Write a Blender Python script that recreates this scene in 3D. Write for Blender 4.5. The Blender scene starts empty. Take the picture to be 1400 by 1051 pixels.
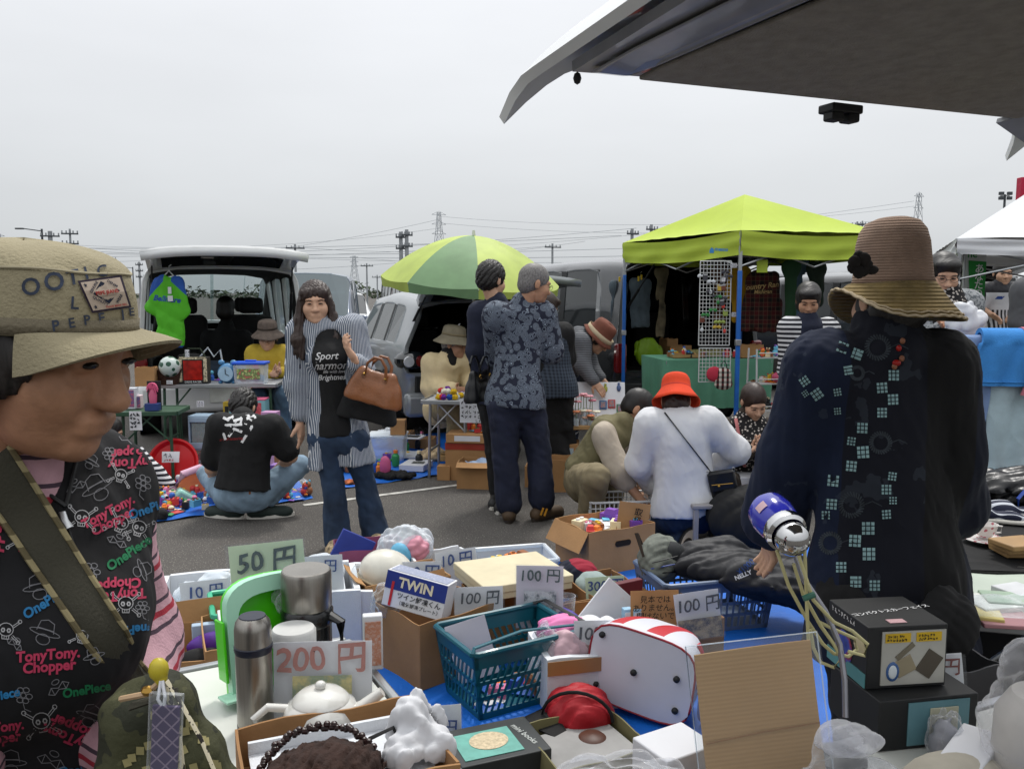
import bpy,bmesh,math,random
import numpy as np
from mathutils import Vector,Matrix
from mathutils.bvhtree import BVHTree
random.seed(7)
RNG=np.random.default_rng(7)
S=bpy.context.scene
COL=S.collection
RAD=math.radians
# ------------------------------------------------------------------ camera
FPX,TH,HC=1173.0,RAD(6.11),1.47
cd=bpy.data.cameras.new('camera');cam=bpy.data.objects.new('camera',cd);COL.objects.link(cam)
cam.location=(0,0,HC);cam.rotation_euler=(math.pi/2-TH,0,0)
cd.sensor_width=36;cd.lens=36*FPX/1400;cd.clip_start=.05;cd.clip_end=3000
S.camera=cam
# ------------------------------------------------------------------ sky, sun, exposure
SUN_EL,SUN_AZ=62,15
w=bpy.data.worlds.new('World');S.world=w;w.use_nodes=True
nt=w.node_tree;nt.nodes.clear()
sky=nt.nodes.new('ShaderNodeTexSky');sky.sky_type='NISHITA';sky.sun_disc=False
sky.sun_elevation=RAD(SUN_EL);sky.sun_rotation=RAD(SUN_AZ);sky.dust_density=4;sky.air_density=1
hs=nt.nodes.new('ShaderNodeHueSaturation');hs.inputs['Saturation'].default_value=.15
tc=nt.nodes.new('ShaderNodeTexCoord');sx=nt.nodes.new('ShaderNodeSeparateXYZ')
rp=nt.nodes.new('ShaderNodeValToRGB');rp.color_ramp.elements[0].color=(.535,.565,.59,1);rp.color_ramp.elements[1].color=(1.55,1.58,1.62,1)
rp.color_ramp.elements[1].position=1
e=rp.color_ramp.elements.new(.3);e.color=(.73,.75,.785,1)
e=rp.color_ramp.elements.new(.06);e.color=(.57,.595,.615,1)
nz=nt.nodes.new('ShaderNodeTexNoise');nz.inputs['Scale'].default_value=2.2;nz.inputs['Detail'].default_value=5
mp=nt.nodes.new('ShaderNodeMapping');mp.inputs['Scale'].default_value=(1,1,3.5)
ma=nt.nodes.new('ShaderNodeMath');ma.operation='MULTIPLY_ADD';ma.inputs[1].default_value=.26;ma.inputs[2].default_value=.88
vm=nt.nodes.new('ShaderNodeVectorMath');vm.operation='SCALE'
v2=nt.nodes.new('ShaderNodeVectorMath');v2.operation='SCALE';v2.inputs['Scale'].default_value=8.6
mx=nt.nodes.new('ShaderNodeMix');mx.data_type='RGBA';mx.inputs['Factor'].default_value=.8
bg=nt.nodes.new('ShaderNodeBackground');bg.inputs['Strength'].default_value=.1
wo=nt.nodes.new('ShaderNodeOutputWorld');L=nt.links.new
L(sky.outputs[0],hs.inputs['Color']);L(tc.outputs['Generated'],sx.inputs[0]);L(sx.outputs['Z'],rp.inputs[0])
L(tc.outputs['Generated'],mp.inputs[0]);L(mp.outputs[0],nz.inputs['Vector']);L(nz.outputs['Fac'],ma.inputs[0])
L(rp.outputs[0],vm.inputs[0]);L(ma.outputs[0],vm.inputs['Scale']);L(vm.outputs[0],v2.inputs[0])
L(hs.outputs[0],mx.inputs['A']);L(v2.outputs[0],mx.inputs['B']);L(mx.outputs['Result'],bg.inputs['Color']);L(bg.outputs[0],wo.inputs[0])
sl=bpy.data.lights.new('sun','SUN');sl.energy=1.5;sl.angle=RAD(10);sl.color=(1,.97,.92)
so=bpy.data.objects.new('sun',sl);COL.objects.link(so)
sd=Vector((math.sin(RAD(SUN_AZ))*math.cos(RAD(SUN_EL)),math.cos(RAD(SUN_AZ))*math.cos(RAD(SUN_EL)),math.sin(RAD(SUN_EL))))
so.rotation_euler=sd.to_track_quat('Z','Y').to_euler();so.location=(0,0,30)
S.view_settings.view_transform='Standard';S.view_settings.look='None'
S.view_settings.exposure=.5;S.view_settings.gamma=1;S.view_settings.use_curve_mapping=False
S.cycles.max_bounces=6;S.cycles.transparent_max_bounces=12;S.cycles.caustics_reflective=False;S.cycles.caustics_refractive=False
# ------------------------------------------------------------------ placing: a view ray met with a distance or a height
def ray(px,py):
 x=(px-700)/FPX;y=(525.5-py)/FPX
 return Vector((x,math.cos(TH)+y*math.sin(TH),-math.sin(TH)+y*math.cos(TH)))
def P(px,py,d):
 r=ray(px,py);return Vector((0,0,HC))+r*(d/r.y)
def G(px,py,z=0):
 r=ray(px,py);return Vector((0,0,HC))+r*((z-HC)/r.z)
def mpp(d):return d/FPX
def RZ(a):return Matrix.Rotation(RAD(a),3,'Z')
# ------------------------------------------------------------------ materials
def lin(c):
 if isinstance(c,str):
  c=c.lstrip('#');c=''.join(q*2 for q in c)if len(c)==3 else c;c=[int(c[i:i+2],16)/255 for i in(0,2,4)]
  return tuple(x/12.92 if x<=.04045 else((x+.055)/1.055)**2.4 for x in c)
 return tuple(c)
MC={}
FOLDY=('cloth','denim','white','pinstripe','coat','vest','navy','striped','flower','football','dark','jersey','jacket','plaid','scarf','black')
class V:
 nt=None
 def __init__(s,k):s.k=k
 def op(s,o,b=0,c=None):
  n=V.nt.nodes.new('ShaderNodeMath');n.operation=o
  for i,q in enumerate((s,b,c)):
   if q is None:continue
   if isinstance(q,V):V.nt.links.new(q.k,n.inputs[i])
   else:n.inputs[i].default_value=q
  return V(n.outputs[0])
 def __add__(s,b):return s.op('ADD',b)
 def __sub__(s,b):return s.op('SUBTRACT',b)
 def __mul__(s,b):return s.op('MULTIPLY',b)
 def __truediv__(s,b):return s.op('DIVIDE',b)
 def gt(s,b):return s.op('GREATER_THAN',b)
 def lt(s,b):return s.op('LESS_THAN',b)
 def frac(s):return s.op('FRACT')
 def floor(s):return s.op('FLOOR')
 def abs(s):return s.op('ABSOLUTE')
 def sin(s):return s.op('SINE')
 def max(s,b):return s.op('MAXIMUM',b)
 def min(s,b):return s.op('MINIMUM',b)
def coord(kind='Object'):
 n=V.nt.nodes.new('ShaderNodeTexCoord');q=V.nt.nodes.new('ShaderNodeSeparateXYZ');V.nt.links.new(n.outputs[kind],q.inputs[0])
 return[V(q.outputs[i])for i in range(3)]
def vec(x,y,z):
 n=V.nt.nodes.new('ShaderNodeCombineXYZ')
 for i,q in enumerate((x,y,z)):
  if isinstance(q,V):V.nt.links.new(q.k,n.inputs[i])
  else:n.inputs[i].default_value=q
 return V(n.outputs[0])
def noise(sc,detail=3,v=None,rough=.55):
 n=V.nt.nodes.new('ShaderNodeTexNoise');n.inputs['Scale'].default_value=sc;n.inputs['Detail'].default_value=detail;n.inputs['Roughness'].default_value=rough
 if v is None:
  t=V.nt.nodes.new('ShaderNodeTexCoord');V.nt.links.new(t.outputs['Object'],n.inputs['Vector'])
 else:V.nt.links.new(v.k,n.inputs['Vector'])
 return V(n.outputs['Fac'])
def voro(sc,v=None,out='Distance',feature='F1'):
 n=V.nt.nodes.new('ShaderNodeTexVoronoi');n.inputs['Scale'].default_value=sc;n.feature=feature
 if v is None:
  t=V.nt.nodes.new('ShaderNodeTexCoord');V.nt.links.new(t.outputs['Object'],n.inputs['Vector'])
 else:V.nt.links.new(v.k,n.inputs['Vector'])
 return V(n.outputs[out])
def mix(f,a,b):
 n=V.nt.nodes.new('ShaderNodeMix');n.data_type='RGBA'
 for key,q in(('Factor',f),('A',a),('B',b)):
  if isinstance(q,V):V.nt.links.new(q.k,n.inputs[key])
  elif key=='Factor':n.inputs[key].default_value=q
  else:n.inputs[key].default_value=(*lin(q),1)
 return V(n.outputs['Result'])
def ramp(f,stops,interp='LINEAR'):
 n=V.nt.nodes.new('ShaderNodeValToRGB');V.nt.links.new(f.k,n.inputs[0]);cr=n.color_ramp;cr.interpolation=interp
 while len(cr.elements)<len(stops):cr.elements.new(.5)
 for e,(p,c)in zip(cr.elements,stops):e.position=p;e.color=(*lin(c),1)
 return V(n.outputs[0])
def mat(name,col,rough=.65,metal=0,var=.10,vs=9,bump=0,bs=60,spec=.4,coat=0,sheen=0,trans=0,alpha=1,pat=None,bfn=None,emit=0,stretch=None):
 """one procedural material; pat(base) may return a colour socket painted from coordinates"""
 if name in MC:return MC[name]
 m=bpy.data.materials.new(name);m.use_nodes=True;t=m.node_tree;V.nt=t
 b=t.nodes['Principled BSDF'];b.inputs['Roughness'].default_value=rough;b.inputs['Metallic'].default_value=metal
 b.inputs['Specular IOR Level'].default_value=spec;b.inputs['Coat Weight'].default_value=coat;b.inputs['Sheen Weight'].default_value=sheen
 b.inputs['Transmission Weight'].default_value=trans;b.inputs['Alpha'].default_value=alpha
 c=lin(col)
 if pat:base=pat()
 else:
  sv=None
  if stretch:
   x,y,z=coord();sv=vec(x*stretch[0],y*stretch[1],z*stretch[2])
  f=noise(vs,4,sv)
  lo=tuple(max(0,q*(1-var*1.6))for q in c);hi=tuple(min(1,q*(1+var*1.6))for q in c)
  base=ramp(f,[(.28,lo),(.72,hi)])
 if pat and var:
  n=t.nodes.new('ShaderNodeHueSaturation');t.links.new(base.k,n.inputs['Color'])
  t.links.new((noise(vs,4)*(var*3.2)+(1-var*1.6)).k,n.inputs['Value']);base=V(n.outputs[0])
 t.links.new(base.k,b.inputs['Base Color'])
 if bump or bfn:
  n=t.nodes.new('ShaderNodeBump');n.inputs['Strength'].default_value=bump or.4;n.inputs['Distance'].default_value=.01
  f=bfn()if bfn else noise(bs,4)
  if name.split('_')[0]in FOLDY:
   x,y,z=coord();g=noise(1,1,vec(x*6+z*2.2,y*6,z*4.5-x*1.5));g2=noise(1,2,vec(x*17+z*5,y*17,z*9));n.inputs['Strength'].default_value=.6;n.inputs['Distance'].default_value=.024
   f=((g-.5).abs()*-2+1)*.75+((g2-.5).abs()*-2+1)*.08+f*.006
  t.links.new(f.k,n.inputs['Height']);t.links.new(n.outputs[0],b.inputs['Normal'])
 MC[name]=m
 return m
def film(name,tint=(.9,.93,.95),dens=.12,rough=.12,bump=.5,bs=25):
 """clear thin plastic: mostly see-through, glossy folds"""
 if name in MC:return MC[name]
 m=bpy.data.materials.new(name);m.use_nodes=True;t=m.node_tree;V.nt=t
 b=t.nodes['Principled BSDF'];b.inputs['Base Color'].default_value=(*tint,1);b.inputs['Roughness'].default_value=rough
 b.inputs['Specular IOR Level'].default_value=.7
 n=t.nodes.new('ShaderNodeBump');n.inputs['Strength'].default_value=bump;n.inputs['Distance'].default_value=.01
 t.links.new(noise(bs,4).k,n.inputs['Height']);t.links.new(n.outputs[0],b.inputs['Normal'])
 tr=t.nodes.new('ShaderNodeBsdfTransparent');tr.inputs[0].default_value=(*tint,1)
 mx=t.nodes.new('ShaderNodeMixShader');lw=t.nodes.new('ShaderNodeLayerWeight');lw.inputs['Blend'].default_value=.35
 t.links.new(n.outputs[0],lw.inputs['Normal'])
 f=(V(lw.outputs['Facing'])*V(lw.outputs['Facing'])*.75+dens).min(1.0)
 t.links.new(f.k,mx.inputs[0]);t.links.new(tr.outputs[0],mx.inputs[1]);t.links.new(b.outputs[0],mx.inputs[2])
 t.links.new(mx.outputs[0],t.nodes['Material Output'].inputs[0]);MC[name]=m
 return m
 # ------------------------------------------------------------------ mesh building
def frame(t,up=Vector((0,0,1))):
 t=t.normalized()
 if abs(t.dot(up))>.97:up=Vector((1,0,0))
 a=up.cross(t).normalized();return a,t.cross(a)
class MB:
 def __init__(s):s.v=[];s.f=[];s.m=[]
 def add(s,vs,fs,mi=0):
  o=len(s.v);s.v+=[tuple(q)for q in vs];s.f+=[tuple(i+o for i in q)for q in fs];s.m+=[mi]*len(fs);return s
 def box(s,c,d,R=None,mi=0,taper=1.0):
  x,y,z=(q/2 for q in d);vs=[]
  for k,(X,Y,Z)in enumerate(((-x,-y,-z),(x,-y,-z),(x,y,-z),(-x,y,-z),(-x,-y,z),(x,-y,z),(x,y,z),(-x,y,z))):
   if k>3:X*=taper;Y*=taper
   q=Vector((X,Y,Z));q=R@q if R else q;vs.append(q+Vector(c))
  return s.add(vs,[(3,2,1,0),(4,5,6,7),(0,1,5,4),(1,2,6,5),(2,3,7,6),(3,0,4,7)],mi)
 def tube(s,pts,r,n=8,mi=0,caps=True,flat=1.0,closed=False):
  pts=[Vector(p)for p in pts];m=len(pts);vs=[];fs=[]
  rs=r if isinstance(r,(list,tuple))else[r]*m
  for i,p in enumerate(pts):
   if closed:t=pts[(i+1)%m]-pts[i-1]
   else:t=pts[min(i+1,m-1)]-pts[max(i-1,0)]
   if t.length<1e-9:t=Vector((0,0,1))
   a,b=frame(t)
   for k in range(n):
    q=2*math.pi*k/n;vs.append(p+a*(rs[i]*math.cos(q))+b*(rs[i]*flat*math.sin(q)))
  for i in range(m if closed else m-1):
   j=(i+1)%m
   for k in range(n):fs.append((i*n+k,i*n+(k+1)%n,j*n+(k+1)%n,j*n+k))
  if caps and not closed:fs.append(tuple(range(n-1,-1,-1)));fs.append(tuple((m-1)*n+k for k in range(n)))
  return s.add(vs,fs,mi)
 def lathe(s,prof,n=24,c=(0,0,0),mi=0,R=None,sx=1,sy=1,wob=None):
  vs=[];fs=[];m=len(prof)
  for i,(r,z)in enumerate(prof):
   for k in range(n):
    a=2*math.pi*k/n;q=Vector((max(r,1e-4)*math.cos(a)*sx,max(r,1e-4)*math.sin(a)*sy,z))
    if wob:q=wob(q,a,i)
    vs.append((R@q if R else q)+Vector(c))
  for i in range(m-1):
   for k in range(n):fs.append((i*n+k,i*n+(k+1)%n,(i+1)*n+(k+1)%n,(i+1)*n+k))
  return s.add(vs,fs,mi)
 def ell(s,c,r,n=12,mi=0,R=None):
  if not isinstance(r,(tuple,list)):r=(r,r,r)
  m=max(4,n//2);pr=[(math.sin(math.pi*i/m),-math.cos(math.pi*i/m)*r[2])for i in range(m+1)]
  return s.lathe(pr,n,c,mi,R,r[0],r[1])
 def prism(s,poly,y0,y1,mi=0,f=None):
  """polygon in x,z pushed from y0 to y1 (f maps the points)"""
  n=len(poly);vs=[Vector((x,y0,z))for x,z in poly]+[Vector((x,y1,z))for x,z in poly]
  if f:vs=[f(q)for q in vs]
  return s.add(vs,[tuple(range(n)),tuple(range(2*n-1,n-1,-1))]+[(i,i+n,(i+1)%n+n,(i+1)%n)for i in range(n)],mi)
 def sheet(s,fn,nu,nv,mi=0,th=0):
  vs=[Vector(fn(i/nu,j/nv))for j in range(nv+1)for i in range(nu+1)];W=nu+1
  fs=[(j*W+i,j*W+i+1,(j+1)*W+i+1,(j+1)*W+i)for j in range(nv)for i in range(nu)]
  if not th:return s.add(vs,fs,mi)
  N=len(vs);e=1e-3;nm=[]
  for j in range(nv+1):
   for i in range(nu+1):
    a=vs[j*W+min(i+1,nu)]-vs[j*W+max(i-1,0)];b=vs[min(j+1,nv)*W+i]-vs[max(j-1,0)*W+i]
    q=a.cross(b);nm.append(q.normalized()if q.length>1e-12 else Vector((0,0,1)))
  vs2=[a-b*th for a,b in zip(vs,nm)];fs2=[tuple(i+N for i in reversed(f))for f in fs]
  rim=[i for i in range(W)]+[j*W+nu for j in range(1,nv+1)]+[nv*W+i for i in range(nu-1,-1,-1)]+[j*W for j in range(nv-1,0,-1)]
  fs3=[(rim[k],rim[k]+N,rim[(k+1)%len(rim)]+N,rim[(k+1)%len(rim)])for k in range(len(rim))]
  return s.add(vs+vs2,fs+fs2+fs3,mi)
 def ribbon(s,pts,w,mi=0,th=.0006):
  """flat stroke in the x,z plane at y=0, facing -y"""
  for a,b in zip(pts,pts[1:]):
   dx,dz=b[0]-a[0],b[1]-a[1];l=math.hypot(dx,dz)
   if l<1e-6:continue
   nx,nz=-dz/l*w/2,dx/l*w/2;ex,ez=dx/l*w*.3,dz/l*w*.3
   s.add([(a[0]-ex+nx,0,a[1]-ez+nz),(a[0]-ex-nx,0,a[1]-ez-nz),(b[0]+ex-nx,0,b[1]+ez-nz),(b[0]+ex+nx,0,b[1]+ez+nz)],[(0,1,2,3)],mi)
  return s
 def build(s,name,mats,parent=None,smooth=True,bevel=0,sub=0,loc=None,R=None,ang=38,**kw):
  me=bpy.data.meshes.new(name);me.from_pydata(s.v,[],s.f)
  for m in(mats if isinstance(mats,(list,tuple))else[mats]):me.materials.append(m)
  if any(s.m):me.polygons.foreach_set('material_index',s.m)
  if smooth:me.shade_smooth();me.set_sharp_from_angle(angle=RAD(ang))
  me.update()
  return link(name,me,parent,loc,R,bevel,sub,**kw)
def link(name,me,parent=None,loc=None,R=None,bevel=0,sub=0,label=None,cat=None,group=None,kind=None):
 o=bpy.data.objects.new(name,me);COL.objects.link(o)
 if parent:o.parent=parent;CH.setdefault(parent.name,[]).append(o)
 if loc is not None:o.location=loc
 if R is not None:o.rotation_euler=R if not hasattr(R,'to_euler')else R.to_euler()
 if bevel:
  b=o.modifiers.new('bevel','BEVEL');b.width=bevel;b.segments=2;b.limit_method='ANGLE';b.angle_limit=RAD(35)
 if sub:
  b=o.modifiers.new('subsurf','SUBSURF');b.levels=b.render_levels=sub
 tag(o,label,cat,group,kind);return o
def tag(o,label=None,cat=None,group=None,kind=None):
 for k,v in(('label',label),('category',cat),('group',group),('kind',kind)):
  if v:o[k]=v
 return o
def T(name,label,cat,loc=(0,0,0),rz=0,group=None,R=None):
 o=bpy.data.objects.new(name,None);COL.objects.link(o);o.location=loc;o.empty_display_size=.05
 o.rotation_euler=(0,0,RAD(rz))if R is None else R.to_euler()
 return tag(o,label,cat,group)
CH={}
def kids(o):return list(CH.get(o.name,[]))
def dup(o,loc=None,rz=None,label=None,group=None,parent=None):
 c=o.copy();COL.objects.link(c)
 if parent:c.parent=parent;CH.setdefault(parent.name,[]).append(c)
 if loc is not None:c.location=loc
 if rz is not None:c.rotation_euler.z=RAD(rz)
 if label:c['label']=label
 if group:c['group']=group
 for k in kids(o):dup(k,parent=c)
 return c
def txtmesh(s,size=1,bold=0,shear=0,ext=0,align='CENTER',space=1,line=1):
 cu=bpy.data.curves.new('t','FONT');cu.body=s;cu.size=size;cu.offset=bold*size;cu.shear=shear;cu.extrude=ext
 cu.align_x=align;cu.align_y='CENTER';cu.space_character=space;cu.space_line=line;cu.resolution_u=3
 o=bpy.data.objects.new('t',cu);COL.objects.link(o);bpy.context.view_layer.update()
 me=bpy.data.meshes.new_from_object(o.evaluated_get(bpy.context.evaluated_depsgraph_get()))
 bpy.data.objects.remove(o);bpy.data.curves.remove(cu);return me
def txt(s,size,m,parent,loc,R=(math.pi/2,0,0),name='lettering',**kw):
 me=txtmesh(s,size,**kw);me.materials.clear();me.materials.append(m);me.name=name
 return link(name,me,parent,loc,R)
 # ------------------------------------------------------------------ smooth bodies: blended rounded shapes turned into one skin
class SDF:
 def __init__(s):s.p=[];s.nz=None
 def cone(s,a,b,ra,rb,k=.03,flat=None,op=0):
  a=np.array(a,float);b=np.array(b,float);ba=b-a;bb=max(ba@ba,1e-9);r=max(ra,rb)+k+.03
  fl=None if flat is None else(np.array(flat[0],float),flat[1])
  def f(x,y,z):
   px,py,pz=x-a[0],y-a[1],z-a[2];B=ba;sc=1
   if fl is not None:
    q=px*fl[0][0]+py*fl[0][1]+pz*fl[0][2];g=1/fl[1]-1
    px=px+g*q*fl[0][0];py=py+g*q*fl[0][1];pz=pz+g*q*fl[0][2];B=ba+g*(ba@fl[0])*fl[0];sc=(1+fl[1])/2
   t=np.clip((px*B[0]+py*B[1]+pz*B[2])/max(B@B,1e-9),0,1)
   return(np.sqrt((px-t*B[0])**2+(py-t*B[1])**2+(pz-t*B[2])**2)-(ra+(rb-ra)*t))*sc
  s.p.append((f,np.minimum(a,b)-r,np.maximum(a,b)+r,k,op));return s
 def ell(s,c,r,R=None,k=.03,op=0):
  c=np.array(c,float);r=np.array(r if isinstance(r,(tuple,list,np.ndarray))else(r,r,r),float)
  R=np.eye(3)if R is None else np.array(R);q=max(r)+k+.03;mr=float(np.min(r))
  def f(x,y,z):
   x,y,z=x-c[0],y-c[1],z-c[2];t=0
   for i in range(3):t=t+((R[i][0]*x+R[i][1]*y+R[i][2]*z)/r[i])**2
   return(np.sqrt(t)-1)*mr
  s.p.append((f,c-q,c+q,k,op));return s
 def cut(s,pt,n):
  """keep what lies behind the plane (against n)"""
  pt=np.array(pt,float);n=np.array(n,float)/np.linalg.norm(n)
  s.p.append((lambda x,y,z:(x-pt[0])*n[0]+(y-pt[1])*n[1]+(z-pt[2])*n[2],None,None,0,2));return s
 def rough(s,amp,fr,seed=0,stretch=(1,1,1),ridge=False):
  rg=np.random.default_rng(seed);w=[(rg.normal(size=3)*fr*q,rg.uniform(0,6.3),1/q**.8)for q in(1,1.3,1.9,2.6)]
  def f(x,y,z):
   x,y,z=x*stretch[0],y*stretch[1],z*stretch[2];o=0
   wx=.35*np.sin(y*fr*.7+z*fr*.5+seed)/fr*2;x=x+wx;z=z+wx
   for v,ph,a in w:
    q=np.sin(x*v[0]+y*v[1]+z*v[2]+ph);o=o+a*((1-np.abs(q))*1.6-.6 if ridge else q)
   return o*amp*.5
  s.nz=(s.nz or[])+[f];return s
 def mesh(s,h):
  bb=[q for q in s.p if q[1]is not None and q[4]==0]
  lo=np.min([q[1]for q in bb],0);hi=np.max([q[2]for q in bb],0)
  n=np.ceil((hi-lo)/h).astype(int)+2;ax=[(lo[i]+np.arange(n[i])*h).astype(np.float32)for i in range(3)]
  D=np.full(n,.3,np.float32)
  def sub(l,u):return tuple(slice(max(0,int((l[i]-lo[i])/h)),min(n[i],int((u[i]-lo[i])/h)+2))for i in range(3))
  for f,l,u,k,op in s.p:
   sl=sub(l,u)if l is not None else tuple(slice(0,n[i])for i in range(3))
   x,y,z=ax[0][sl[0]][:,None,None],ax[1][sl[1]][None,:,None],ax[2][sl[2]][None,None,:]
   if x.size*y.size*z.size==0:continue
   d=f(x,y,z);c=D[sl]
   if op==0:hh=np.maximum(k-np.abs(c-d),0)/max(k,1e-6);D[sl]=np.minimum(c,d)-hh*hh*k*.25
   elif op==1:d=-d;hh=np.maximum(k-np.abs(c-d),0)/max(k,1e-6);D[sl]=np.maximum(c,d)+hh*hh*k*.25
   else:D[sl]=np.maximum(c,d)
  if s.nz:
   for f in s.nz:D+=f(ax[0][:,None,None],ax[1][None,:,None],ax[2][None,None,:])
  D[0]=D[-1]=.3;D[:,0]=D[:,-1]=.3;D[:,:,0]=D[:,:,-1]=.3
  return nets(D,lo,h)
def nets(D,lo,h):
 I=D<0;nx,ny,nz=D.shape;C=(nx-1,ny-1,nz-1)
 pos=np.zeros(C+(3,),np.float32);cnt=np.zeros(C,np.float32)
 cs=[(0,0,0),(1,0,0),(0,1,0),(1,1,0),(0,0,1),(1,0,1),(0,1,1),(1,1,1)]
 sl=lambda o:tuple(slice(o[i],o[i]+C[i])for i in range(3))
 for a in range(8):
  for ax in range(3):
   if cs[a][ax]:continue
   b=list(cs[a]);b[ax]=1;va,vb=D[sl(cs[a])],D[sl(b)];cr=I[sl(cs[a])]!=I[sl(b)]
   t=np.where(cr,va/np.where(cr,va-vb,1),0)
   for q in range(3):pos[...,q]+=cr*(cs[a][q]+(t if q==ax else 0))
   cnt+=cr
 act=cnt>0;idx=np.full(C,-1,np.int32);ijk=np.argwhere(act);idx[act]=np.arange(len(ijk))
 vs=(ijk+pos[act]/cnt[act][:,None])*h+lo;fs=[]
 for ax in range(3):
  u,v=(ax+1)%3,(ax+2)%3;s0=[slice(0,None)]*3;s1=[slice(0,None)]*3
  s0[ax]=slice(0,-1);s1[ax]=slice(1,None)
  a=I[tuple(s0)];b=I[tuple(s1)];cr=a!=b;q=np.argwhere(cr)
  q=q[(q[:,u]>0)&(q[:,v]>0)&(q[:,u]<C[u])&(q[:,v]<C[v])]
  if not len(q):continue
  def g(du,dv):
   p=q.copy();p[:,u]-=du;p[:,v]-=dv;return idx[p[:,0],p[:,1],p[:,2]]
  F=np.stack([g(1,1),g(0,1),g(0,0),g(1,0)],1);fl=a[q[:,0],q[:,1],q[:,2]]
  F[~fl]=F[~fl][:,::-1];fs.append(F)
 return vs,(np.concatenate(fs)if fs else np.zeros((0,4),int))
def skin_obj(name,parts,mats,parent,**kw):
 """parts: list of (verts, quads) joined in one mesh"""
 vs=[];fs=[];o=0
 for v,f in parts:vs.append(v);fs.append(f+o);o+=len(v)
 vs=np.concatenate(vs).astype(np.float32);fs=np.concatenate(fs).astype(np.int32)
 fs=fs[(fs>=0).all(1)]
 me=bpy.data.meshes.new(name);me.vertices.add(len(vs));me.vertices.foreach_set('co',vs.ravel())
 me.loops.add(fs.size);me.loops.foreach_set('vertex_index',fs.ravel())
 me.polygons.add(len(fs));me.polygons.foreach_set('loop_start',np.arange(0,fs.size,4));me.polygons.foreach_set('loop_total',np.full(len(fs),4))
 for m in(mats if isinstance(mats,(list,tuple))else[mats]):me.materials.append(m)
 me.update(calc_edges=True);me.validate();me.shade_smooth()
 return link(name,me,parent,**kw)
def bvh_of(o):
 me=o.data;mw=Matrix.Translation(o.parent.location)if o.parent and o.parent.type=='EMPTY' else Matrix()
 return BVHTree.FromPolygons([mw@v.co for v in me.vertices],[tuple(p.vertices)for p in me.polygons]),mw
def decal(target,me_or_mb,m,pxf,name='print',off=.002,parent=None,bv=None):
 """flat print laid on a curved garment: shape points (x,y) -> view ray -> point on the cloth"""
 bv,mw=bv or bvh_of(target);inv=mw.inverted()
 if isinstance(me_or_mb,MB):vs=[(v[0],v[2])for v in me_or_mb.v];fs=me_or_mb.f
 else:vs=[(v.co.x,v.co.y)for v in me_or_mb.vertices];fs=[tuple(p.vertices)for p in me_or_mb.polygons]
 out=[];ok=[]
 for x,y in vs:
  px,py=pxf(x,y);r=ray(px,py).normalized();h=bv.ray_cast(Vector((0,0,HC)),r)
  ok.append(h[0]is not None);out.append(inv@(h[0]-r*off)if h[0]else Vector())
 fs=[f for f in fs if all(ok[i]for i in f)and max((out[f[i]]-out[f[i-1]]).length for i in range(len(f)))<.12]
 if not fs:return None
 used=sorted({i for f in fs for i in f});mp={i:k for k,i in enumerate(used)}
 b=MB();b.add([out[i]for i in used],[tuple(mp[i]for i in f)for f in fs])
 return b.build(name,m,parent or target,smooth=False)
 # ------------------------------------------------------------------ people
SKIN=mat('skin','#c29a80',.55,var=.08,vs=25,bump=.06,bs=220,spec=.35)
SKIN2=mat('skin_tanned','#ad8368',.55,var=.10,vs=25,bump=.08,bs=220,spec=.35)
HAIR=mat('hair_black','#15110f',.5,var=.12,vs=14,stretch=(9,9,1),spec=.5)
HAIRB=mat('hair_brown','#2c1c15',.5,var=.15,vs=14,stretch=(9,9,1),spec=.5)
HAIRG=mat('hair_grey','#6d6a68',.55,var=.4,vs=30,stretch=(6,6,2))
EYE=mat('eye_dark','#120c0a',.25);LIP=mat('lip','#8f4f48',.5);SOLE=mat('sole_white','#c9c6bd',.7)
SOLD=mat('sole_dark','#2b241e',.8)
def nv(v):return Vector(v).normalized()
def axes(yaw,pitch=0,roll=0):
 """right, forward, up of a head or body; yaw 0 looks at the camera, + to picture right; pitch + looks down"""
 y,p=RAD(yaw),RAD(pitch);f=Vector((math.sin(y)*math.cos(p),-math.cos(y)*math.cos(p),-math.sin(p)))
 r=f.cross(Vector((0,0,1))).normalized();u=r.cross(f)
 q=Matrix.Rotation(RAD(roll),3,f);return q@r,f,q@u
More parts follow.
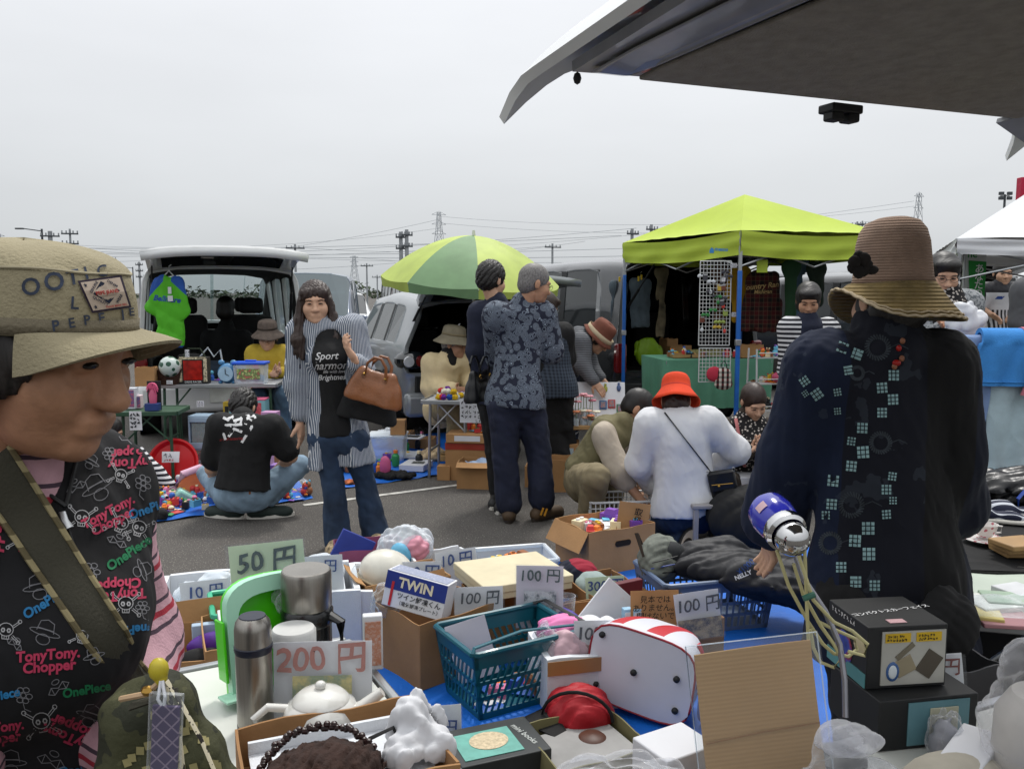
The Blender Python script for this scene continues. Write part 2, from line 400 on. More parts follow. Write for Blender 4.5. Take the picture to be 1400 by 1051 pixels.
def head_sdf(c,ax,s=1.0,age=0):
 r,f,u=ax;D=SDF();R=[tuple(r),tuple(f),tuple(u)]
 def q(x,y,z):return Vector(c)+(r*x+f*y+u*z)*s
 e=lambda p,rr,k=.02,op=0:D.ell(q(*p),tuple(a*s for a in rr),R,k*s,op)
 e((0,-.012,.03),(.073,.093,.086));e((0,.03,-.03),(.060,.062,.080));e((0,.04,-.078),(.044,.042,.034),.03)
 e((0,.078,-.096),(.018,.014,.014));e((0,.082,.022),(.046,.012,.010),.025)
 for x in(-1,1):
  e((x*.040,.060,-.032),(.024,.026,.024),.03)
  D.ell(q(x*.032,.098,.0),(.018*s,.016*s,.011*s),R,.016*s,1)
  e((x*.031,.080,.0),(.015,.012,.011),.006)
  e((x*.0775,-.012,-.008-.02*age),(.009,.019,.031-.007*age),.008);e((x*.011,.099,-.037),(.009,.010,.007),.008)
 D.cone(q(0,.084,.008),q(0,.108,-.034),.008*s,.012*s,.014*s)
 D.cone(q(-.019,.088,-.0605),q(.019,.088,-.0605),.0055*s,.0055*s,.01*s);D.cone(q(-.016,.087,-.071),q(.016,.087,-.071),.006*s,.006*s,.01*s)
 if age:
  for x in(-1,1):
   for a,b,rr in(((.021,.104,-.036),(.037,.088,-.078),.0035),((.018,.098,-.012),(.045,.086,-.018),.003),((.052,.074,.004),(.066,.05,.012),.002),((.052,.074,-.004),(.066,.05,-.008),.002),((.028,.092,-.083),(.034,.078,-.10),.0025)):
    D.cone(q(x*a[0],*a[1:]),q(x*b[0],*b[1:]),rr*s,rr*.6*s,.010*s,op=1)
  D.cut(q(0,-.014,.050),u*.97-f*.24);e((0,.091,-.0600),(.021,.012,.0065),.008);e((0,.089,-.0715),(.018,.011,.0070),.008)
 D.cone(q(0,.088,-.0605),q(0,.091,-.0605),.007*s,.006*s,.008*s)
 return D,q
def hand(w,d,n,size=1.0,curl=.5,side=1,h=.0045):
 """palm, four unequal bent fingers and a thumb; d wrist->knuckles, n out of the back of the hand, side: where the thumb is"""
 d=nv(d);n=nv(n);n=(n-d*n.dot(d)).normalized();t=d.cross(n)*side;D=SDF();w=Vector(w);s=size
 D.cone(w-d*.02*s,w+d*.03*s,.025*s,.027*s,.02,flat=(n,.7))
 for i,(o,ln)in enumerate(((.027,.068),(.009,.078),(-.009,.072),(-.026,.056))):
  b=w+d*.078*s+t*o*s*.9;D.cone(w+d*.02*s+t*o*.6*s,b,.016*s,.0115*s,.012)
  a=curl*(.5+.12*i);p=b;r=.0098*s
  for k,fr in enumerate((.45,.32,.25)):
   a2=a*(.6+k*.75);v=d*math.cos(a2)-n*math.sin(a2);v=(v+t*o*.8).normalized()
   e=p+v*ln*fr*s;D.cone(p,e,r,r*.9,.004);p=e;r*=.9
 p=w+d*.018*s+t*.022*s;v=(d*.55+t*.75-n*.3).normalized();e=p+v*.040*s;D.cone(p,e,.015*s,.0115*s,.012)
 D.cone(e,e+(d*.8+t*.35-n*.35*(1+curl)).normalized()*.034*s,.0112*s,.0085*s,.005)
 return D.mesh(h)
def limb(D,pts,r,k=.03,**kw):
 for i in range(len(pts)-1):D.cone(pts[i],pts[i+1],r[i],r[i+1],k,**kw)
def along(pts,t):
 """point at t segments along a chain"""
 i=min(int(t),len(pts)-2);return pts[i].lerp(pts[i+1],t-i)
def person(label,d,J,yaw=0,head=(0,0,0),size=1.0,skin=SKIN,top=None,jacket=None,pants=None,shoes=None,hair='short',hairm=HAIR,hat=None,hands=(.5,.5),fine=.0055,group=None,cloth_h=.010,female=False,face=True,handn=(None,None),hs=1.0,mouth=LIP,glasses=False,girth=1.0,seated=False,age=0):
 """J: joints as (px, py, depth offset); every joint is a point in space at its own distance"""
 j={k:P(v[0],v[1],d+(v[2]if len(v)>2 else 0))for k,v in J.items()}
 base=Vector((j['pv'].x,j['pv'].y,0));t=T('person',label,'person',base,group=group)
 j={k:v-base for k,v in j.items()};q=size*girth;bf=axes(yaw)[1];fl=(bf,.70)
 br=axes(yaw)[0];sh=(j['sl']+j['sr'])/2;sw=max((j['sl']-j['sr']).length/2,.14*size)
 up=(sh-j['pv']).normalized();waist=j['pv'].lerp(sh,.42);chest=j['pv'].lerp(sh,.78)
 A=[[j['s'+i],j['e'+i],j['w'+i]]for i in 'lr' if 'e'+i in j];Lg=[[j['h'+i],j['k'+i],j['a'+i]]for i in 'lr' if 'k'+i in j]
 def torso(D,e,bell=1.0,k=.05,tight=0):
  D.cone(j['sl'].lerp(sh,tight)-up*.01,j['sr'].lerp(sh,tight)-up*.01,.055*q+e,.055*q+e,k,flat=(bf,.8))
  D.cone(chest,waist,sw*.80*girth+e,sw*.70*girth*bell+e,k,flat=fl);D.cone(waist,j['pv'],sw*.70*girth*bell+e,.155*q+e,k,flat=fl)
  if female:D.ell(chest+bf*.075*size-up*.02,(.10*q+e,.075*q+e,.07*q+e),[tuple(br),tuple(bf),tuple(up)],.06)
 B=SDF();torso(B,-.01)
 nb=j.get('nk',sh+up*.03);hd=j['hd'];ax=axes(*head);hb=hd-ax[2]*.06*size-ax[1]*.012*size
 B.cone(nb-up*.03,hb,.056*size,.050*size,.03)
 for a in A:limb(B,a,[.047*q,.038*q,.026*q])
 for l in Lg:limb(B,l,[.085*q,.055*q,.036*q])
 parts=[B.mesh(.014)]
 hs_,qf=head_sdf(hd,ax,size*1.0,age);parts.append(hs_.mesh(fine))
 for i,sd_,n_ in(('l',hands[0],handn[0]),('r',hands[1],handn[1])):
  if 'w'+i in j and sd_ is not None:
   v=j['w'+i]-j['e'+i]
   if 'f'+i in j:v=j['f'+i]-j['w'+i]
   nn=Vector(n_)if n_ else(br if i=='r' else-br)*(1 if yaw**2<8100 else-1)+bf*.35
   parts.append(hand(j['w'+i],v,nn,size*hs*.95,sd_,side=1 if i=='l' else-1))
 skin_obj('body',parts,skin,t)
 if face:
  for x in(-1,1):
   m=MB();m.ell(qf(x*.031,.0905,.0005),(.012*size,.0045*size,.0042*size),10,R=Matrix((ax[0],ax[1],ax[2])).transposed());m.build('eye',EYE,t)
   m=MB();m.tube([qf(x*.017,.0935,.017),qf(x*.033,.0935,.0215),qf(x*.05,.082,.016)],[.0022*size,.003*size,.0015*size],6);m.build('eyebrow',hairm,t)
  m=MB();m.tube([qf(x*.001,.0925-abs(x)*.00022-.002+.0075*age,-.0605+abs(x)*.00006)for x in(-21,-11,0,11,21)],[.0012,.0042*size,.0045*size,.0042*size,.0012],8)
  m.tube([qf(x*.001,.0915-abs(x)*.0002-.002+.0055*age,-.0700)for x in(-17,-9,0,9,17)],[.001,.0045*size,.0052*size,.0045*size,.001],8);m.build('lips',mouth,t)
 if glasses:
  m=MB()
  for x in(-1,1):
   m.tube([qf(x*.032+.021*math.cos(a),.104,-.002+.016*math.sin(a))for a in[i*math.pi/7 for i in range(14)]],.0013*size,5,closed=True)
   m.tube([qf(x*.053,.103,.002),qf(x*.074,.05,.006),qf(x*.077,-.01,.0)],.0012*size,5)
  m.tube([qf(-.012,.106,0),qf(.012,.106,0)],.0012*size,5);m.build('glasses',mat('metal_dark','#333333',.35,.8),t)
 if hair:hair_obj(hair,hd,ax,size,hairm,t,qf)
 if hat:hat(t,qf,ax,size)
 out={'root':t,'j':j,'base':base,'qf':qf,'ax':ax}
 if pants:
  D=SDF();e=pants.get('ease',.012);fle=pants.get('flare',.01)
  if Lg:
   for l in Lg:
    end=l[2].lerp(l[1],pants.get('short',.04));D.cone(j['pv']*.5+l[0]*.5,l[0],.12*q+e,.098*q+e,.03,flat=(bf,.85))
    limb(D,[l[0],l[1],end],[.096*q+e,.060*q+e+pants.get('knee',.0),.044*q+e+fle],.018)
  D.cone(j['pv']+up*.08,j['pv'],.125*q+e*.6,.140*q+e*.6,.05,flat=fl)
  D.rough(pants.get('wr',.008)*.7,15,3,(1,1,.6),True);D.rough(.003,42,9,(1,1,.5),True)
  skin_obj('trousers',[D.mesh(cloth_h)],pants['m'],t)
 def upper(spec,name):
  D=SDF();e=spec.get('ease',.022);torso(D,e,bell=spec.get('bell',1.0),tight=spec.get('tight',0 if spec.get('sleeve',2)else.34))
  hem=spec.get('hem',.05)
  hp=j['pv']-up*hem if not seated else j['pv']
  if hem>0 and not seated:D.cone(j['pv'],hp,.155*q+e,.16*q+e+spec.get('flare',0),.04,flat=(bf,.74))
  D.cone(nb-up*.05,nb+up*spec.get('neck',.0),.075*q+e,.062*size+e*.6,.03)
  if not seated or spec.get('cuthem'):D.cut(hp-up*.0+Vector((0,0,0)),-up)
  for a_,b_,r_ in spec.get('open',[]):D.cone(Vector(a_)-base,Vector(b_)-base,r_,r_,.01,op=1)
  st=spec.get('sleeve',2)
  if st:
   for a in A:
    c=list(a);
    if st<1:c=[a[0],along(a,st)]
    elif st<2:c=[a[0],a[1],along(a,st)]
    w=spec.get('sw',.018)
    limb(D,c,[.056*q+e,.046*q+w,.034*q+w+spec.get('cuff',0)],.035)
  nf=spec.get('wr',.008)*.7
  D.rough(nf,14,spec.get('seed',5),(1,1,.55),True);D.rough(nf*.4,40,8,(1,1,.7),True)
  v,f=D.mesh(cloth_h)
  o=skin_obj(name,[(v,f)],spec['m'],t)
  return o
 if top:out['top']=upper(top,top.get('name','shirt'))
 if jacket:out['jacket']=upper(jacket,jacket.get('name','jacket'))
 if shoes:
  for i in 'lr':
   if 't'+i in j:
    a,b=j['a'+i],j['t'+i];v=b-a;v.z=0;ln=.235*size;v=v.normalized()if v.length>.02 else bf
    zc=min(a.z,b.z)if not seated else b.z
    gz=0.0;g0=Vector((a.x,a.y,gz));hl=g0-v*.055*size;te=g0+v*(ln-.07*size)
    D=SDF();D.cone(hl+Vector((0,0,.045)),te+Vector((0,0,.028)),.042*size,.034*size,.02);D.cone(a+Vector((0,0,-.01)),g0+Vector((0,0,.05)),.044*size,.046*size,.03)
    D.cone(hl.lerp(te,.5)+Vector((0,0,.03)),te.lerp(hl,.12)+Vector((0,0,.026)),.040*size,.042*size,.02);D.cut((0,0,gz+.006),(0,0,-1))
    so_=skin_obj('shoe',[D.mesh(.007)],shoes[0],t)
    m=MB();r=v.cross(Vector((0,0,1)));pl=[]
    for k in range(18):
     an=2*math.pi*k/18;c_,s_=math.cos(an),math.sin(an);pl.append(hl.lerp(te,.5)+v*(c_*(ln*.5+.036*size))+r*(s_*(.043*size)*(1+.12*c_)))
    n=len(pl);vs=[Vector((p.x,p.y,gz+.001))for p in pl]+[Vector((p.x,p.y,gz+.024))for p in pl]
    m.add(vs,[tuple(range(n-1,-1,-1)),tuple(range(n,2*n))]+[(k,(k+1)%n,(k+1)%n+n,k+n)for k in range(n)])
    m.build('sole',shoes[1],so_)
 return out
def hair_obj(style,hd,ax,s,m,t,qf):
 r,f,u=ax;R=[tuple(r),tuple(f),tuple(u)];D=SDF();h=.006
 e=lambda p,rr,k=.02,op=0:D.ell(qf(*p),tuple(a*s for a in rr),R,k*s,op)
 if style in('short','spiky','crop','thin'):
  g={'short':.012,'spiky':.018,'crop':.006,'thin':.006}[style]
  e((0,-.014,.034),(.076+g*.7,.096+g,.088+g));e((0,-.05,-.02),(.066+g*.5,.055+g*.6,.06))
  e((0,.105,-.035),(.085,.06,.085),.015,1);e((0,.03,-.085),(.085,.07,.055),.015,1)
  for x in(-1,1):D.ell(qf(x*.083,-.008,-.02),(.02*s,.022*s,.034*s),R,.008,1)
  if style=='spiky':D.rough(.006,120,4,(1,1,.3),True);h=.0045
  else:D.rough(.0015,130,4,(1,1,.2),True)
 elif style=='bob':
  e((0,-.015,.034),(.091,.108,.098));e((0,-.035,-.04),(.088,.078,.085));e((0,.11,-.045),(.058,.075,.085),.02,1)
  e((0,.06,.075),(.07,.045,.03),.02);D.rough(.0022,100,2,(1,1,.1),True)
 elif style=='nape':
  e((0,-.045,-.02),(.074,.062,.075));D.rough(.006,90,2,(1,1,.3),True)
  for x in(-1,1):e((x*.066,.0,-.015),(.016,.04,.04),.02)
 elif style=='older':
  e((0,-.045,-.045),(.078,.066,.07));D.rough(.004,110,2,(1,1,.2),True);h=.004
  for x in(-1,1):e((x*.069,.022,-.012),(.013,.040,.03),.02);e((x*.074,.0,-.03),(.010,.018,.05),.02)
 elif style=='long':
  e((0,-.016,.034),(.090,.106,.096));e((0,-.055,-.06),(.088,.062,.12),.03);e((0,.105,-.035),(.062,.062,.080),.012,1)
  e((-.045,.07,.055),(.034,.022,.03),.02);e((.045,.07,.055),(.034,.022,.03),.02)
  for x in(-1,1):
   limb(D,[qf(x*.078,.03,.01),qf(x*.092,.035,-.09),qf(x*.105,.06,-.2),qf(x*.085,.085,-.30)],[.022*s,.028*s,.036*s,.012*s],.02)
   limb(D,[qf(x*.07,-.02,-.05),qf(x*.10,-.01,-.16),qf(x*.12,.02,-.27),qf(x*.10,.05,-.36)],[.03*s,.04*s,.036*s,.010*s],.03)
   limb(D,[qf(x*.05,-.06,-.05),qf(x*.07,-.07,-.16),qf(x*.07,-.05,-.32)],[.04*s,.05*s,.02*s],.03)
  D.rough(.006,95,6,(1,1,.12),True);h=.0055
 skin_obj('hair',[D.mesh(h)],m,t)
def lathe_hat(prof,m,sx=.083,sy=.1,wob=None,band=None,name='hat',up=.042,back=-.012,tilt=0,n=40):
 """prof: (radius factor, height) pairs from the brim edge to the crown"""
 def fn(t,qf,ax,s):
  r,f,u=ax;Rm=Matrix((r,f,u)).transposed()
  if tilt:Rm=Rm@Matrix.Rotation(RAD(tilt),3,'X')
  b=MB();b.lathe([(p[0],p[1]*s)for p in prof],n,qf(0,back,up),0,Rm,sx*s,sy*s,wob)
  o=b.build(name,m,t,ang=70);sm=o.modifiers.new('thick','SOLIDIFY');sm.thickness=.003;
  if band:
   z0,z1,ra,bm=band;b=MB();b.lathe([(ra,z0*s),(ra*.995,z1*s)],n,qf(0,back,up),0,Rm,sx*s,sy*s)
   q=b.build('hat_band',bm,o);q.modifiers.new('thick','SOLIDIFY').thickness=.002
  return o
 return fn
BUCKET=[(1.75,-.035),(1.6,-.022),(1.35,-.002),(1.12,.018),(1.05,.03),(1.03,.06),(.98,.088),(.86,.106),(.6,.115),(0,.118)]
BIGBRIM=[(1.95,-.075),(1.8,-.055),(1.5,-.02),(1.18,.012),(1.1,.03),(1.04,.07),(.98,.1),(.8,.122),(.5,.13),(0,.131)]
def brimwob(amp,seed):
 rg=random.Random(seed);ph=rg.uniform(0,6)
 return lambda q,a,i:q+Vector((0,0,amp*math.sin(2*a+ph)*max(0,1-i/4)+amp*.5*math.sin(5*a+ph*2)*max(0,1-i/3)))
 # ------------------------------------------------------------------ the setting
def asphalt():
 n=noise(3,6)*.6+noise(.35,5)*.5-.05;g=voro(170);h=noise(115,1)
 b=mix(((n-.35)*1.6).max(0).min(1),'#4e4b48','#5e5b57');sp=(h.gt(.655))*.7
 return mix(sp,b,'#a09a92')
ASPH=mat('asphalt','#454340',.93,pat=asphalt,var=.10,vs=.8,bfn=lambda:noise(220,3),bump=.55,spec=.25)
m=MB();m.sheet(lambda u,v:((u-.5)*1600,-60+v*1500,0),8,8);m.build('ground',ASPH,kind='structure',smooth=False)
WHITE=mat('white_paint','#d9d9d6',.6,var=.06)
LINE=mat('road_paint','#b9b7b0',.85,var=.25,vs=14)
def strip(name,a,b,w,z,mt,**kw):
 a,b=Vector(a),Vector(b);t=(b-a);n=Vector((-t.y,t.x,0)).normalized()*w/2;m=MB()
 m.add([(*(p).to_2d(),z)for p in(a-n,b-n,b+n,a+n)],[(0,1,2,3)]);return m.build(name,mt,smooth=False,**kw)
strip('painted_line',G(415,691),G(690,655),.05,.004,LINE,kind='structure')
strip('painted_line',G(740,648),G(800,636),.06,.004,LINE,kind='structure')
# far trees as one mass
LEAF=mat('far_foliage','#39452f',.8,var=.45,vs=.6)
m=MB();rg=random.Random(3)
for i in range(4500):
 x=rg.uniform(-130,130);hh=3.0+1.5*math.sin(x*.09)+1.1*math.sin(x*.31+1);y=215+rg.uniform(-5,5);z=rg.uniform(0,hh)*rg.uniform(.6,1);s=rg.uniform(.18,.5)
 a=[Vector((rg.gauss(0,s),rg.gauss(0,s),rg.gauss(0,s*.7)))for _ in range(4)];c=Vector((x,y,max(.3,z)))
 m.add([c+q for q in a],[(0,1,2),(0,2,3),(1,2,3)])
m.build('treeline',LEAF,smooth=False,kind='stuff')
# ---- poles, pylons and wires against the sky
CONC=mat('concrete_pole','#94989b',.85,var=.12,vs=2);STEELG=mat('galvanised_steel','#9aa0a5',.6,.3);DARKM=mat('dark_metal','#4c5054',.6,.3)
def upole(label,px,top,d,r=.13,arms=1,aw=1.6,lean=0):
 b=P(px,400,d);h=P(px,top,d).z;t=T('utility_pole',label,'pole',(b.x,d,0),20)
 r*=.72;m=MB();m.tube([(0,0,0),(lean,0,h)],[r*1.25,r],10);m.build('pole_shaft',CONC,t)
 for k in range(arms):
  m=MB();z=h-.35-k*.7;m.box((0,-.12,z),(aw,.1,.1));o=m.build('crossarm',DARKM,t)
  m=MB()
  for x in(-.45,-.2,.2,.45):m.tube([(x*aw,-.12,z+.05),(x*aw,-.12,z+.22)],.05,6)
  m.build('insulators',CONC,o,kind='stuff')
 return t
def pylon(label,px,top,d,w=4.5,arms=3):
 b=P(px,400,d);h=P(px,top,d).z;t=T('power_pylon',label,'pylon',(b.x,d,0),25);m=MB();n=9;r=max(.06,d*.00017);w*=.62
 def cw(z):return w*(1-z/h)**1.3*.5+.35
 zs=[h*(1-(1-i/n)**1.3)for i in range(n+1)]
 for sx_ in(-1,1):
  for sy in(-1,1):m.tube([(sx_*cw(z),sy*cw(z),z)for z in zs],r,4)
 for z0,z1 in zip(zs,zs[1:]):
  for s_ in(-1,1):
   m.tube([(-cw(z0),s_*cw(z0),z0),(cw(z1),s_*cw(z1),z1)],r*.7,3);m.tube([(cw(z0),s_*cw(z0),z0),(-cw(z1),s_*cw(z1),z1)],r*.7,3)
   m.tube([(s_*cw(z0),-cw(z0),z0),(s_*cw(z1),cw(z1),z1)],r*.7,3)
 m.build('lattice_tower',STEELG,t)
 for k in range(arms):
  m=MB();z=h*(.97-.11*k);a=w*.42
  m.tube([(-a,0,z),(a,0,z)],r,4);m.tube([(-a,0,z),(0,0,z+h*.04),(a,0,z)],r*.7,4);m.build('crossarm',STEELG,t)
pylon('tall lattice power pylon rising directly behind the green parasol',601,290,210,7)
pylon('lattice power pylon behind the brown-haired woman and silver hatchback',485,350,260,5)
pylon('lattice power pylon between the lime canopy and the white tent',1250,264,200,6,2)
pylon('lattice mast at the sky edge beside the beige cap',3,320,210,5,2)
upole('slim utility pole right of the raised white van tailgate',405,334,75)
upole('thick concrete pole, left one of the pair behind the parasol',549,317,55,.16,2,.7)
upole('thick concrete pole, taller right one of the pair behind the parasol',557,314,55,.16,2,.7)
upole('slim utility pole above the dark car right of the parasol',755,333,80)
upole('short distant pole above the white car roofs',787,357,120)
upole('concrete pole just left of the lime canopy roof, shorter one',863,313,60,.15,2,.9)
upole('concrete pole close to the lime canopy roof, taller one',889,307,60,.15,2,.9)
upole('small pole standing above the far trees behind the silver hatchback',502,360,110)
upole('low pole with crossarm over the far trees',516,376,130)
upole('thick dark stub pole with wires above the beige cap',73,316,60,.2,1,1.2)
upole('pole with ladder-like crossarms above the beige cap',100,313,62,.1,4,1.1)
upole('slim pole beside the beige cap and the white van roof',150,350,90,.1)
upole('small post above the far end of the lime canopy',1168,303,90,.12)
upole('second post beside the lime canopy peak',1175,302,92,.1)
upole('faint pole at the back of the white van',192,358,100,.16,3,.8)
def lamp(label,px,top,d,side=-1,ln=1.8):
 b=P(px,400,d);h=P(px,top,d).z;t=T('street_lamp',label,'street lamp',(b.x,d,0))
 m=MB();m.tube([(0,0,0),(0,0,h)],[.1,.07],8);m.build('pole_shaft',DARKM,t)
 m=MB();m.tube([(0,0,h-.15),(side*ln*.7,0,h+.02)],.04,6);m.build('arm',DARKM,t)
 m=MB();m.box((side*ln*.85,0,h+.02),(.55,.22,.1));m.build('lamp_head',DARKM,t,bevel=.02)
lamp('street lamp with a single arm above the beige cap',62,313,60)
lamp('distant street lamp beside the white van roof',183,365,110,-1,2)
# floodlight mast
b=P(1366,400,95);t=T('floodlight_mast','floodlight mast between the white tent and the red sign','floodlight',(b.x,95,0));h=P(1366,266,95).z
m=MB();m.tube([(0,0,0),(0,0,h)],[.2,.12],8);m.build('mast',DARKM,t)
for i,(x,z)in enumerate(((-.45,.1),(.45,.1),(-.45,-.4),(.45,-.4))):
 m=MB();m.box((x,-.1,h+z),(.5,.3,.35));m.build('floodlight',DARKM,t,bevel=.03)
 if i<1:m=MB();m.box((0,0,h-.15),(1.0,.08,.08));m.build('crossbar',DARKM,t)
 # wires
WIRE=mat('wire','#858b91',.6)
for(x0,y0,x1,y1,d,sag,r)in((0,338,850,322,62,.4,.016),(0,345,980,335,62,.4,.016),(40,352,870,312,62,.5,.014),(100,343,1000,346,70,.5,.02),(100,338,900,358,75,.5,.016),(150,358,600,300,200,2,.035),(250,352,1250,275,200,3,.035),(250,372,800,330,120,1,.022),(0,328,601,312,200,3,.03),(601,296,1250,282,200,3,.03),(601,305,1250,296,200,3,.03),(485,352,1000,372,180,1,.03),(405,338,755,336,78,.5,.016)):
 a,b=P(x0,y0,d),P(x1,y1,d*1.02);m=MB()
 m.tube([a.lerp(b,i/16)-Vector((0,0,sag*4*(i/16)*(1-i/16)))for i in range(17)],r,4)
 m.build('overhead_wire',WIRE,label='thin dark overhead wire strung across the grey sky',cat='wire',group='overhead wires across the sky')
 # red sign block on the right edge
t=T('roof_sign','red sign block high at the right edge beside the floodlight','sign',(P(1400,400,40).x+.05,40,0))
m=MB();m.box((.3,0,P(1400,262,40).z),(1.8,.4,P(0,243,40).z-P(0,281,40).z));m.build('sign_box',mat('sign_red','#b3123a',.5),t,bevel=.02)
m=MB();m.tube([(.3,0,0),(.3,0,P(1400,281,40).z)],.15,8);m.build('sign_post',DARKM,t)
# ------------------------------------------------------------------ vehicles
TRIM=mat('car_interior','#1b1a1a',.85,var=.2,vs=5);TYRE=mat('tyre','#161616',.9);RIM=mat('alloy_rim','#9a9da0',.3,.9)
GLASSD=mat('tinted_glass','#1a1f22',.06,spec=.6);RED=mat('tail_lamp_red','#6a0d12',.15,coat=.6);CLEAR=mat('lamp_clear','#c9ccd0',.1,coat=.6)
GLASS=film('car_glass',(.72,.80,.80),.22,.03,0);BLACKP=mat('black_plastic','#1a1b1c',.55,var=.1);CARPET=mat('grey_carpet','#3b3733',.95,bump=.4,bs=180)
PLATE=mat('number_plate','#cfd2cc',.5)
KINDS={'van':dict(st=[(.0,.16,.50,.965,.86),(.015,.15,.51,.985,.87),(.12,.15,.52,1,.87),(.30,.14,.52,1,.87),(.33,.14,.52,1,.87),(.55,.14,.52,.995,.86),(.58,.14,.52,.99,.86),(.70,.14,.52,.97,.84),(.86,.14,.55,.60,.80),(.97,.16,.48,.50,.74),(1,.2,.42,.44,.68)],win=[(2,3),(4,5),(6,7)],ws=(7,8),slant=.06),'hatch':dict(st=[(.0,.22,.60,.93,.72),(.02,.20,.61,.96,.74),(.10,.17,.61,.98,.75),(.20,.15,.61,.995,.76),(.22,.15,.61,1,.76),(.36,.14,.60,1,.76),(.38,.14,.60,.995,.76),(.52,.14,.60,.965,.74),(.72,.14,.62,.66,.72),(.93,.16,.50,.53,.7),(1,.2,.40,.43,.62)],win=[(2,3),(4,5),(6,7)],ws=(7,8),slant=.28)}
def car(label,loc,rz,paint,kind='van',Ln=4.3,W=1.7,H=1.8,rear='closed',gate=80,cat='car',tint=GLASSD,group=None,name='parked_car',seats=True,gatepaint=None,inner=None):
 t=T(name,label,cat,loc,rz,group);K=KINDS[kind];st=[];hw=W/2;sl_=K['slant']
 for fy,fs_,fb,fr,fw in K['st']:
  zs,zb,zr=fs_*H,fb*H,fr*H;wb=hw*(.98 if fy<.9 else.93-(fy-.9)*1.2);wr=hw*fw;g=max(zr-zb,.02)
  pts=[(wb*.93,zs),(wb,zs+(zb-zs)*.25),(wb*1.005,zs+(zb-zs)*.6),(wb*.99,zb),(wb*.975,zb+min(.04,g*.3)),(wr+.02,zr-min(.15,g*.4)),(wr-.03,zr-min(.05,g*.2)),(wr*.6,zr),(0,zr+.012)]
  st.append([Vector((x,fy*Ln+(sl_*max(0,z-zb)/max(g,.3)*(1 if fy<.3 else 0)*(1-fy/.3 if fy<.3 else 0)),z))for x,z in pts])
 n=9;grid=[]
 for s_ in st:grid.append(s_+[Vector((-p.x,p.y,p.z))for p in reversed(s_[:-1])])
 M_=len(grid[0]);vs=[p for r in grid for p in r];fs=[];holes=[]
 for i in range(len(grid)-1):
  for k in range(M_-1):
   kk=min(k,M_-2-k);win=any(a<=i<b for a,b in K['win'])and kk==4
   wsh=K['ws'][0]<=i<K['ws'][1]and kk>=5
   q=(i*M_+k,i*M_+k+1,(i+1)*M_+k+1,(i+1)*M_+k)
   (holes if(win or wsh)else fs).append(q)
 e=(len(grid)-1)*M_
 for k in range(n-1):fs.append((e+k,e+k+1,e+M_-2-k,e+M_-1-k)if k<n-2 else(e+k,e+k+1,e+M_-1-k))
 if rear=='closed':
  for k in range(n-1):
   q=(M_-1-k,M_-2-k,k+1,k)if k<n-2 else(M_-1-k,k+1,k)
   if k not in(4,):fs.append(q)
   else:holes.append(q)
 else:
  for k in range(2):fs.append((M_-1-k,M_-2-k,k+1,k))
 b=MB();b.add(vs,[tuple(reversed(f))for f in fs]);o=b.build('car_body',[paint,TRIM],t,ang=50)
 bm=bmesh.new();bm.from_mesh(o.data);cl=bm.edges.layers.float.new('crease_edge');dl=.8
 for ed in bm.edges:
  if ed.is_boundary:ed[cl]=dl
 bm.to_mesh(o.data);bm.free()
 s_=o.modifiers.new('thick','SOLIDIFY');s_.thickness=.05;s_.offset=-1;s_.material_offset=1;s_.material_offset_rim=0;s_.edge_crease_outer=s_.edge_crease_inner=s_.edge_crease_rim=.8
 su=o.modifiers.new('round','SUBSURF');su.levels=su.render_levels=2
 def ctr(f):return sum((vs[i]for i in f),Vector())/len(f)
 for f in holes:
  c=ctr(f);cc=Vector((0,c.y,c.z-.1));q=[vs[i]for i in f];side=all(abs(p.x)>hw*.4 for p in q);q=[p+(p-c)*(.03 if side else.10)-(p-cc).normalized()*(.006 if side else.03)for p in q]
  b=MB();b.add(q,[tuple(range(len(q)))])
  b.build('window',tint,t,smooth=False)
 for a,c in((3,4),(5,6)):
  for k in(4,M_-6):
   f=(a*M_+k,a*M_+k+1,c*M_+k+1,c*M_+k);b=MB();b.add([vs[i]+Vector((math.copysign(.002,vs[i].x),0,0))for i in f],[(0,1,2,3)]);b.build('window_pillar',BLACKP,t,smooth=False)
   # wheels
 wr=.30*H/1.6+.02 if kind=='hatch' else.31
 for y in(.17 if kind=='hatch' else.16,.80):
  for s in(-1,1):
   wt=MB();wt.lathe([(wr*.6,-.09),(wr*.93,-.10),(wr,-.07),(wr,.07),(wr*.93,.10),(wr*.6,.09)],28,R=Matrix.Rotation(math.pi/2,3,'Y'));w_=wt.build('wheel',TYRE,t,loc=(s*(hw-.10),y*Ln,wr))
   rm=MB();rm.lathe([(wr*.62,-.10*s),(wr*.55,-.06*s),(0.03,-.085*s)]if s<0 else[(wr*.62,.10),(wr*.55,.06),(.03,.085)],24,R=Matrix.Rotation(math.pi/2,3,'Y'))
   for a in range(5):
    an=a*2*math.pi/5;rm.tube([(s*.1,0,0),(s*.10,math.cos(an)*wr*.58,math.sin(an)*wr*.58)],[.035,.03],6)
   rm.build('rim',RIM,w_)
   ar=MB();ar.lathe([(wr*1.16,-.005),(wr*.2,-.005)],28,R=Matrix.Rotation(math.pi/2,3,'Y'));ar.build('wheel_arch',BLACKP,t,loc=(s*(hw*.985+.006),y*Ln,wr+.01))
 zb=K['st'][1][2]*H
 # bumpers, lamps, plates
 b=MB();b.box((0,-.02,H*.24),(W*.98,.16,H*.16));b.build('rear_bumper',paint,t,bevel=.05)
 b=MB();b.box((0,Ln-.02,H*.22),(W*.86,.16,H*.14));b.build('front_bumper',paint,t,bevel=.05)
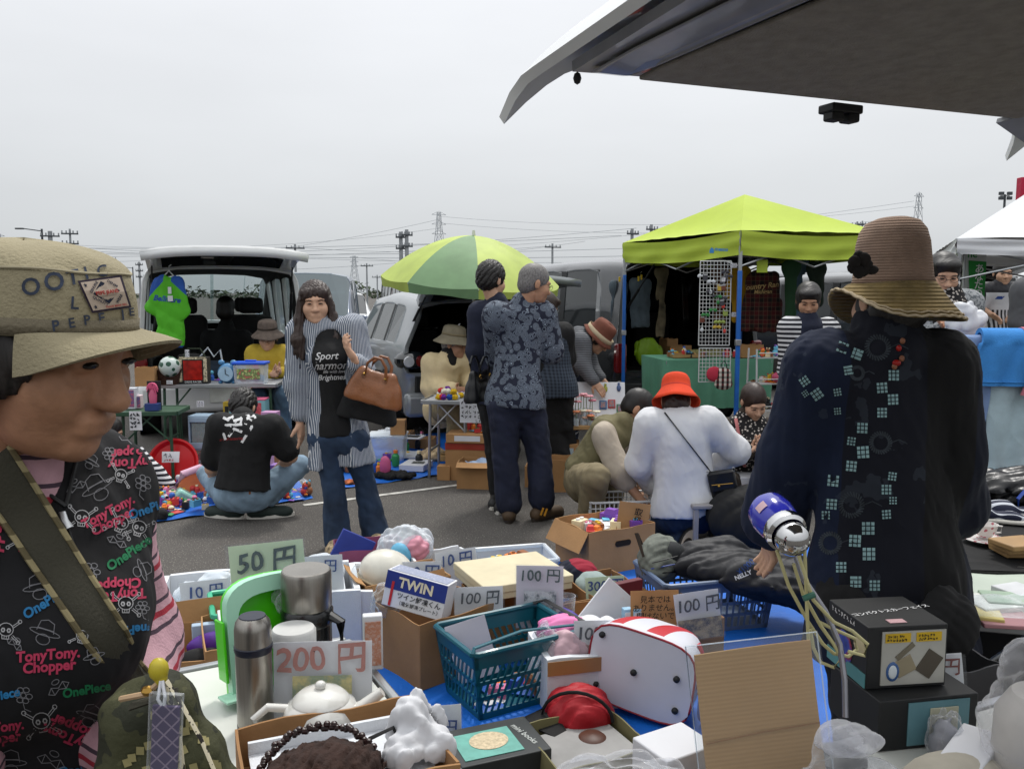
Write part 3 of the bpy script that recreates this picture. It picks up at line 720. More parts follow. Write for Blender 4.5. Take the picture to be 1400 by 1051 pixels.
 for s in(-1,1):
  b=MB()
  if kind=='hatch':b.ell((0,0,0),(.17,.20,.10),14)
  else:b.box((0,0,-.02),(.12,.08,.30))
  lo=b.build('tail_lamp',RED if kind!='hatch' else GLASSD,t,loc=(s*(hw-.12 if kind=='hatch' else hw-.06),.10 if kind=='hatch' else.0,zb-.12),bevel=.02 if kind!='hatch' else 0)
  if kind=='hatch':
   for k,(dx,mm)in enumerate(((-.055*s,RED),(.06*s,CLEAR))):
    b=MB();b.lathe([(.055,-.17),(.05,-.19),(.0,-.195)],16,R=Matrix.Rotation(math.pi/2,3,'X')@Matrix.Rotation(math.pi,3,'X'),c=(dx,-.0,0));b.build('lamp_ring',mm,lo)
  b=MB();b.ell((0,0,0),(.2,.12,.09),12);b.build('headlight',CLEAR,t,loc=(s*(hw-.28),Ln-.10,H*.40))
  b=MB();b.ell((0,0,0),(.11,.06,.08),12);b.build('door_mirror',paint,t,loc=(s*(hw+.10),Ln*.70,zb+.06))
  b=MB();b.box((0,0,0),(.03,.17,.03));b.build('door_handle',paint,t,loc=(s*(hw+.005),Ln*.42,zb-.08),bevel=.01)
 b=MB();b.box((0,0,0),(.33,.015,.165));b.build('number_plate',PLATE,t,loc=(0,-.11,H*.26),bevel=.004)
 b=MB();b.box((0,0,0),(.33,.015,.165));b.build('number_plate',PLATE,t,loc=(0,Ln+.07,H*.24),bevel=.004)
 b=MB();b.box((0,Ln*.42,H*.17),(W*.9,Ln*.8,.06));b.build('floor_pan',TRIM,t)
 if rear!='closed':
  b=MB();b.box((0,.78,zb*.62 if kind=='hatch' else.56),(W*.84,1.5,.04));b.build('load_floor',CARPET,t)
  b=MB();b.box((0,.03,zb*.5 if kind=='hatch' else.45),(W*.84,.05,zb*.42 if kind=='hatch' else.24));b.build('rear_sill',paint if kind!='hatch' else BLACKP,t,bevel=.015)
  # tailgate: local sheet hinged on the roof's rear edge
  r0=st[0][8];L_=1.02 if kind=='hatch' else 1.10;wt_,wb_=W*.36 if kind=='hatch' else W*.41,W*.42
  g=T('tailgate_pivot',None,None);COL.objects.unlink(g);bpy.data.objects.remove(g)
  Rg=Matrix.Rotation(RAD(-gate),4,'X')
  def sh_(u,v):x=(u*2-1)*(wt_+(wb_-wt_)*v);return(x,-.02-.10*math.sin(v*2.6)-.05*(1-abs(u*2-1)**3)+.05,-v*L_)
  b=MB();b.sheet(sh_,10,8);o=b.build('tailgate',[gatepaint or paint,inner or TRIM],t,loc=(r0.x,r0.y+.02,r0.z-.015),R=Rg)
  so_=o.modifiers.new('thick','SOLIDIFY');so_.thickness=.07;so_.offset=0;so_.material_offset=1;so_.material_offset_rim=0
  bb=MB();bb.sheet(lambda u,v:(sh_(.1+.8*u,.08+.42*v)[0],sh_(.1+.8*u,.08+.42*v)[1]-.041,sh_(.1+.8*u,.08+.42*v)[2]),6,4);bb.build('rear_window',GLASSD,o)
  bb=MB();bb.sheet(lambda u,v:(sh_(.1+.8*u,.08+.42*v)[0],sh_(.1+.8*u,.08+.42*v)[1]+.041,sh_(.1+.8*u,.08+.42*v)[2]),6,4);bb.build('window_inner',GLASSD,o)
  bb=MB();bb.sheet(lambda u,v:(sh_(.12+.76*u,.56+.36*v)[0],sh_(.12+.76*u,.56+.36*v)[1]+.042,sh_(.12+.76*u,.56+.36*v)[2]),6,4);bb.build('inner_trim',inner or(mat('grey_trim','#6b6a68',.7)if kind=='van' else TRIM),o)
  bb=MB();bb.tube([(-.35,-.13,-.05),(.35,-.13,-.05)],.03,8);bb.build('spoiler',BLACKP,o)
  for s in(-1,1):
   p0=Vector((s*wb_*.95,.22,zb+.25));p1=(Matrix.Translation((r0.x,r0.y+.02,r0.z-.015))@Rg)@Vector((s*wb_*.9,.03,-L_*.42))
   b=MB();b.tube([p0,p0.lerp(p1,.55)],.014,8);b.tube([p0.lerp(p1,.5),p1],.008,8);b.build('gas_strut',BLACKP,t)
 if seats:
  for y,hh in((Ln*.36,1.0),(Ln*.55,1.0)):
   for x in(-.36,.36):
    b=MB();b.box((x,y,.25*H+.18),(.5,.5,.18));b.box((x,y-.22,.5*H),(.48,.14,.60));q=b.build('seat',TRIM,t,bevel=.05)
    b=MB();b.box((x,y-.22,.5*H+.42),(.27,.10,.18));b.build('headrest',TRIM,q,bevel=.04)
  b=MB();b.box((0,Ln*.77,H*.47),(W*.8,.35,.25));b.build('dashboard',TRIM,t,bevel=.05)
 return t
PW=mat('paint_white','#d2d4d4',.25,var=.02,coat=.6);PS=mat('paint_silver','#8b8f92',.33,.3,var=.03,coat=.7);PD=mat('paint_dark_grey','#2c2e31',.25,.3,var=.03,coat=.8)
PB=mat('paint_blue_grey','#46546a',.33,.2,var=.03,coat=.7);PP=mat('paint_mauve','#7d6d70',.28,.35,var=.03,coat=.7);PK=mat('paint_black','#101113',.2,coat=.8);PG=mat('paint_grey','#5a5d60',.3,.3,coat=.6)
YAW=21
white_van=car('white minivan with its tailgate raised behind the toy stall',(-2.88,8.6,0),YAW,PW,'van',4.3,1.68,1.80,'open',91,'van',GLASS,name='minivan',inner=mat('trim_pale','#a9abab',.5))
silver=car('silver hatchback with open boot behind the man in beige',(-.27,8.75,0),YAW,PS,'hatch',4.4,1.76,1.50,'open',98,'car',mat('green_tinted_glass','#232b2b',.06,spec=.6),name='hatchback_car')
dark=car('dark grey minivan opened at the back under the lime canopy',(1.86,8.95,0),YAW,PD,'van',4.6,1.76,1.86,'open',88,'van',GLASSD,name='minivan')
car('blue-grey minivan facing the market behind the woman in stripes',(-4.05+.0,18.0,0),180+YAW-12,PB,'van',4.5,1.75,1.84,cat='van',name='minivan',tint=film('pale_glass',(.22,.27,.29),.45,.03,0))
bgc=[(-9.2,15,'van',PW,1.9,'white van mostly hidden behind the woman in the beige cap'),(-4.7,23,'hatch',PW,1.5,'small white car in the far row left of the parasol'),(-2.6,24,'van',PP,1.8,'mauve minivan just beyond the parasol edge'),(-3.6,29,'van',PK,2.0,'black van in the far row over the silver roof'),(1.4,23,'van',PW,1.95,'white minivan right of the parasol over the dark roof'),(3.2,27,'van',PG,1.9,'grey van in the far row left of the lime canopy'),(2.9,20,'van',PW,2.0,'white van beside the lime canopy corner'),(6.6,16,'van',PG,1.9,'grey van behind the striped-shirt woman under the canopy'),(8.4,12.6,'van',PW,1.85,'white van behind the man in the football shirt'),(-13,24,'hatch',PS,1.5,'silver car at the far left hidden by the cap'),(5.5,24,'hatch',PB,1.5,'blue car behind the lime canopy'),(10.5,24,'hatch',PW,1.5,'white car behind the white tent')]
for x,y,k,p,h,lb in bgc:car(lb,(x,y,0),YAW if y<17 else 180+YAW-8,p,k,4.3,1.7,h,cat='car' if k=='hatch' else 'van',name='parked_car' if k=='hatch' else 'parked_van',seats=False)
t=car('dark vehicle with its tailgate up behind the woman in the scarf',(5.55,10.6,0),YAW,PK,'van',4.3,1.7,1.75,'open',95,'van',GLASSD,name='parked_van')
# roof bars on the white minivan's neighbour, boxes in the load space
WOOD=mat('plywood','#a98558',.7,var=.15,vs=6,stretch=(1,8,8));CARD=mat('cardboard','#a57d52',.85,var=.11,vs=4,bump=.12,bs=70);CARDD=mat('cardboard_dark','#8f6a44',.85,var=.12,vs=4,bump=.12,bs=70);CARDE=mat('cardboard_edge','#c09a6b',.9,var=.2,vs=120)
# ------------------------------------------------------------------ the tailgate over the photographer's head
O=Vector((.116,1.735,1.898));U=Vector((.913,.407,.012));W_=Vector((.407,-.913,.06)).normalized();N_=U.cross(W_).normalized()
if N_.z<0:N_=-N_
def hp(u,v,n=0):return O+U*u+W_*v+N_*n
t=T('raised_tailgate','silver-white van tailgate raised overhead at the top right, seen from below','tailgate',O)
WD=1.34
def loc_(p):return p-O
def outer(u,v):
 U_=-.09+u*(WD+.18);e=min(abs(U_+.09),abs(WD+.09-U_));drop=.10*max(0,1-e/.16)**2+.0;vv=-.10*(1-abs(2*u-1)**4)*0+v*1.3-.03
 fr=.05*max(0,1-v/.10)**2
 return loc_(hp(U_,vv-(.10*max(0,1-e/.13)**2)*max(0,1-v*1.5),.075-drop-fr))
m=MB();m.sheet(outer,48,24,th=.02);m.build('outer_skin',mat('paint_silver_white','#d6d8d6',.35,.0,var=.02,coat=.5),t,ang=60)
m=MB();m.sheet(lambda a,c:loc_(hp(.0+a*(WD+.02),.005+c*1.25,.0+.012*math.sin(math.pi*a))),12,8,th=.02);m.build('inner_frame',mat('grey_metal_frame','#a3a5a8',.35,.2,coat=.4),t)
poly=[(.135,.03),(WD-.10,.03),(WD-.04,.10),(WD-.04,1.2),(.30,1.2),(.135,.10)]
m=MB();k=len(poly);m.add([loc_(hp(a,c,-.012))for a,c in poly]+[loc_(hp(a,c,-.002))for a,c in poly],[tuple(range(k)),tuple(range(2*k-1,k-1,-1))]+[(i,i+k,(i+1)%k+k,(i+1)%k)for i in range(k)])
m.build('carpet_lining',mat('lining_brown','#948f87',.95,var=.10,vs=30,bump=.5,bs=240),t,smooth=False,bevel=.004)
pan=[(.03,.05),(.105,.05),(.12,.10),(.25,1.1),(.13,1.1),(.035,.2)]
def rec(s,n):
 cx=sum(a for a,c in pan)/len(pan);cy=sum(c for a,c in pan)/len(pan);return[loc_(hp(cx+(a-cx)*s,cy+(c-cy)*s,n))for a,c in pan]
m=MB();A_,B_,C_=rec(1.06,-.006),rec(1.0,-.012),rec(.86,-.002);k=len(pan)
m.add(A_+B_+C_,[(i,(i+1)%k,(i+1)%k+k,i+k)for i in range(k)]+[(i+k,(i+1)%k+k,(i+1)%k+2*k,i+2*k)for i in range(k)]+[tuple(i+2*k for i in range(k))])
m.build('lamp_recess',mat('grey_gloss_panel','#8d8f94',.22,.0,coat=.4),t,ang=20,bevel=.004)
m=MB();m.box((0,0,0),(.09,.05,.02));o=m.build('latch',BLACKP,t,loc=loc_(hp(.70,-.005,-.02)),R=(0,0,.42),bevel=.004)
for x in(-.025,.022):
 m=MB();m.box((x,-.005,-.018),(.034,.035,.022));m.build('latch_jaw',BLACKP,o,bevel=.005)
m=MB();m.tube([loc_(hp(.36,.66,-.035)),loc_(hp(.62,.67,-.04))],.008,10);m.build('strut_rod',mat('chrome','#c8c8c8',.08,1),t)
m=MB();m.tube([loc_(hp(.60,.67,-.04)),loc_(hp(1.4,.62,-.05))],.016,12);m.build('gas_strut',BLACKP,t)
m=MB();m.ell(loc_(hp(.35,.66,-.03)),.016,10);m.build('strut_joint',BLACKP,t)
m=MB();m.ell(loc_(hp(-.02,.06,-.03)),(.008,.008,.012),8);m.build('rubber_stop',BLACKP,t)
m=MB();m.sheet(lambda a,c:loc_(hp(WD-.10+a*.22,-.02+c*.30,-.01-.09*a*(1-c)**.5)),8,8,th=.012);m.build('corner_lip',mat('grey_metal_frame','#7c7e82'),t)
# ------------------------------------------------------------------ the people in the market
def stripes(a,b,ax,fr,duty=.5,warp=.3):
 def f():
  c=coord();n=noise(7,2)
  if ax=='v':k=c[0]*1.0+c[1]*.55
  elif ax=='h':k=c[2]
  else:k=c[0]
  return mix(((k*fr+n*warp).frac()).gt(duty),b,a)
 return f
JEAN=mat('denim_blue','#27384f',.85,var=.35,vs=5,bump=.25,bs=300);JEANL=mat('denim_light','#7d93a5',.85,var=.22,vs=6,bump=.25,bs=300)
NAVY=mat('cloth_navy','#1b2033',.85,var=.15,vs=8,bump=.2,bs=200);BLACKC=mat('cloth_black','#121213',.85,var=.25,vs=9,bump=.2,bs=220)
WHITEC=mat('cloth_white','#c9cacd',.8,var=.03,bump=.12,bs=160);BEIGE=mat('cloth_beige','#c9b78f',.85,var=.07,bump=.2,bs=160);KHAKI=mat('cloth_khaki','#7c7157',.85,var=.10,bump=.2,bs=170)
KHAKI2=mat('vest_khaki','#666044',.85,var=.12,bump=.2,bs=170);GREYC=mat('cloth_grey','#56575a',.85,var=.12,bump=.2,bs=170);BROWNC=mat('cloth_brown','#332a22',.85,var=.15,bump=.2,bs=170)
RIBG=mat('striped_grey_knit','#57595d',.85,pat=stripes('#6b6d71','#3f4146','h',70),var=.08,bump=.2,bs=170)
STRV=mat('pinstripe_cotton','#bbb',.85,pat=stripes('#cfd1d4','#5a6474','v',105,.72,.2),var=.05,bump=.15,bs=150)
STRH=mat('white_navy_stripes','#bbb',.85,pat=stripes('#c9c9cb','#14151f','h',30,.52,.15),var=.05,bump=.15,bs=150)
HATK=mat('hat_khaki','#827a66',.9,var=.12,vs=12,bump=.3,bs=220);HATB=mat('hat_brown','#6f4234',.9,var=.15,bump=.3,bs=220);HATR=mat('hat_red','#cc3a12',.85,var=.06,bump=.25,bs=150);HATG=mat('hat_grey_brown','#5c5149',.9,var=.2,vs=20,bump=.3,bs=220)
CREAM=mat('hat_cream','#b3a387',.9,var=.08,bump=.3,bs=200);SHOEB=mat('shoe_brown','#4a3a29',.7,var=.2);SHOEBK=mat('shoe_black','#141414',.6);SHOEG=mat('shoe_dark_green','#1c2a26',.7,var=.2);SHOEW=mat('shoe_floral','#a39072',.8,var=.5,vs=60)
LEATHER=mat('tan_leather','#7d4a25',.38,var=.12,vs=8,bump=.25,bs=90,coat=.2);LEATHERB=mat('black_leather','#111214',.35,var=.2,bump=.25,bs=120);GOLD=mat('gold_metal','#b08a45',.3,.9);SILVERM=mat('steel_metal','#a9abad',.28,1)
def swirl():
 d=voro(26);n=noise(12,2);k=((d*52+n*3).sin()).gt(.25);return mix(k*(d.lt(.62)),'#171c2e','#7c8794')
SWIRL=mat('navy_swirl_print','#222',.85,pat=swirl,var=.10,bump=.15,bs=150)
def dots():
 d=voro(48);return mix(d.lt(.36),'#121012','#b5aea6')
DOTS=mat('black_white_print','#222',.85,pat=dots,var=.08)
def checks(a,b,c2,fr):
 def f():
  c=coord();u=((c[0]+c[1]*.5)*fr).frac().gt(.5);v=(c[2]*fr).frac().gt(.5);return mix(u*.5+v*.5,mix(u,a,b),c2)
 return f
CHECK=mat('dark_check','#222',.85,pat=checks('#1b222c','#262f3b','#3d4653',40),var=.08)
def soccer():
 c=coord();k=((c[0]*32).frac()).gt(.5)*(c[2].lt(1.30));s_=(c[2].gt(1.47)).max(c[0].abs().gt(.22));return mix(s_,mix(k,'#c6c7cc','#1c1c22'),'#1a1a20')
SOCC=mat('football_shirt','#ccc',.6,pat=soccer,var=.04)
BLOUSE=mat('flower_grey','#777',.85,pat=lambda:mix(noise(60,3).gt(.52),'#8d9092','#5a5f63'),var=.1)
# woman in the striped shirt, walking towards the camera
J=dict(hd=(431,414),nk=(437,447),sl=(410,452),sr=(482,449),el=(404,525),wl=(410,578),er=(500,516,-.03),wr=(484,490,-.22),fr=(463,459,-.27),pv=(462,588,.02),hl=(444,600),hr=(482,600),kl=(456,662),kr=(498,655,.1),al=(462,740),ar=(513,728,.12),tl=(456,752,-.12),tr=(517,739,0))
d0=4.84
strw=person('woman with long brown hair in an open striped shirt and flared jeans, walking',d0,J,6,(12,3,2),hair='long',hairm=HAIRB,female=True,girth=.86,top=dict(m=BLACKC,hem=.02,sleeve=.6,ease=.020,name='t_shirt'),jacket=dict(m=STRV,hem=.20,sleeve=1.75,ease=.030,sw=.024,name='open_shirt',flare=.03,wr=.010,open=[(P(446,462,d0-.24),P(454,650,d0-.26),.15),(P(452,470,d0-.13),P(458,650,d0-.14),.105)]),pants=dict(m=JEAN,flare=.036,ease=.008),shoes=(SHOEW,SHOEW),hands=(.5,.9),fine=.0045,cloth_h=.009)
PRW=mat('print_white','#cfcfcf',.7)
PXD={}
def ptext(target,s,px,py,size,m,rot=0,shear=0,bold=.0,parent=None,bv=None,name='print',sx=1.0,align='CENTER',line=1,space=1):
 me=txtmesh(s,1,bold,shear,align=align,line=line,space=space);c,s_=math.cos(RAD(rot)),math.sin(RAD(rot))
 return decal(target,me,m,lambda x,y:(px+(x*sx*c-y*s_)*size,py-(x*sx*s_+y*c)*size),name,parent=parent,bv=bv)
bt=bvh_of(strw['top'])
for s,x,y,z in(('Sport',446,487,14),('harmony',455,500,15),('life with love',457,508,6),('Brightness',455,516,10)):ptext(strw['top'],s,x,y,z,PRW,2,.3,.012,bv=bt)
def hang(pt,sag=.0):pass
# tan handbag on her forearm, and the black bag beneath it
def handbag(label,c,rz,m,w=.29,h=.20,dp=.13,hm=GOLD,rx=0,ry=0):
 R=Matrix.Rotation(RAD(rz),3,'Z')@Matrix.Rotation(RAD(ry),3,'Y')@Matrix.Rotation(RAD(rx),3,'X');t=T('handbag',label,'bag',c,R=R)
 D=SDF();
 for x in(-1,1):D.cone((x*w*.42,0,-h*.40),(x*w*.33,0,h*.40),dp*.5,dp*.20,.05)
 D.cone((-w*.42,0,-h*.38),(w*.42,0,-h*.38),dp*.5,dp*.5,.04);D.cone((-w*.33,0,h*.38),(w*.33,0,h*.38),dp*.2,dp*.2,.04);D.cone((-w*.38,0,0),(w*.38,0,0),dp*.38,dp*.38,.05)
 D.cut((0,0,-h*.5),(0,0,-1)).cut((0,-dp*.46,0),(0,-1,.25)).cut((0,dp*.46,0),(0,1,.25));D.rough(.003,30,2)
 skin_obj('bag_body',[D.mesh(.007)],m,t)
 for y in(-.03,.03):
  b=MB();b.tube([(-w*.25,y,h*.36),(-w*.22,y*1.4,h*.75),(-w*.08,y*1.5,h*.98),(w*.08,y*1.5,h*.98),(w*.22,y*1.4,h*.75),(w*.25,y,h*.36)],.0085,8);b.build('handle',m,t)
 for x in(-1,1):
  b=MB();b.lathe([(.011,-.003),(.011,.003)],12,(x*w*.25,-.042,h*.34),R=Matrix.Rotation(math.pi/2,3,'X'));b.ell((x*w*.25,-.043,h*.40),.007,8);b.build('buckle',hm,t)
  b=MB();b.ell((x*w*.36,-dp*.40,-h*.40),.006,8);b.build('stud',hm,t)
 b=MB();b.tube([(-w*.44,-dp*.30,-h*.05),(-w*.40,-dp*.43,-h*.44),(w*.40,-dp*.43,-h*.44),(w*.44,-dp*.30,-h*.05)],.0025,6);b.build('seam',m,t)
 return t
handbag('tan leather handbag hanging from the striped-shirt woman\'s forearm',P(513,530,4.60),-14,LEATHER,.245,.17,.115,ry=13)
handbag('black soft bag hanging behind the tan handbag',P(504,552,4.74),-8,BLACKC,.29,.19,.09,ry=10)
# squatting man in the black T-shirt, seen from behind
J=dict(hd=(332,558,.26),nk=(333,572,.14),sl=(302,582),sr=(372,584),el=(289,640,.08),wl=(300,672,.34),er=(398,624,.05),wr=(370,650,.35),pv=(332,668,-.02),hl=(314,676,.02),hr=(350,676,.02),kl=(284,648,.28),kr=(410,636,.20),al=(316,694,.06),ar=(358,694,.06),tl=(292,709,.10),tr=(386,707,.10))
d0=5.45
sq=person('squatting man seen from behind in a black printed T-shirt and light jeans',d0,J,178,(178,45,0),hair='spiky',skin=SKIN,top=dict(m=BLACKC,hem=-.005,sleeve=.75,ease=.03,sw=.038,name='t_shirt',bell=1.0),pants=dict(m=JEANL,flare=.004,ease=.006,short=.2),shoes=(SHOEG,SOLE),face=False)
bt=bvh_of(sq['top']);mk=MB()
for st in([(306,571),(312,574),(309,581),(306,594),(308,600)],[(311,573),(318,569),(322,576),(315,582)],[(320,575),(330,572),(328,580),(322,581)],[(330,571),(340,568),(336,579)],[(337,566),(347,568),(343,574),(344,584),(336,596),(331,604)],[(313,596),(320,586),(330,590)],[(338,572),(349,570)],[(311,581),(330,580)]):
 mk.ribbon([(x,-y)for x,y in st],3.6)
decal(sq['top'],mk,PRW,lambda x,y:(x,-y),'print',bv=bt)
ptext(sq['top'],'art of lettering',316,600,5.5,mat('print_red','#8e1c1c',.7),4,.2,bv=bt)
bt2=bvh_of([k for k in kids(sq['root'])if k.name.startswith('trousers')][0])
mk=MB();mk.add([(340,0,-665),(340,0,-676),(362,0,-668),(360,0,-657)],[(0,1,2,3)])
tr_=[k for k in kids(sq['root'])if k.name.startswith('trousers')][0]
decal(tr_,mk,LEATHER,lambda x,y:(x,-y),'leather_patch',off=.008,bv=bt2)
mk=MB();mk.add([(308,0,-664),(308,0,-669),(352,0,-664),(350,0,-657)],[(0,1,2,3)]);decal(tr_,mk,mat('boxer_print','#2a2440',.8,var=.6,vs=120),lambda x,y:(x,-y),'underwear_band',off=.02,bv=bt2)
# crouching child, mostly hidden behind the cap woman; a striped sleeve shows
person('crouching person hidden behind the cap woman, striped sleeve reaching to the toys',6.1,dict(hd=(150,590,.1),nk=(150,612),sl=(128,622),sr=(186,622),el=(120,650),wl=(130,680,.2),er=(212,645,-.02),wr=(233,664,-.05),fr=(243,670,-.05),pv=(150,690),hl=(138,692),hr=(165,692),kl=(120,670,.2),kr=(180,668,.2),al=(132,700,.1),ar=(168,700,.1),tl=(128,706,.2),tr=(172,706,.2)),120,(110,20,0),size=.85,top=dict(m=STRH,hem=0,sleeve=2,ease=.02),pants=dict(m=NAVY),shoes=(SHOEBK,SOLD),cloth_h=.011)
# seated person in yellow beside the white van
person('seated person in a yellow top with brown scarf and grey bucket hat',7.75,dict(hd=(366,461,-.02),nk=(366,478),sl=(349,484),sr=(388,484),el=(344,517,-.05),wl=(372,512,-.25),er=(397,517,-.05),wr=(383,508,-.26),pv=(368,540),hl=(358,543,-.05),hr=(378,543,-.05),kl=(352,540,-.45),kr=(386,538,-.45),al=(358,590,-.42),ar=(388,586,-.40),tl=(356,600,-.55),tr=(388,596,-.55)),5,(8,8,0),hair='nape',top=dict(m=mat('cloth_yellow','#b39a34',.85,var=.1,bump=.2,bs=120),hem=0,sleeve=1.85,ease=.03),jacket=dict(m=mat('scarf_ochre','#5e4416',.9,var=.3,vs=20),hem=-.33,sleeve=0,ease=.02,name='scarf',neck=.02,cuthem=True),pants=dict(m=mat('denim_mid','#4a6377',.85,var=.2,bump=.2,bs=200)),shoes=(CREAM,SOLE),seated=True,glasses=True,hat=lathe_hat(BUCKET,HATG,wob=brimwob(.006,1),band=(.032,.05,1.05,BROWNC)))
# dark shape in the white van, made a figure; skin painted black for shade
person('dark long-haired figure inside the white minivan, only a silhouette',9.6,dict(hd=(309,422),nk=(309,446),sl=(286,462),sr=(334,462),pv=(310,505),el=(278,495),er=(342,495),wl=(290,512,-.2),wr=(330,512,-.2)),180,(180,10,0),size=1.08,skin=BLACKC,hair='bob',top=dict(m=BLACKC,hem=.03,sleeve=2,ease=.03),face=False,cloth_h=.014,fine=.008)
# man in beige seated under the parasol
d0=7.25
person('seated man in a beige jacket and khaki hat under the green parasol',d0,dict(hd=(621,470),nk=(614,487),sl=(590,495),sr=(634,494,.05),el=(588,530,-.02),wl=(622,533,-.2),er=(641,520,.1),wr=(646,530,-.1),pv=(604,556),hl=(596,560),hr=(616,560),kl=(622,562,-.35),kr=(640,560,-.3),al=(622,622,-.3),ar=(640,622,-.25),tl=(630,632,-.4),tr=(650,632,-.35)),40,(72,8,0),skin=SKIN2,hair='crop',hairm=HAIRG,top=dict(m=BLACKC,hem=0,sleeve=0,ease=.012,neck=.04),jacket=dict(m=BEIGE,hem=.0,sleeve=1.9,ease=.026,wr=.010,sw=.03,open=[(P(629,486,d0-.16),P(637,545,d0-.26),.13)]),pants=dict(m=KHAKI),shoes=(SHOEBK,SOLD),seated=True,hat=lathe_hat(BUCKET,HATK,wob=brimwob(.005,2),band=(.03,.05,1.06,KHAKI)))
# three standing by the beige man's table
d0=5.9
yg=person('young man with spiky black hair in navy and black behind the patterned-shirt man',d0,dict(hd=(672,383),nk=(678,413),sl=(656,428),sr=(712,428),el=(651,480),wl=(657,525,.05),er=(716,480,.1),wr=(700,520,.25),pv=(682,540),hl=(673,550),hr=(695,550),kl=(676,615),kr=(698,615),al=(680,672),ar=(688,684,-.12),tl=(676,690,-.12),tr=(684,698,-.25)),160,(140,8,0),hair='spiky',top=dict(m=NAVY,hem=.06,sleeve=2,ease=.024),pants=dict(m=BLACKC,ease=.004),shoes=(SHOEBK,SOLE))
d0=5.45
od=person('grey-haired man in a navy swirl-print shirt and navy trousers, seen from behind',d0,dict(hd=(731,388),nk=(715,417,.02),sl=(680,432),sr=(741,430,.05),el=(682,490,.25),wl=(722,486,.34),er=(752,482,.08),wr=(728,484,.26),pv=(704,545),hl=(690,555),hr=(722,555,.05),kl=(690,622),kr=(737,618,.06),al=(696,690),ar=(741,684,.02),tl=(697,709,.12),tr=(757,704,.1)),150,(112,14,0),hair='thin',hairm=HAIRG,skin=SKIN2,glasses=True,top=dict(m=SWIRL,hem=.05,sleeve=.95,ease=.034,sw=.046,cuff=0,wr=.009),pants=dict(m=NAVY,ease=.014,flare=.026,knee=.004),shoes=(SHOEB,SOLD),girth=1.04)
D=SDF();b_=od['base'];nk=od['j']['nk'];D.cone(nk+Vector((0,0,-.01)),nk+Vector((.012,.01,.03)),.072,.062,.01);D.cut(nk+Vector((0,0,.022)),(.15,0,1));skin_obj('collar',[D.mesh(.006)],WHITEC,od['root'])
for k in range(2):
 bb=MB();c=P(741+k*5,699+k*1,d0-.07)-b_;bb.box(c,(.012,.006,.05),Matrix.Rotation(.35,3,'Y'));bb.build('shoe_stripe',mat('stripe_yellow','#b07a18',.6),od['root'])
d0=6.6
person('dark-haired woman in black with a checked apron beside the patterned-shirt man',d0,dict(hd=(745,420),nk=(750,446),sl=(738,458),sr=(770,456),el=(735,500),wl=(745,520,.2),er=(776,490,.05),wr=(765,505,.3),pv=(757,528),hl=(750,535),hr=(766,535),kl=(758,585),kr=(772,582),al=(770,634),ar=(778,628,.1),tl=(782,645,0),tr=(792,640,.1)),150,(120,25,0),hair='bob',hairm=HAIRB,top=dict(m=BLACKC,hem=.03,sleeve=2,ease=.03),jacket=dict(m=CHECK,hem=.08,sleeve=0,ease=.034,name='apron',flare=.01),pants=dict(m=BLACKC,flare=.03),shoes=(SHOEBK,SOLD),size=.97)
# shoulder bag of the young man
handbag('black shoulder bag at the hip of the young man in navy',P(656,528,5.62),60,LEATHERB,.24,.2,.09)
# bending person in grey
d0=7.3
person('person in a grey cardigan and brown hat bending over the picture stall',d0,dict(hd=(818,462,-.1),nk=(806,466,-.03),sl=(796,468,-.15),sr=(800,465,.2),el=(797,500,-.22),wl=(813,522,-.30),fl=(821,532,-.32),er=(808,500,.2),wr=(822,518,.1),pv=(772,496),hl=(770,505,-.08),hr=(775,505,.08),kl=(778,555,-.06),kr=(782,555,.1),al=(774,606,-.05),ar=(780,604,.1),tl=(786,612,-.1),tr=(792,610,.05)),90,(70,42,0),hair='nape',top=dict(m=RIBG,hem=.02,sleeve=1.9,ease=.03),pants=dict(m=NAVY,ease=.015),shoes=(SHOEBK,SOLD),hat=lathe_hat([(1.55,-.045),(1.42,-.03),(1.25,-.01),(1.08,.02)]+BUCKET[4:],HATB,wob=brimwob(.008,5),band=(-.03,.018,1.32,CREAM)))
# squatting man in the khaki vest
d0=5.35
vm_=person('squatting man in a khaki vest reaching for the wire crate',d0,dict(hd=(872,558,.1),nk=(852,580,.05),sl=(826,594,-.1),sr=(846,586,.22),el=(848,648,-.2),wl=(880,688,-.25),fl=(894,706,-.28),er=(872,640,.2),wr=(878,672,.05),pv=(798,652,.08),hl=(796,658,-.02),hr=(806,656,.2),kl=(815,652,-.35),kr=(838,658,.05),al=(806,700,-.12),ar=(832,706,.15),tl=(822,716,-.22),tr=(846,716,.1)),75,(85,35,0),skin=SKIN2,hair='crop',top=dict(m=mat('cloth_taupe','#aa9f90',.85,var=.07,bump=.2,bs=150),hem=0,sleeve=1.25,ease=.02,sw=.03),jacket=dict(m=KHAKI2,hem=0,sleeve=0,ease=.034,name='vest',cuthem=True),pants=dict(m=KHAKI,ease=.022),shoes=(SHOEBK,SOLD),fine=.0055)
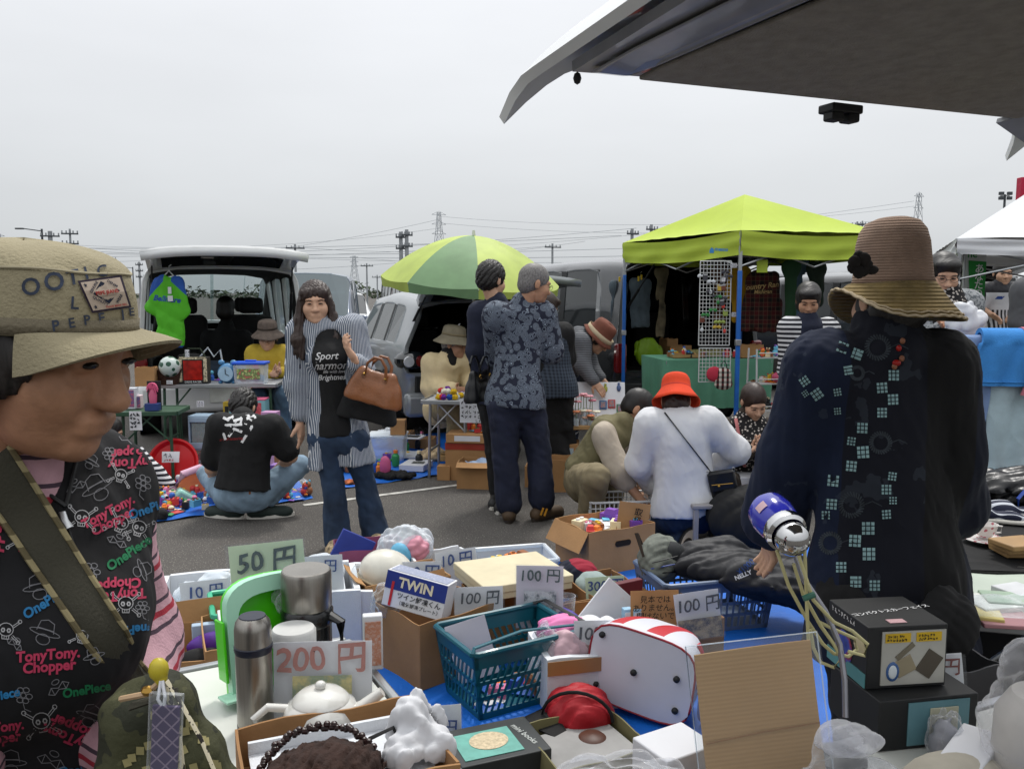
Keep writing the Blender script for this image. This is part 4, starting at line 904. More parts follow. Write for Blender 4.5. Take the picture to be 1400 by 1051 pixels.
# kneeling woman in the white shirt and red hat
d0=4.95
ws=person('kneeling woman in a white shirt and red-orange bucket hat, seen from behind',d0,dict(hd=(924,548,.08),nk=(926,566,.04),sl=(889,580),sr=(968,578),el=(873,634,.06),wl=(892,664,.28),er=(1006,617,.04),wr=(974,634,.28),pv=(938,692),hl=(918,702,.02),hr=(956,700,.02),kl=(902,728,.30),kr=(984,690,.34),al=(930,738,-.02),ar=(984,738,.12),tl=(940,744,-.02),tr=(988,750,.28)),182,(172,28,0),hair='nape',hairm=HAIRB,female=False,top=dict(m=WHITEC,hem=.035,sleeve=1.9,ease=.036,sw=.03,wr=.009),pants=dict(m=JEAN,ease=.012),hands=(.6,.6),face=False,hat=lathe_hat([(1.70,-.062),(1.5,-.035),(1.28,-.005),(1.1,.02)]+BUCKET[4:],HATR,wob=brimwob(.009,7),band=(.012,.03,1.09,mat('hat_red_dark','#a3230c',.85))),girth=1.05)
b=MB();c=P(938,744,d0-.12)-ws['base']
sol=[(math.cos(a)*.045*(1+.15*math.sin(a)),math.sin(a)*.11)for a in[i*2*math.pi/20 for i in range(20)]]
b.prism(sol,-.02,.02,0,lambda q:Matrix.Rotation(.5,3,'Y')@Matrix.Rotation(-.35,3,'X')@q+c);so_=b.build('shoe',SHOEBK,ws['root'],bevel=.006)
b=MB();b.prism([(x*.82,z*.82)for x,z in sol],-.024,-.019,0,lambda q:Matrix.Rotation(.5,3,'Y')@Matrix.Rotation(-.35,3,'X')@q+c);b.build('sole',mat('sole_cream','#b3a590',.8),so_)
b=MB();b.prism([(x*.6,z*.45-.01)for x,z in sol],-.027,-.022,0,lambda q:Matrix.Rotation(.5,3,'Y')@Matrix.Rotation(-.35,3,'X')@q+c);b.build('tread',SOLD,so_)
b=MB();c=P(985,744,d0+.05)-ws['base'];b.ell(c+Vector((0,.05,.02)),(.05,.13,.055),14);so_=b.build('shoe',SHOEBK,ws['root'])
# her crossbody bag
t=T('crossbody_bag','black crossbody bag hanging on the back of the white shirt','bag',P(989,664,d0-.10),R=Matrix.Rotation(RAD(-18),3,'Z')@Matrix.Rotation(RAD(-12),3,'Y'))
b=MB();b.box((0,0,0),(.155,.05,.185));b.build('pouch',LEATHERB,t,bevel=.018)
b=MB();b.box((0,-.03,.03),(.15,.012,.11));b.build('flap',LEATHERB,t,bevel=.006)
b=MB();b.tube([(-.06,-.038,.02),(.06,-.038,.015)],.002,6);b.ell((-.02,-.04,.01),.008,8);b.build('zip',GOLD,t)
for s_ in(-1,1):b=MB();b.tube([(s_*.075+.008*math.cos(a),-.02,.09+.012*math.sin(a))for a in[i*math.pi/5 for i in range(10)]],.002,5,closed=True);b.build('ring',SILVERM,t)
bv,mw=bvh_of(ws['top']);pts=[]
for i in range(15):
 f=i/14;r=ray(905+(972-905)*f,559+(645-559)*f).normalized();h=bv.ray_cast(Vector((0,0,HC)),r)
 if h[0]:pts.append(h[0]-r*.006)
Ri=t.rotation_euler.to_matrix().transposed();pts=[Ri@(p-t.location)for p in pts]
b=MB();b.tube(pts+[Vector((-.075,-.02,.1))],.0055,6,flat=.5);b.build('strap',LEATHERB,t)
# squatting woman with the patterned scarf
d0=5.9
pw=person('squatting woman with a black-and-white print top and pink bag strap',d0,dict(hd=(1030,549,-.05),nk=(1024,574),sl=(990,585),sr=(1052,585),el=(984,630,-.05),wl=(1022,618,-.28),fl=(1034,612,-.32),er=(1062,628,-.05),wr=(1046,612,-.28),fr=(1036,606,-.32),pv=(1020,668,.05),hl=(1006,670),hr=(1036,670),kl=(992,655,-.35),kr=(1046,655,-.35),al=(1000,700,-.1),ar=(1040,700,-.1),tl=(998,712,-.25),tr=(1042,712,-.25)),-8,(12,30,4),hair='short',hairm=HAIRB,female=True,top=dict(m=BROWNC,hem=0,sleeve=2,ease=.02,neck=.04),jacket=dict(m=DOTS,hem=0,sleeve=0,ease=.036,name='print_vest',cuthem=True,neck=.02),pants=dict(m=BROWNC),shoes=(SHOEBK,SOLD),hands=(.9,.9),size=.98)
bv,mw=bvh_of(pw['jacket']);pts=[]
for i in range(12):
 f=i/11;r=ray(1006+12*f,572+66*f).normalized();h=bv.ray_cast(Vector((0,0,HC)),r)
 if h[0]:pts.append(h[0]-r*.006-pw['base'])
if len(pts)>2:b=MB();b.tube(pts,.012,6,flat=.3);b.build('bag_strap',mat('strap_pink','#b06a6a',.7),pw['root'])
# striped-top woman at the craft stall
d0=6.3
person('woman in a white and navy striped top and navy scarf by the craft rack',d0,dict(hd=(1105,410,0),nk=(1104,436),sl=(1080,448),sr=(1132,450),el=(1076,505),wl=(1086,545,-.15),er=(1136,505),wr=(1120,545,-.1),pv=(1106,560),hl=(1096,566),hr=(1118,566),kl=(1096,620),kr=(1120,620),al=(1096,675),ar=(1120,675),tl=(1094,686,-.1),tr=(1122,686,-.1)),-12,(-14,22,0),hair='bob',skin=SKIN2,female=True,top=dict(m=STRH,hem=.1,sleeve=2,ease=.026),jacket=dict(m=NAVY,hem=-.36,sleeve=0,ease=.03,name='scarf',neck=.0,cuthem=True),pants=dict(m=NAVY),shoes=(SHOEBK,SOLD))
# woman with glasses and scarf, behind the hat woman
d0=5.2
person('woman in grey with a black-and-white scarf right of the wide-brimmed hat',d0,dict(hd=(1290,375),nk=(1294,402),sl=(1268,418),sr=(1322,416),el=(1262,470),wl=(1286,452,-.2),er=(1326,465),wr=(1304,447,-.22),fr=(1291,444,-.24),pv=(1298,525),hl=(1286,535),hr=(1312,535),kl=(1286,610),kr=(1312,610),al=(1286,690),ar=(1312,690),tl=(1284,710,-.1),tr=(1314,710,-.1)),-15,(-10,18,0),hair='bob',glasses=True,top=dict(m=BLOUSE,hem=.1,sleeve=2,ease=.03),jacket=dict(m=DOTS,hem=-.34,sleeve=0,ease=.035,name='scarf',neck=.01,cuthem=True),pants=dict(m=BLACKC),shoes=(SHOEBK,SOLD),female=True,size=1.03)
# man in the football shirt
d0=8.6
fs=person('man in a white and black striped football shirt, hands on hips',d0,dict(hd=(1371,373),nk=(1369,390),sl=(1350,397),sr=(1388,397),el=(1336,418,.02),wl=(1355,430,-.1),er=(1402,418,.02),wr=(1384,430,-.1),pv=(1370,452),hl=(1362,458),hr=(1380,458),kl=(1360,515),kr=(1382,515),al=(1358,590),ar=(1384,590),tl=(1356,600,-.1),tr=(1388,600,-.1)),-4,(-12,6,0),hair='short',top=dict(m=SOCC,hem=.02,sleeve=.9,ease=.026,sw=.04),pants=dict(m=BLACKC),shoes=(SHOEBK,SOLE),size=1.03)
bt=bvh_of(fs['top']);mk=MB();mk.add([(1360,0,-409),(1364,0,-405),(1374,0,-405),(1370,0,-409)],[(0,1,2,3)]);decal(fs['top'],mk,mat('print_blue','#1e3f8a',.6),lambda x,y:(x,-y),bv=bt)
mk=MB();mk.add([(1341,0,-396),(1346,0,-396),(1346,0,-391),(1341,0,-391)],[(0,1,2,3)]);decal(fs['top'],mk,mat('print_red','#8e1c1c'),lambda x,y:(x,-y),bv=bt)
# person at the right edge
person('person in a dark grey T-shirt cut off by the right edge',5.4,dict(hd=(1424,352),nk=(1424,382),sl=(1402,398),sr=(1452,398),el=(1396,450),wl=(1404,500,-.1),er=(1458,450),wr=(1450,500),pv=(1426,515),hl=(1414,522),hr=(1440,522),kl=(1414,600),kr=(1440,600),al=(1414,690),ar=(1440,690),tl=(1412,705,-.1),tr=(1442,705,-.1)),-60,(-60,5,0),hair='short',top=dict(m=GREYC,hem=.08,sleeve=.8,ease=.028,sw=.035),pants=dict(m=NAVY),shoes=(SHOEBK,SOLE))
# ---- the woman in the dark coat and wide-brimmed hat, near, from behind
d0=2.2
COATN=mat('coat_indigo','#0d1426',.9,var=.35,vs=3,bump=.3,bs=260);COATB=mat('coat_black','#0a0a0b',.9,var=.35,vs=4,bump=.35,bs=260)
def coatpat():
 c=coord();n=noise(9,3);w=noise(3,2);r=(noise(14,3).gt(.60))*(noise(5,2).gt(.52));k=(c[0]-.03).gt(0)
 left=mix(r*.22,mix(((c[0]+.16).lt(0)),'#0b0e1a','#0c1830'),'#49525c');return mix(k,left,mix(((c[0]-.17).gt(0)),'#0b0b0c','#0a1020'))
COAT=mat('coat_patchwork','#0c0e16',.92,pat=coatpat,var=.12,bump=.3,bs=240)
def bighat(t,qf,ax,s):
 r,f,u=ax;Rm=Matrix((r,f,u)).transposed();n=64
 prof=[(1.92,-.088),(1.78,-.070),(1.55,-.045),(1.3,-.012),(1.16,.006),(1.10,.02),(1.05,.07),(1.01,.11),(.92,.141),(.74,.163),(.45,.173),(0,.175)]
 def wob(q,a,i):
  k=max(0,1-i/4);lift=max(0,math.cos(a-RAD(168)))**2;q=q+Vector((0,0,.080*lift*k));return Vector((q.x*(1-.16*lift*k),q.y,q.z))+Vector((0,0,.004*math.sin(3*a)*k))
 KN=mat('hat_knit_taupe','#8a7363',.95,var=.12,vs=20,bfn=lambda:((coord()[2]*900).sin()),bump=.35);ST=mat('hat_straw_olive','#7d6a40',.9,var=.15,vs=30,bfn=lambda:((coord()[2]*700).sin()),bump=.6)
 b=MB();b.lathe([(p,z*s)for p,z in prof[4:]],n,qf(0,-.012,.03),0,Rm,.083*s,.1*s);o=b.build('hat',KN,t,ang=70);o.modifiers.new('thick','SOLIDIFY').thickness=.003
 b=MB();b.lathe([(p,z*s)for p,z in prof[:5]],n,qf(0,-.012,.03),0,Rm,.083*s,.1*s,wob);q=b.build('hat_brim',ST,o,ang=70);q.modifiers.new('thick','SOLIDIFY').thickness=.004
 for rad,mm,th in((1.92,CREAM,.0032),(1.84,CREAM,.0022)):
  i=0 if rad>1.9 else.5;pts=[]
  for k in range(n*2):
   a=2*math.pi*k/(n*2);z=-.088 if rad>1.9 else-.078
   p=wob(Vector((rad*math.cos(a)*.083*s,rad*math.sin(a)*.1*s,z*s)),a,i)+Vector((0,0,.002+.0015*math.sin(k*1.5)));pts.append(qf(0,-.012,.03)+Rm@p)
  b=MB();b.tube(pts,th,6,closed=True);b.build('brim_edging',mm,q)
  # cloth flower
 fl=MB();rg=random.Random(2);c=hatflower
 for k in range(7):
  a=k*.9;fl.ell(c+Vector((math.cos(a)*.016,-.006-.004*(k%2),math.sin(a)*.018)),(.017,.007,.015),10,R=Matrix.Rotation(a,3,'Y'))
 fl.ell(c+Vector((.03,-.004,-.012)),(.018,.008,.012),10);fl.build('flower',mat('flower_dark','#1c1816',.9,var=.3,vs=40),o)
cj=dict(hd=(1216,408,.03),nk=(1212,450,.02),sl=(1124,503),sr=(1280,503),el=(1080,622,.08),wl=(1054,735,.24),fl=(1049,770,.30),er=(1300,622,.02),wr=(1300,712,.12),pv=(1212,790,.02),hl=(1170,810),hr=(1254,810),kl=(1175,960,.02),kr=(1250,960,.02),al=(1180,1120),ar=(1246,1120),tl=(1175,1160,.15),tr=(1250,1160,.15))
hatflower=P(1174,362,2.10)-Vector((P(1212,790,2.22).x,2.22,0))
co=person('woman in a dark patchwork coat and wide-brimmed hat, close, seen from behind',d0,cj,176,(188,4,0),hair='nape',hat=bighat,face=False,top=dict(m=COAT,hem=.20,sleeve=1.75,ease=.04,sw=.034,cuff=.026,wr=.010,flare=.03,name='coat',bell=1.12),pants=dict(m=BLACKC),shoes=(SHOEBK,SOLD),hands=(.55,.5),cloth_h=.008,hs=1.0,girth=1.0)
bt=bvh_of(co['top']);PATCH=mat('print_pale_check','#8fb0b2',.9,var=.15,vs=60);INK=mat('print_ink','#101820',.9)
sqs=[(1163,457,15,10),(1152,475,14,-20),(1172,484,14,-20),(1160,506,12,10),(1222,513,14,0),(1206,530,14,4),(1221,546,14,2),(1206,564,13,0),(1179,585,14,-3),(1164,603,11,-8),(1180,618,16,4),(1164,637,14,-6),(1139,657,15,-6),(1137,689,14,-4),(1129,704,11,0),(1111,717,11,5),(1103,730,12,5),(1115,747,13,8),(1220,651,11,-8),(1212,669,13,0),(1221,684,10,0),(1212,703,12,4),(1187,722,17,0),(1169,739,16,-3),(1188,757,17,0),(1100,521,12,35),(1117,539,14,35),(1101,538,8,35),(1145,562,9,5),(1145,536,10,10),(1170,795,15,0),(1150,775,14,0),(1196,800,14,0)]
for x,y,s_,r in sqs:
 mk=MB();h=s_/2
 mk.add([(-h,0,-h),(h,0,-h),(h,0,h),(-h,0,h)],[(0,1,2,3)]);c_,n_=math.cos(RAD(r)),math.sin(RAD(r));f=lambda a,c:(x+a*c_-c*n_,y-a*n_-c*c_)
 o=decal(co['top'],mk,PATCH,f,'cloth_patch',bv=bt)
 if o:
  mk=MB()
  for q in(-.2,.2):mk.ribbon([(q*s_,-h),(q*s_,h)],1.3);mk.ribbon([(-h,q*s_),(h,q*s_)],1.3)
  decal(co['top'],mk,INK,f,'patch_lines',off=.003,parent=o,bv=bt)
WR=mat('wreath_grey','#343a40',.95,var=.3,vs=60)
for x,y,r in((1200,475,16),(1204,605,14),(1164,690,16),(1135,742,14),(1172,510,9)):
 mk=MB();rg=random.Random(x)
 for k in range(26):
  a=k*math.pi/13;mk.ribbon([(r*.75*math.cos(a),r*.75*math.sin(a)),(r*1.1*math.cos(a+.2),r*1.1*math.sin(a+.2))],2.2)
 mk.ribbon([(r,0),(r*1.8,r*.3),(r*2.6,-r*.1)],1.2);decal(co['top'],mk,WR,lambda a,c:(x+a,y-c),'wreath_print',bv=bt)
for k,(x,y)in enumerate(((1234,466),(1229,476),(1233,490),(1226,496),(1223,501))):
 r=ray(x,y).normalized();h=bt[0].ray_cast(Vector((0,0,HC)),r)
 if h[0]:b=MB();b.ell(h[0]-r*.004-co['base'],(.007,.006,.008)if k!=3 else(.011,.007,.008),10);b.build('red_bead',mat('bead_red','#a3170f',.4)if k%2 else mat('bead_tan','#8a5a40',.5),co['top'])
b=MB();b.tube([co['j']['wl'].lerp(co['j']['fl'],1.15)+Vector((.012,-.01,0)),co['j']['wl'].lerp(co['j']['fl'],1.3)+Vector((-.014,-.01,0))],.004,6);b.build('ring',SILVERM,co['root'])
# ------------------------------------------------------------------ stall furniture and goods, builders
ALU=mat('aluminium','#a3a6a8',.35,.85,var=.05);STEELP=mat('white_coated_wire','#c6c8c8',.4,var=.02)
BLUET=mat('blue_tarp','#0f62c0',.55,var=.10,vs=5,bump=.35,bs=30);STYRO=mat('styrofoam','#cfd2d6',.9,var=.03,bump=.2,bs=220);KRAFT=mat('kraft_tape','#9a7146',.35,var=.04)
PAPER=mat('paper_white','#cdced2',.7,var=.02,bump=.06,bs=18);PAPERG=mat('paper_green','#b9cbaa',.7,var=.02,bump=.06,bs=18);PAPERL=mat('paper_lilac','#c4c0cb',.7,var=.02,bump=.06,bs=18)
INKB=mat('ink_blue','#1c3f7c',.7,var=.3,vs=60);INKK=mat('ink_dark','#20242a',.7);INKG=mat('ink_grey_green','#33494a',.7);INKR=mat('ink_red_brown','#a4685e',.7);INKS=mat('ink_slate','#3a4149',.7)
CLEARB=film('clear_plastic',(.90,.93,.95),.10,.12,.6,22);SLEEVE=film('clear_sleeve',(.92,.94,.95),.06,.08,.25,9);FROST=film('frosted_plastic',(.85,.90,.94),.35,.3,.3,12)
def shade(h,**k):return mat('colour_'+h.lstrip('#'),h,k.pop('rough',.5),**k)
def photo(seed,cols,sc=22):
 def f():
  x,y,z=coord();v=vec(x+seed*1.7,z+seed*.9,y);return ramp(noise(sc,4,v,.65)*1.5-.25,[(i/(len(cols)-1),c)for i,c in enumerate(cols)])
 return mat('printed_photo_%d'%seed,'#888',.55,pat=f,var=0)
def sheet_card(w,h,bend=.004,th=.0012,seed=0):
 m=MB();m.sheet(lambda u,v:((u-.5)*w,bend*math.sin(u*3.1+seed)+bend*.6*math.sin(v*4+u*2+seed*2),v*h),10,8,th=th);return m
def price_card(label,loc,rz,w,h,s,ink,paper=PAPER,tilt=8,ph=None,ts=.42,tz=.74,roll=0,bold=.012,sleeve=True,tx=0,photo_box=(.08,.06,.92,.5),name='price_card',group='handwritten price cards in plastic sleeves',line=1,shear=.08):
 R=RZ(rz)@Matrix.Rotation(RAD(roll),3,'Y')@Matrix.Rotation(RAD(-tilt),3,'X');t=T(name,label,'price card',loc,R=R,group=group)
 sheet_card(w,h,seed=w*31).build('card',paper,t,ang=80)
 if s:
  o=txt(s,h*ts,ink,t,(tx*w,-.0095,h*tz),bold=bold,shear=shear,line=line);k=h*ts;q0=w*50+h*31
  for v in o.data.vertices:x,y=v.co.x/k,v.co.y/k;v.co.x+=k*(.022*math.sin(y*7+q0+x*3)+.012*math.sin(x*13+q0));v.co.y+=k*(.030*math.sin(x*4.1+q0)+.014*math.sin(x*15+y*9+q0))
 if ph:
  x0,z0,x1,z1=photo_box;m=MB();m.sheet(lambda u,v:((x0+(x1-x0)*u-.5)*w,-.0088,(z0+(z1-z0)*v)*h),2,2,th=.0008);m.build('photo',ph,t)
 if sleeve:
  m=MB();m.sheet(lambda u,v:((u-.5)*w*1.06,-.0135-.002*math.sin(u*5+v*3),-.004+v*h*1.05),8,6);m.build('plastic_sleeve',SLEEVE,t)
 return t
def open_box(label,loc,rz,w,d,h,m=CARD,th=.005,flaps=(),inner=None,name='cardboard_box',cat='box',group=None,taper=1.0,holes=(),tape=None,tilt=0,warp=.006):
 t=T(name,label,cat,loc,R=RZ(rz)@Matrix.Rotation(RAD(tilt),3,'X'),group=group);rg=random.Random(int(w*1000+d*77+h*13))
 b=MB();b.box((0,0,th/2+.002),(w-2*th,d-2*th,th));b.build('bottom',m,t)
 def wall(L_,rot,ox,oy,k,cut=False):
  a=rg.uniform(-warp,warp);n=8
  def f(u,v):return((u-.5)*L_*(taper+(1-taper)*v if taper!=1 else 1),a*math.sin(math.pi*u)*v,v*h+.004*math.sin(u*9+k)*v)
  q=MB();q.sheet(f,n,4,th=th);Rm=Matrix.Rotation(RAD(rot),3,'Z');q.v=[tuple(Rm@Vector(p)+Vector((ox,oy,0)))for p in q.v]
  o=q.build('side_panel',m if inner is None else[m,inner],t,ang=60)
  if cut:
   e=MB();hw=min(.05,L_*.14)
   pts=[(math.copysign(hw-.016,math.cos(i*math.pi/8))+.016*math.cos(i*math.pi/8),.016*math.sin(i*math.pi/8))for i in range(16)]
   e.prism(pts,-.004,.004);e.v=[tuple(Rm@(Vector(p)+Vector((0,-.001,h*.66)))+Vector((ox,oy,0)))for p in e.v];e.build('hand_hole',mat('hole_dark','#1d140c',.95),o)
 wall(w,0,0,-d/2,0,'f' in holes);wall(w-2*th-.002,180,0,d/2,1);wall(d-2*th-.002,90,w/2,0,2,'r' in holes);wall(d-2*th-.002,-90,-w/2,0,3,'l' in holes)
 for side,ang,ln in flaps:
  L_={'f':w,'b':w,'l':d,'r':d}[side]*.97;a=RAD(ang)
  q=MB();q.sheet(lambda u,v:((u-.5)*L_,-v*ln*math.sin(a)-.004*math.sin(u*4),v*ln*math.cos(a)),6,3,th=th*.8)
  Rm=Matrix.Rotation(RAD({'f':0,'b':180,'r':90,'l':-90}[side]),3,'Z');off={'f':(0,-d/2,h),'b':(0,d/2,h),'r':(w/2,0,h),'l':(-w/2,0,h)}[side]
  q.v=[tuple(Rm@Vector(p)+Vector(off))for p in q.v];q.build('flap',m,t,ang=60)
 if tape:
  q=MB();q.box((0,-d/2-.003-th*.2,h-.03),(w*1.004,.002,.05));q.build('tape',tape,t)
 return t
def table(label,loc,rz,w,d,h,top=ALU,legs=ALU,th=.025,name='folding_table',edge=ALU,xl=False):
 t=T(name,label,'table',loc,rz);b=MB();b.box((0,0,h-th/2),(w-.03,d-.03,th));b.build('table_top',top,t,bevel=.004)
 for x,y,ww,dd in((0,-d/2,w,.02),(0,d/2,w,.02),(-w/2,0,.02,d-.024),(w/2,0,.02,d-.024)):b=MB();b.box((x,y,h-th/2+.001),(ww,dd,th+.008));b.build('edge_rail',edge,t,bevel=.004)
 for x in(-1,1):
  for y in(-1,1):b=MB();b.tube([(x*(w/2-.06),y*(d/2-.05),h-th),(x*(w/2-.05),y*(d/2-.03),0)],.012,8);b.build('leg',legs,t)
  b=MB();b.tube([(x*(w/2-.055),-d/2+.05,h*.35),(x*(w/2-.055),d/2-.05,h*.35)],.009,8);b.build('leg_brace',legs,t)
  b=MB();b.tube([(x*(w/2-.06),-d/2+.05,h*.6),(x*(w/2-.28),-d/2+.05,h-th)],.007,8);b.build('stay',legs,t)
 return t
def thing_mesh(name,label,cat,build,m,loc,rz=0,group=None,bevel=0,ang=38,R=None,sub=0):
 b=MB();build(b);o=b.build(name,m,None,loc=loc,R=(0,0,RAD(rz))if R is None else R,bevel=bevel,ang=ang,sub=sub);return tag(o,label,cat,group)
def lump(name,label,cat,loc,r,m,amp=.012,fr=22,seed=0,h=.008,rz=0,cutz=True,parts=None,ridge=True,group=None,parent=None,noise2=.12):
 D=SDF()
 for p in(parts or[((0,0,r[2]*.9),r)]):D.ell(p[0],p[1],None,.03)
 D.rough(amp,fr*.75,seed,ridge=ridge);D.rough(amp*noise2,fr*2.6,seed+1,ridge=ridge)
 if cutz:D.cut((0,0,.001),(0,0,-1))
 o=skin_obj(name,[D.mesh(h)],m,parent);o.location=loc;o.rotation_euler=(0,0,RAD(rz));return tag(o,label,cat,group)
def scribble(t,m,w,h,rows,loc,seed=0,th=.003,R=(0,0,0),name='handwriting',fill=.85):
 """rows of small brush strokes like handwriting too small to read"""
 b=MB();rg=random.Random(seed);ch=h/rows
 for r in range(rows):
  x=0
  while x<w*rg.uniform(fill-.2,fill):
   z=h-(r+.5)*ch
   for k in range(3):p=[(x+rg.uniform(0,ch*.6),z+rg.uniform(-.35,.35)*ch)for _ in range(2)];b.ribbon([(a-w/2,c)for a,c in p],th)
   x+=ch*.85
 if b.v:return b.build(name,m,t,loc=loc,R=R,smooth=False)
TOYC=['#c23a3a','#2f62b8','#d8b32a','#d7d7da','#2e8a4f','#d9789f','#7a4aa8','#e07a28','#202226','#63b2cf','#e6d7b0','#8d5a3a']
TOYN=dict(zip(TOYC,['red','blue','yellow','white','green','pink','purple','orange','black','pale blue','cream','brown']))
def toy(kind,c,c2):
 """small toys: body in one colour with fittings in another"""
 m,m2=shade(c),shade(c2);b=MB();f=MB()
 if kind=='toy car':
  b.box((0,0,.018),(.075,.034,.018));b.box((-.004,0,.034),(.042,.03,.016),taper=.75)
  for x in(-.022,.024):
   for y in(-1,1):f.lathe([(.009,-.003),(.009,.003),(0,.003)],10,(x,y*.018,.009),R=Matrix.Rotation(math.pi/2,3,'X'))
  return b,f,m,m2
 if kind=='figurine':
  b.tube([(0,0,.002),(0,0,.03),(0,0,.05)],[.016,.018,.010],10);b.tube([(-.024,0,.03),(0,0,.045),(.024,0,.03)],.006,6);f.ell((0,0,.064),(.017,.016,.017),10);return b,f,m,m2
 if kind=='toy block':
  b.box((0,0,.018),(.05,.035,.036));
  for x in(-.012,.012):f.lathe([(.007,0),(.007,.006),(0,.006)],10,(x,0,.036))
  return b,f,m,m2
 if kind=='ball':b.ell((0,0,.022),.022,14);f.lathe([(.0222,-.004),(.0224,0),(.0222,.004)],18,(0,0,.022));return b,f,m,m2
 if kind=='plush':b.ell((0,0,.025),(.026,.024,.026),10);b.ell((0,-.004,.058),(.02,.019,.019),10);[f.ell((s*.016,0,.076),(.008,.006,.008),8)for s in(-1,1)];[f.ell((s*.022,-.016,.014),(.01,.012,.008),8)for s in(-1,1)];return b,f,m,m2
 if kind=='packet':b.sheet(lambda u,v:((u-.5)*.08,(v-.5)*.06,.004+.010*math.sin(math.pi*u)*math.sin(math.pi*v)),6,6,th=.003);f.box((0,0,.0155),(.03,.022,.002));return b,f,m,m2
 b.lathe([(.001,0),(.018,0),(.02,.012),(.02,.05),(.01,.062),(.01,.07)],14);f.lathe([(.0115,.066),(.0115,.08),(0,.08)],12);return b,f,m,m2
TOYP={'toy car':'wheels','figurine':'head','toy block':'studs','ball':'stripe','plush':'ears','packet':'label_patch','bottle':'cap'}
def scatter(n,spot,group,place,seed,sc=1.0,kinds=None):
 rg=random.Random(seed);proto={}
 for i in range(n):
  k=rg.choice(kinds or list(TOYP));c=rg.choice(TOYC);c2=rg.choice([q for q in TOYC if q!=c])
  if k=='toy car':c2='#202226'
  loc=spot(rg.random(),rg.random(),i);lab=f"small {TOYN[c]} {k} with {TOYN[c2]} {TOYP[k].replace('_', ' ')} {place}"
  if(k,c,c2)not in proto:
   b,f,m,m2=toy(k,c,c2);t=T(k.replace(' ','_'),lab,'toy' if k not in('bottle','packet')else k,loc,rg.uniform(0,360),group);b.build('toy_body' if k not in('bottle','packet')else k+'_body',m,t)
   f.build(TOYP[k],m2,t,kind='stuff' if TOYP[k]in('wheels','studs','ears')else None);t.scale=(sc,sc,sc);proto[(k,c,c2)]=t
  else:
   t=dup(proto[(k,c,c2)],loc,rg.uniform(0,360),lab,group)
  s_=sc*rg.uniform(.8,1.35);t.scale=(s_,s_,s_)
def quad(a,b,c,d,z):
 A,B,C,D_=(G(*q,z)for q in(a,b,c,d));return lambda u,v:(A.lerp(B,u)).lerp(D_.lerp(C,u),v)
def ground_sheet(label,a,b,c,d,z,m,seed=0):
 f=quad(a,b,c,d,z);q=MB();rg=random.Random(seed);ph=rg.uniform(0,6)
 q.sheet(lambda u,v:f(u,v)+Vector((0,0,.006+.005*math.sin(u*31+ph+v*9)*math.sin(v*23+ph)+.004*math.sin(u*11-v*17))),40,30)
 o=q.build('ground_sheet',m,None);return tag(o,label,'tarp')
 # ------------------------------------------------------------------ canopies and parasol
LIME=mat('canopy_lime','#a2b53a',.75,var=.04,vs=3,bump=.15,bs=14);TENTW=mat('canopy_white','#d6d8da',.8,var=.02,vs=3,bump=.1,bs=12);POLEB=mat('pole_blue','#1460b5',.4,coat=.3)
def tent(label,corners,zb,zt,zp,m,pole,inset=.0,ph=1.75,poles=(0,1,2,3),over=.05):
 c=[Vector((x,y,0))for x,y in corners];o=sum(c,Vector())/4;t=T('canopy_tent',label,'canopy',o);c=[p-o for p in c]
 pk=Vector((0,0,zp));n=14
 for i in range(4):
  a,b=c[i]+Vector((0,0,zt)),c[(i+1)%4]+Vector((0,0,zt))
  def f(u,v):
   p=a.lerp(b,u).lerp(pk,v);sag=.10*math.sin(math.pi*u)*math.sin(math.pi*min(1,v*1.15))*(1-v);return p-Vector((0,0,sag+.012*math.sin(u*40)*max(0,.25-v)))
  q=MB();q.sheet(f,n,n);q.build('roof_panel',m,t,ang=60)
  out=((a+b)/2);out.z=0;out.normalize()
  def g(u,v):p=a.lerp(b,u);s_=.035*math.sin(math.pi*u);return p+out*(.006+.014*math.sin(u*19+v*5)*v*.7+.012*math.sin(v*11+u*3)*.5)-Vector((0,0,v*(zt-zb)+s_))
  q=MB();q.sheet(g,36,8);q.build('valance',m,t,ang=60)
 for i in poles:
  p=c[i]*.985;q=MB();q.box(p+Vector((0,0,zt*.42)),(.032,.032,zt*.84));lo=q.build('leg',pole,t,bevel=.003);q=MB();q.box(p+Vector((0,0,zt*.92)),(.026,.026,zt*.16));q.build('inner_leg',ALU,t)
  q=MB();q.box(p+Vector((0,0,.01)),(.09,.09,.008));q.build('foot_plate',ALU,lo);q=MB();q.box(p+Vector((0,0,zt*.55)),(.045,.045,.05));q.build('slider',ALU,lo,bevel=.004)
 for i in range(4):
  a,b=c[i]*.98,c[(i+1)%4]*.98;q=MB()
  for s_ in(0,.5):q.tube([a.lerp(b,s_)+Vector((0,0,zt-.06)),a.lerp(b,s_+.5)+Vector((0,0,zt-.28))],.008,6);q.tube([a.lerp(b,s_)+Vector((0,0,zt-.28)),a.lerp(b,s_+.5)+Vector((0,0,zt-.06))],.008,6)
  q.build('scissor_truss',ALU,t,kind='stuff')
 return t
A_=P(1012,352,6.8);C0=(A_.x,6.8);C1=(1.09,8.5);C2=(2.50,9.40);C3=(3.12,7.20)
lime=tent('lime green pop-up canopy on blue legs over the craft stall',[C1,C0,C3,C2],1.765,1.955,2.36,LIME,POLEB)
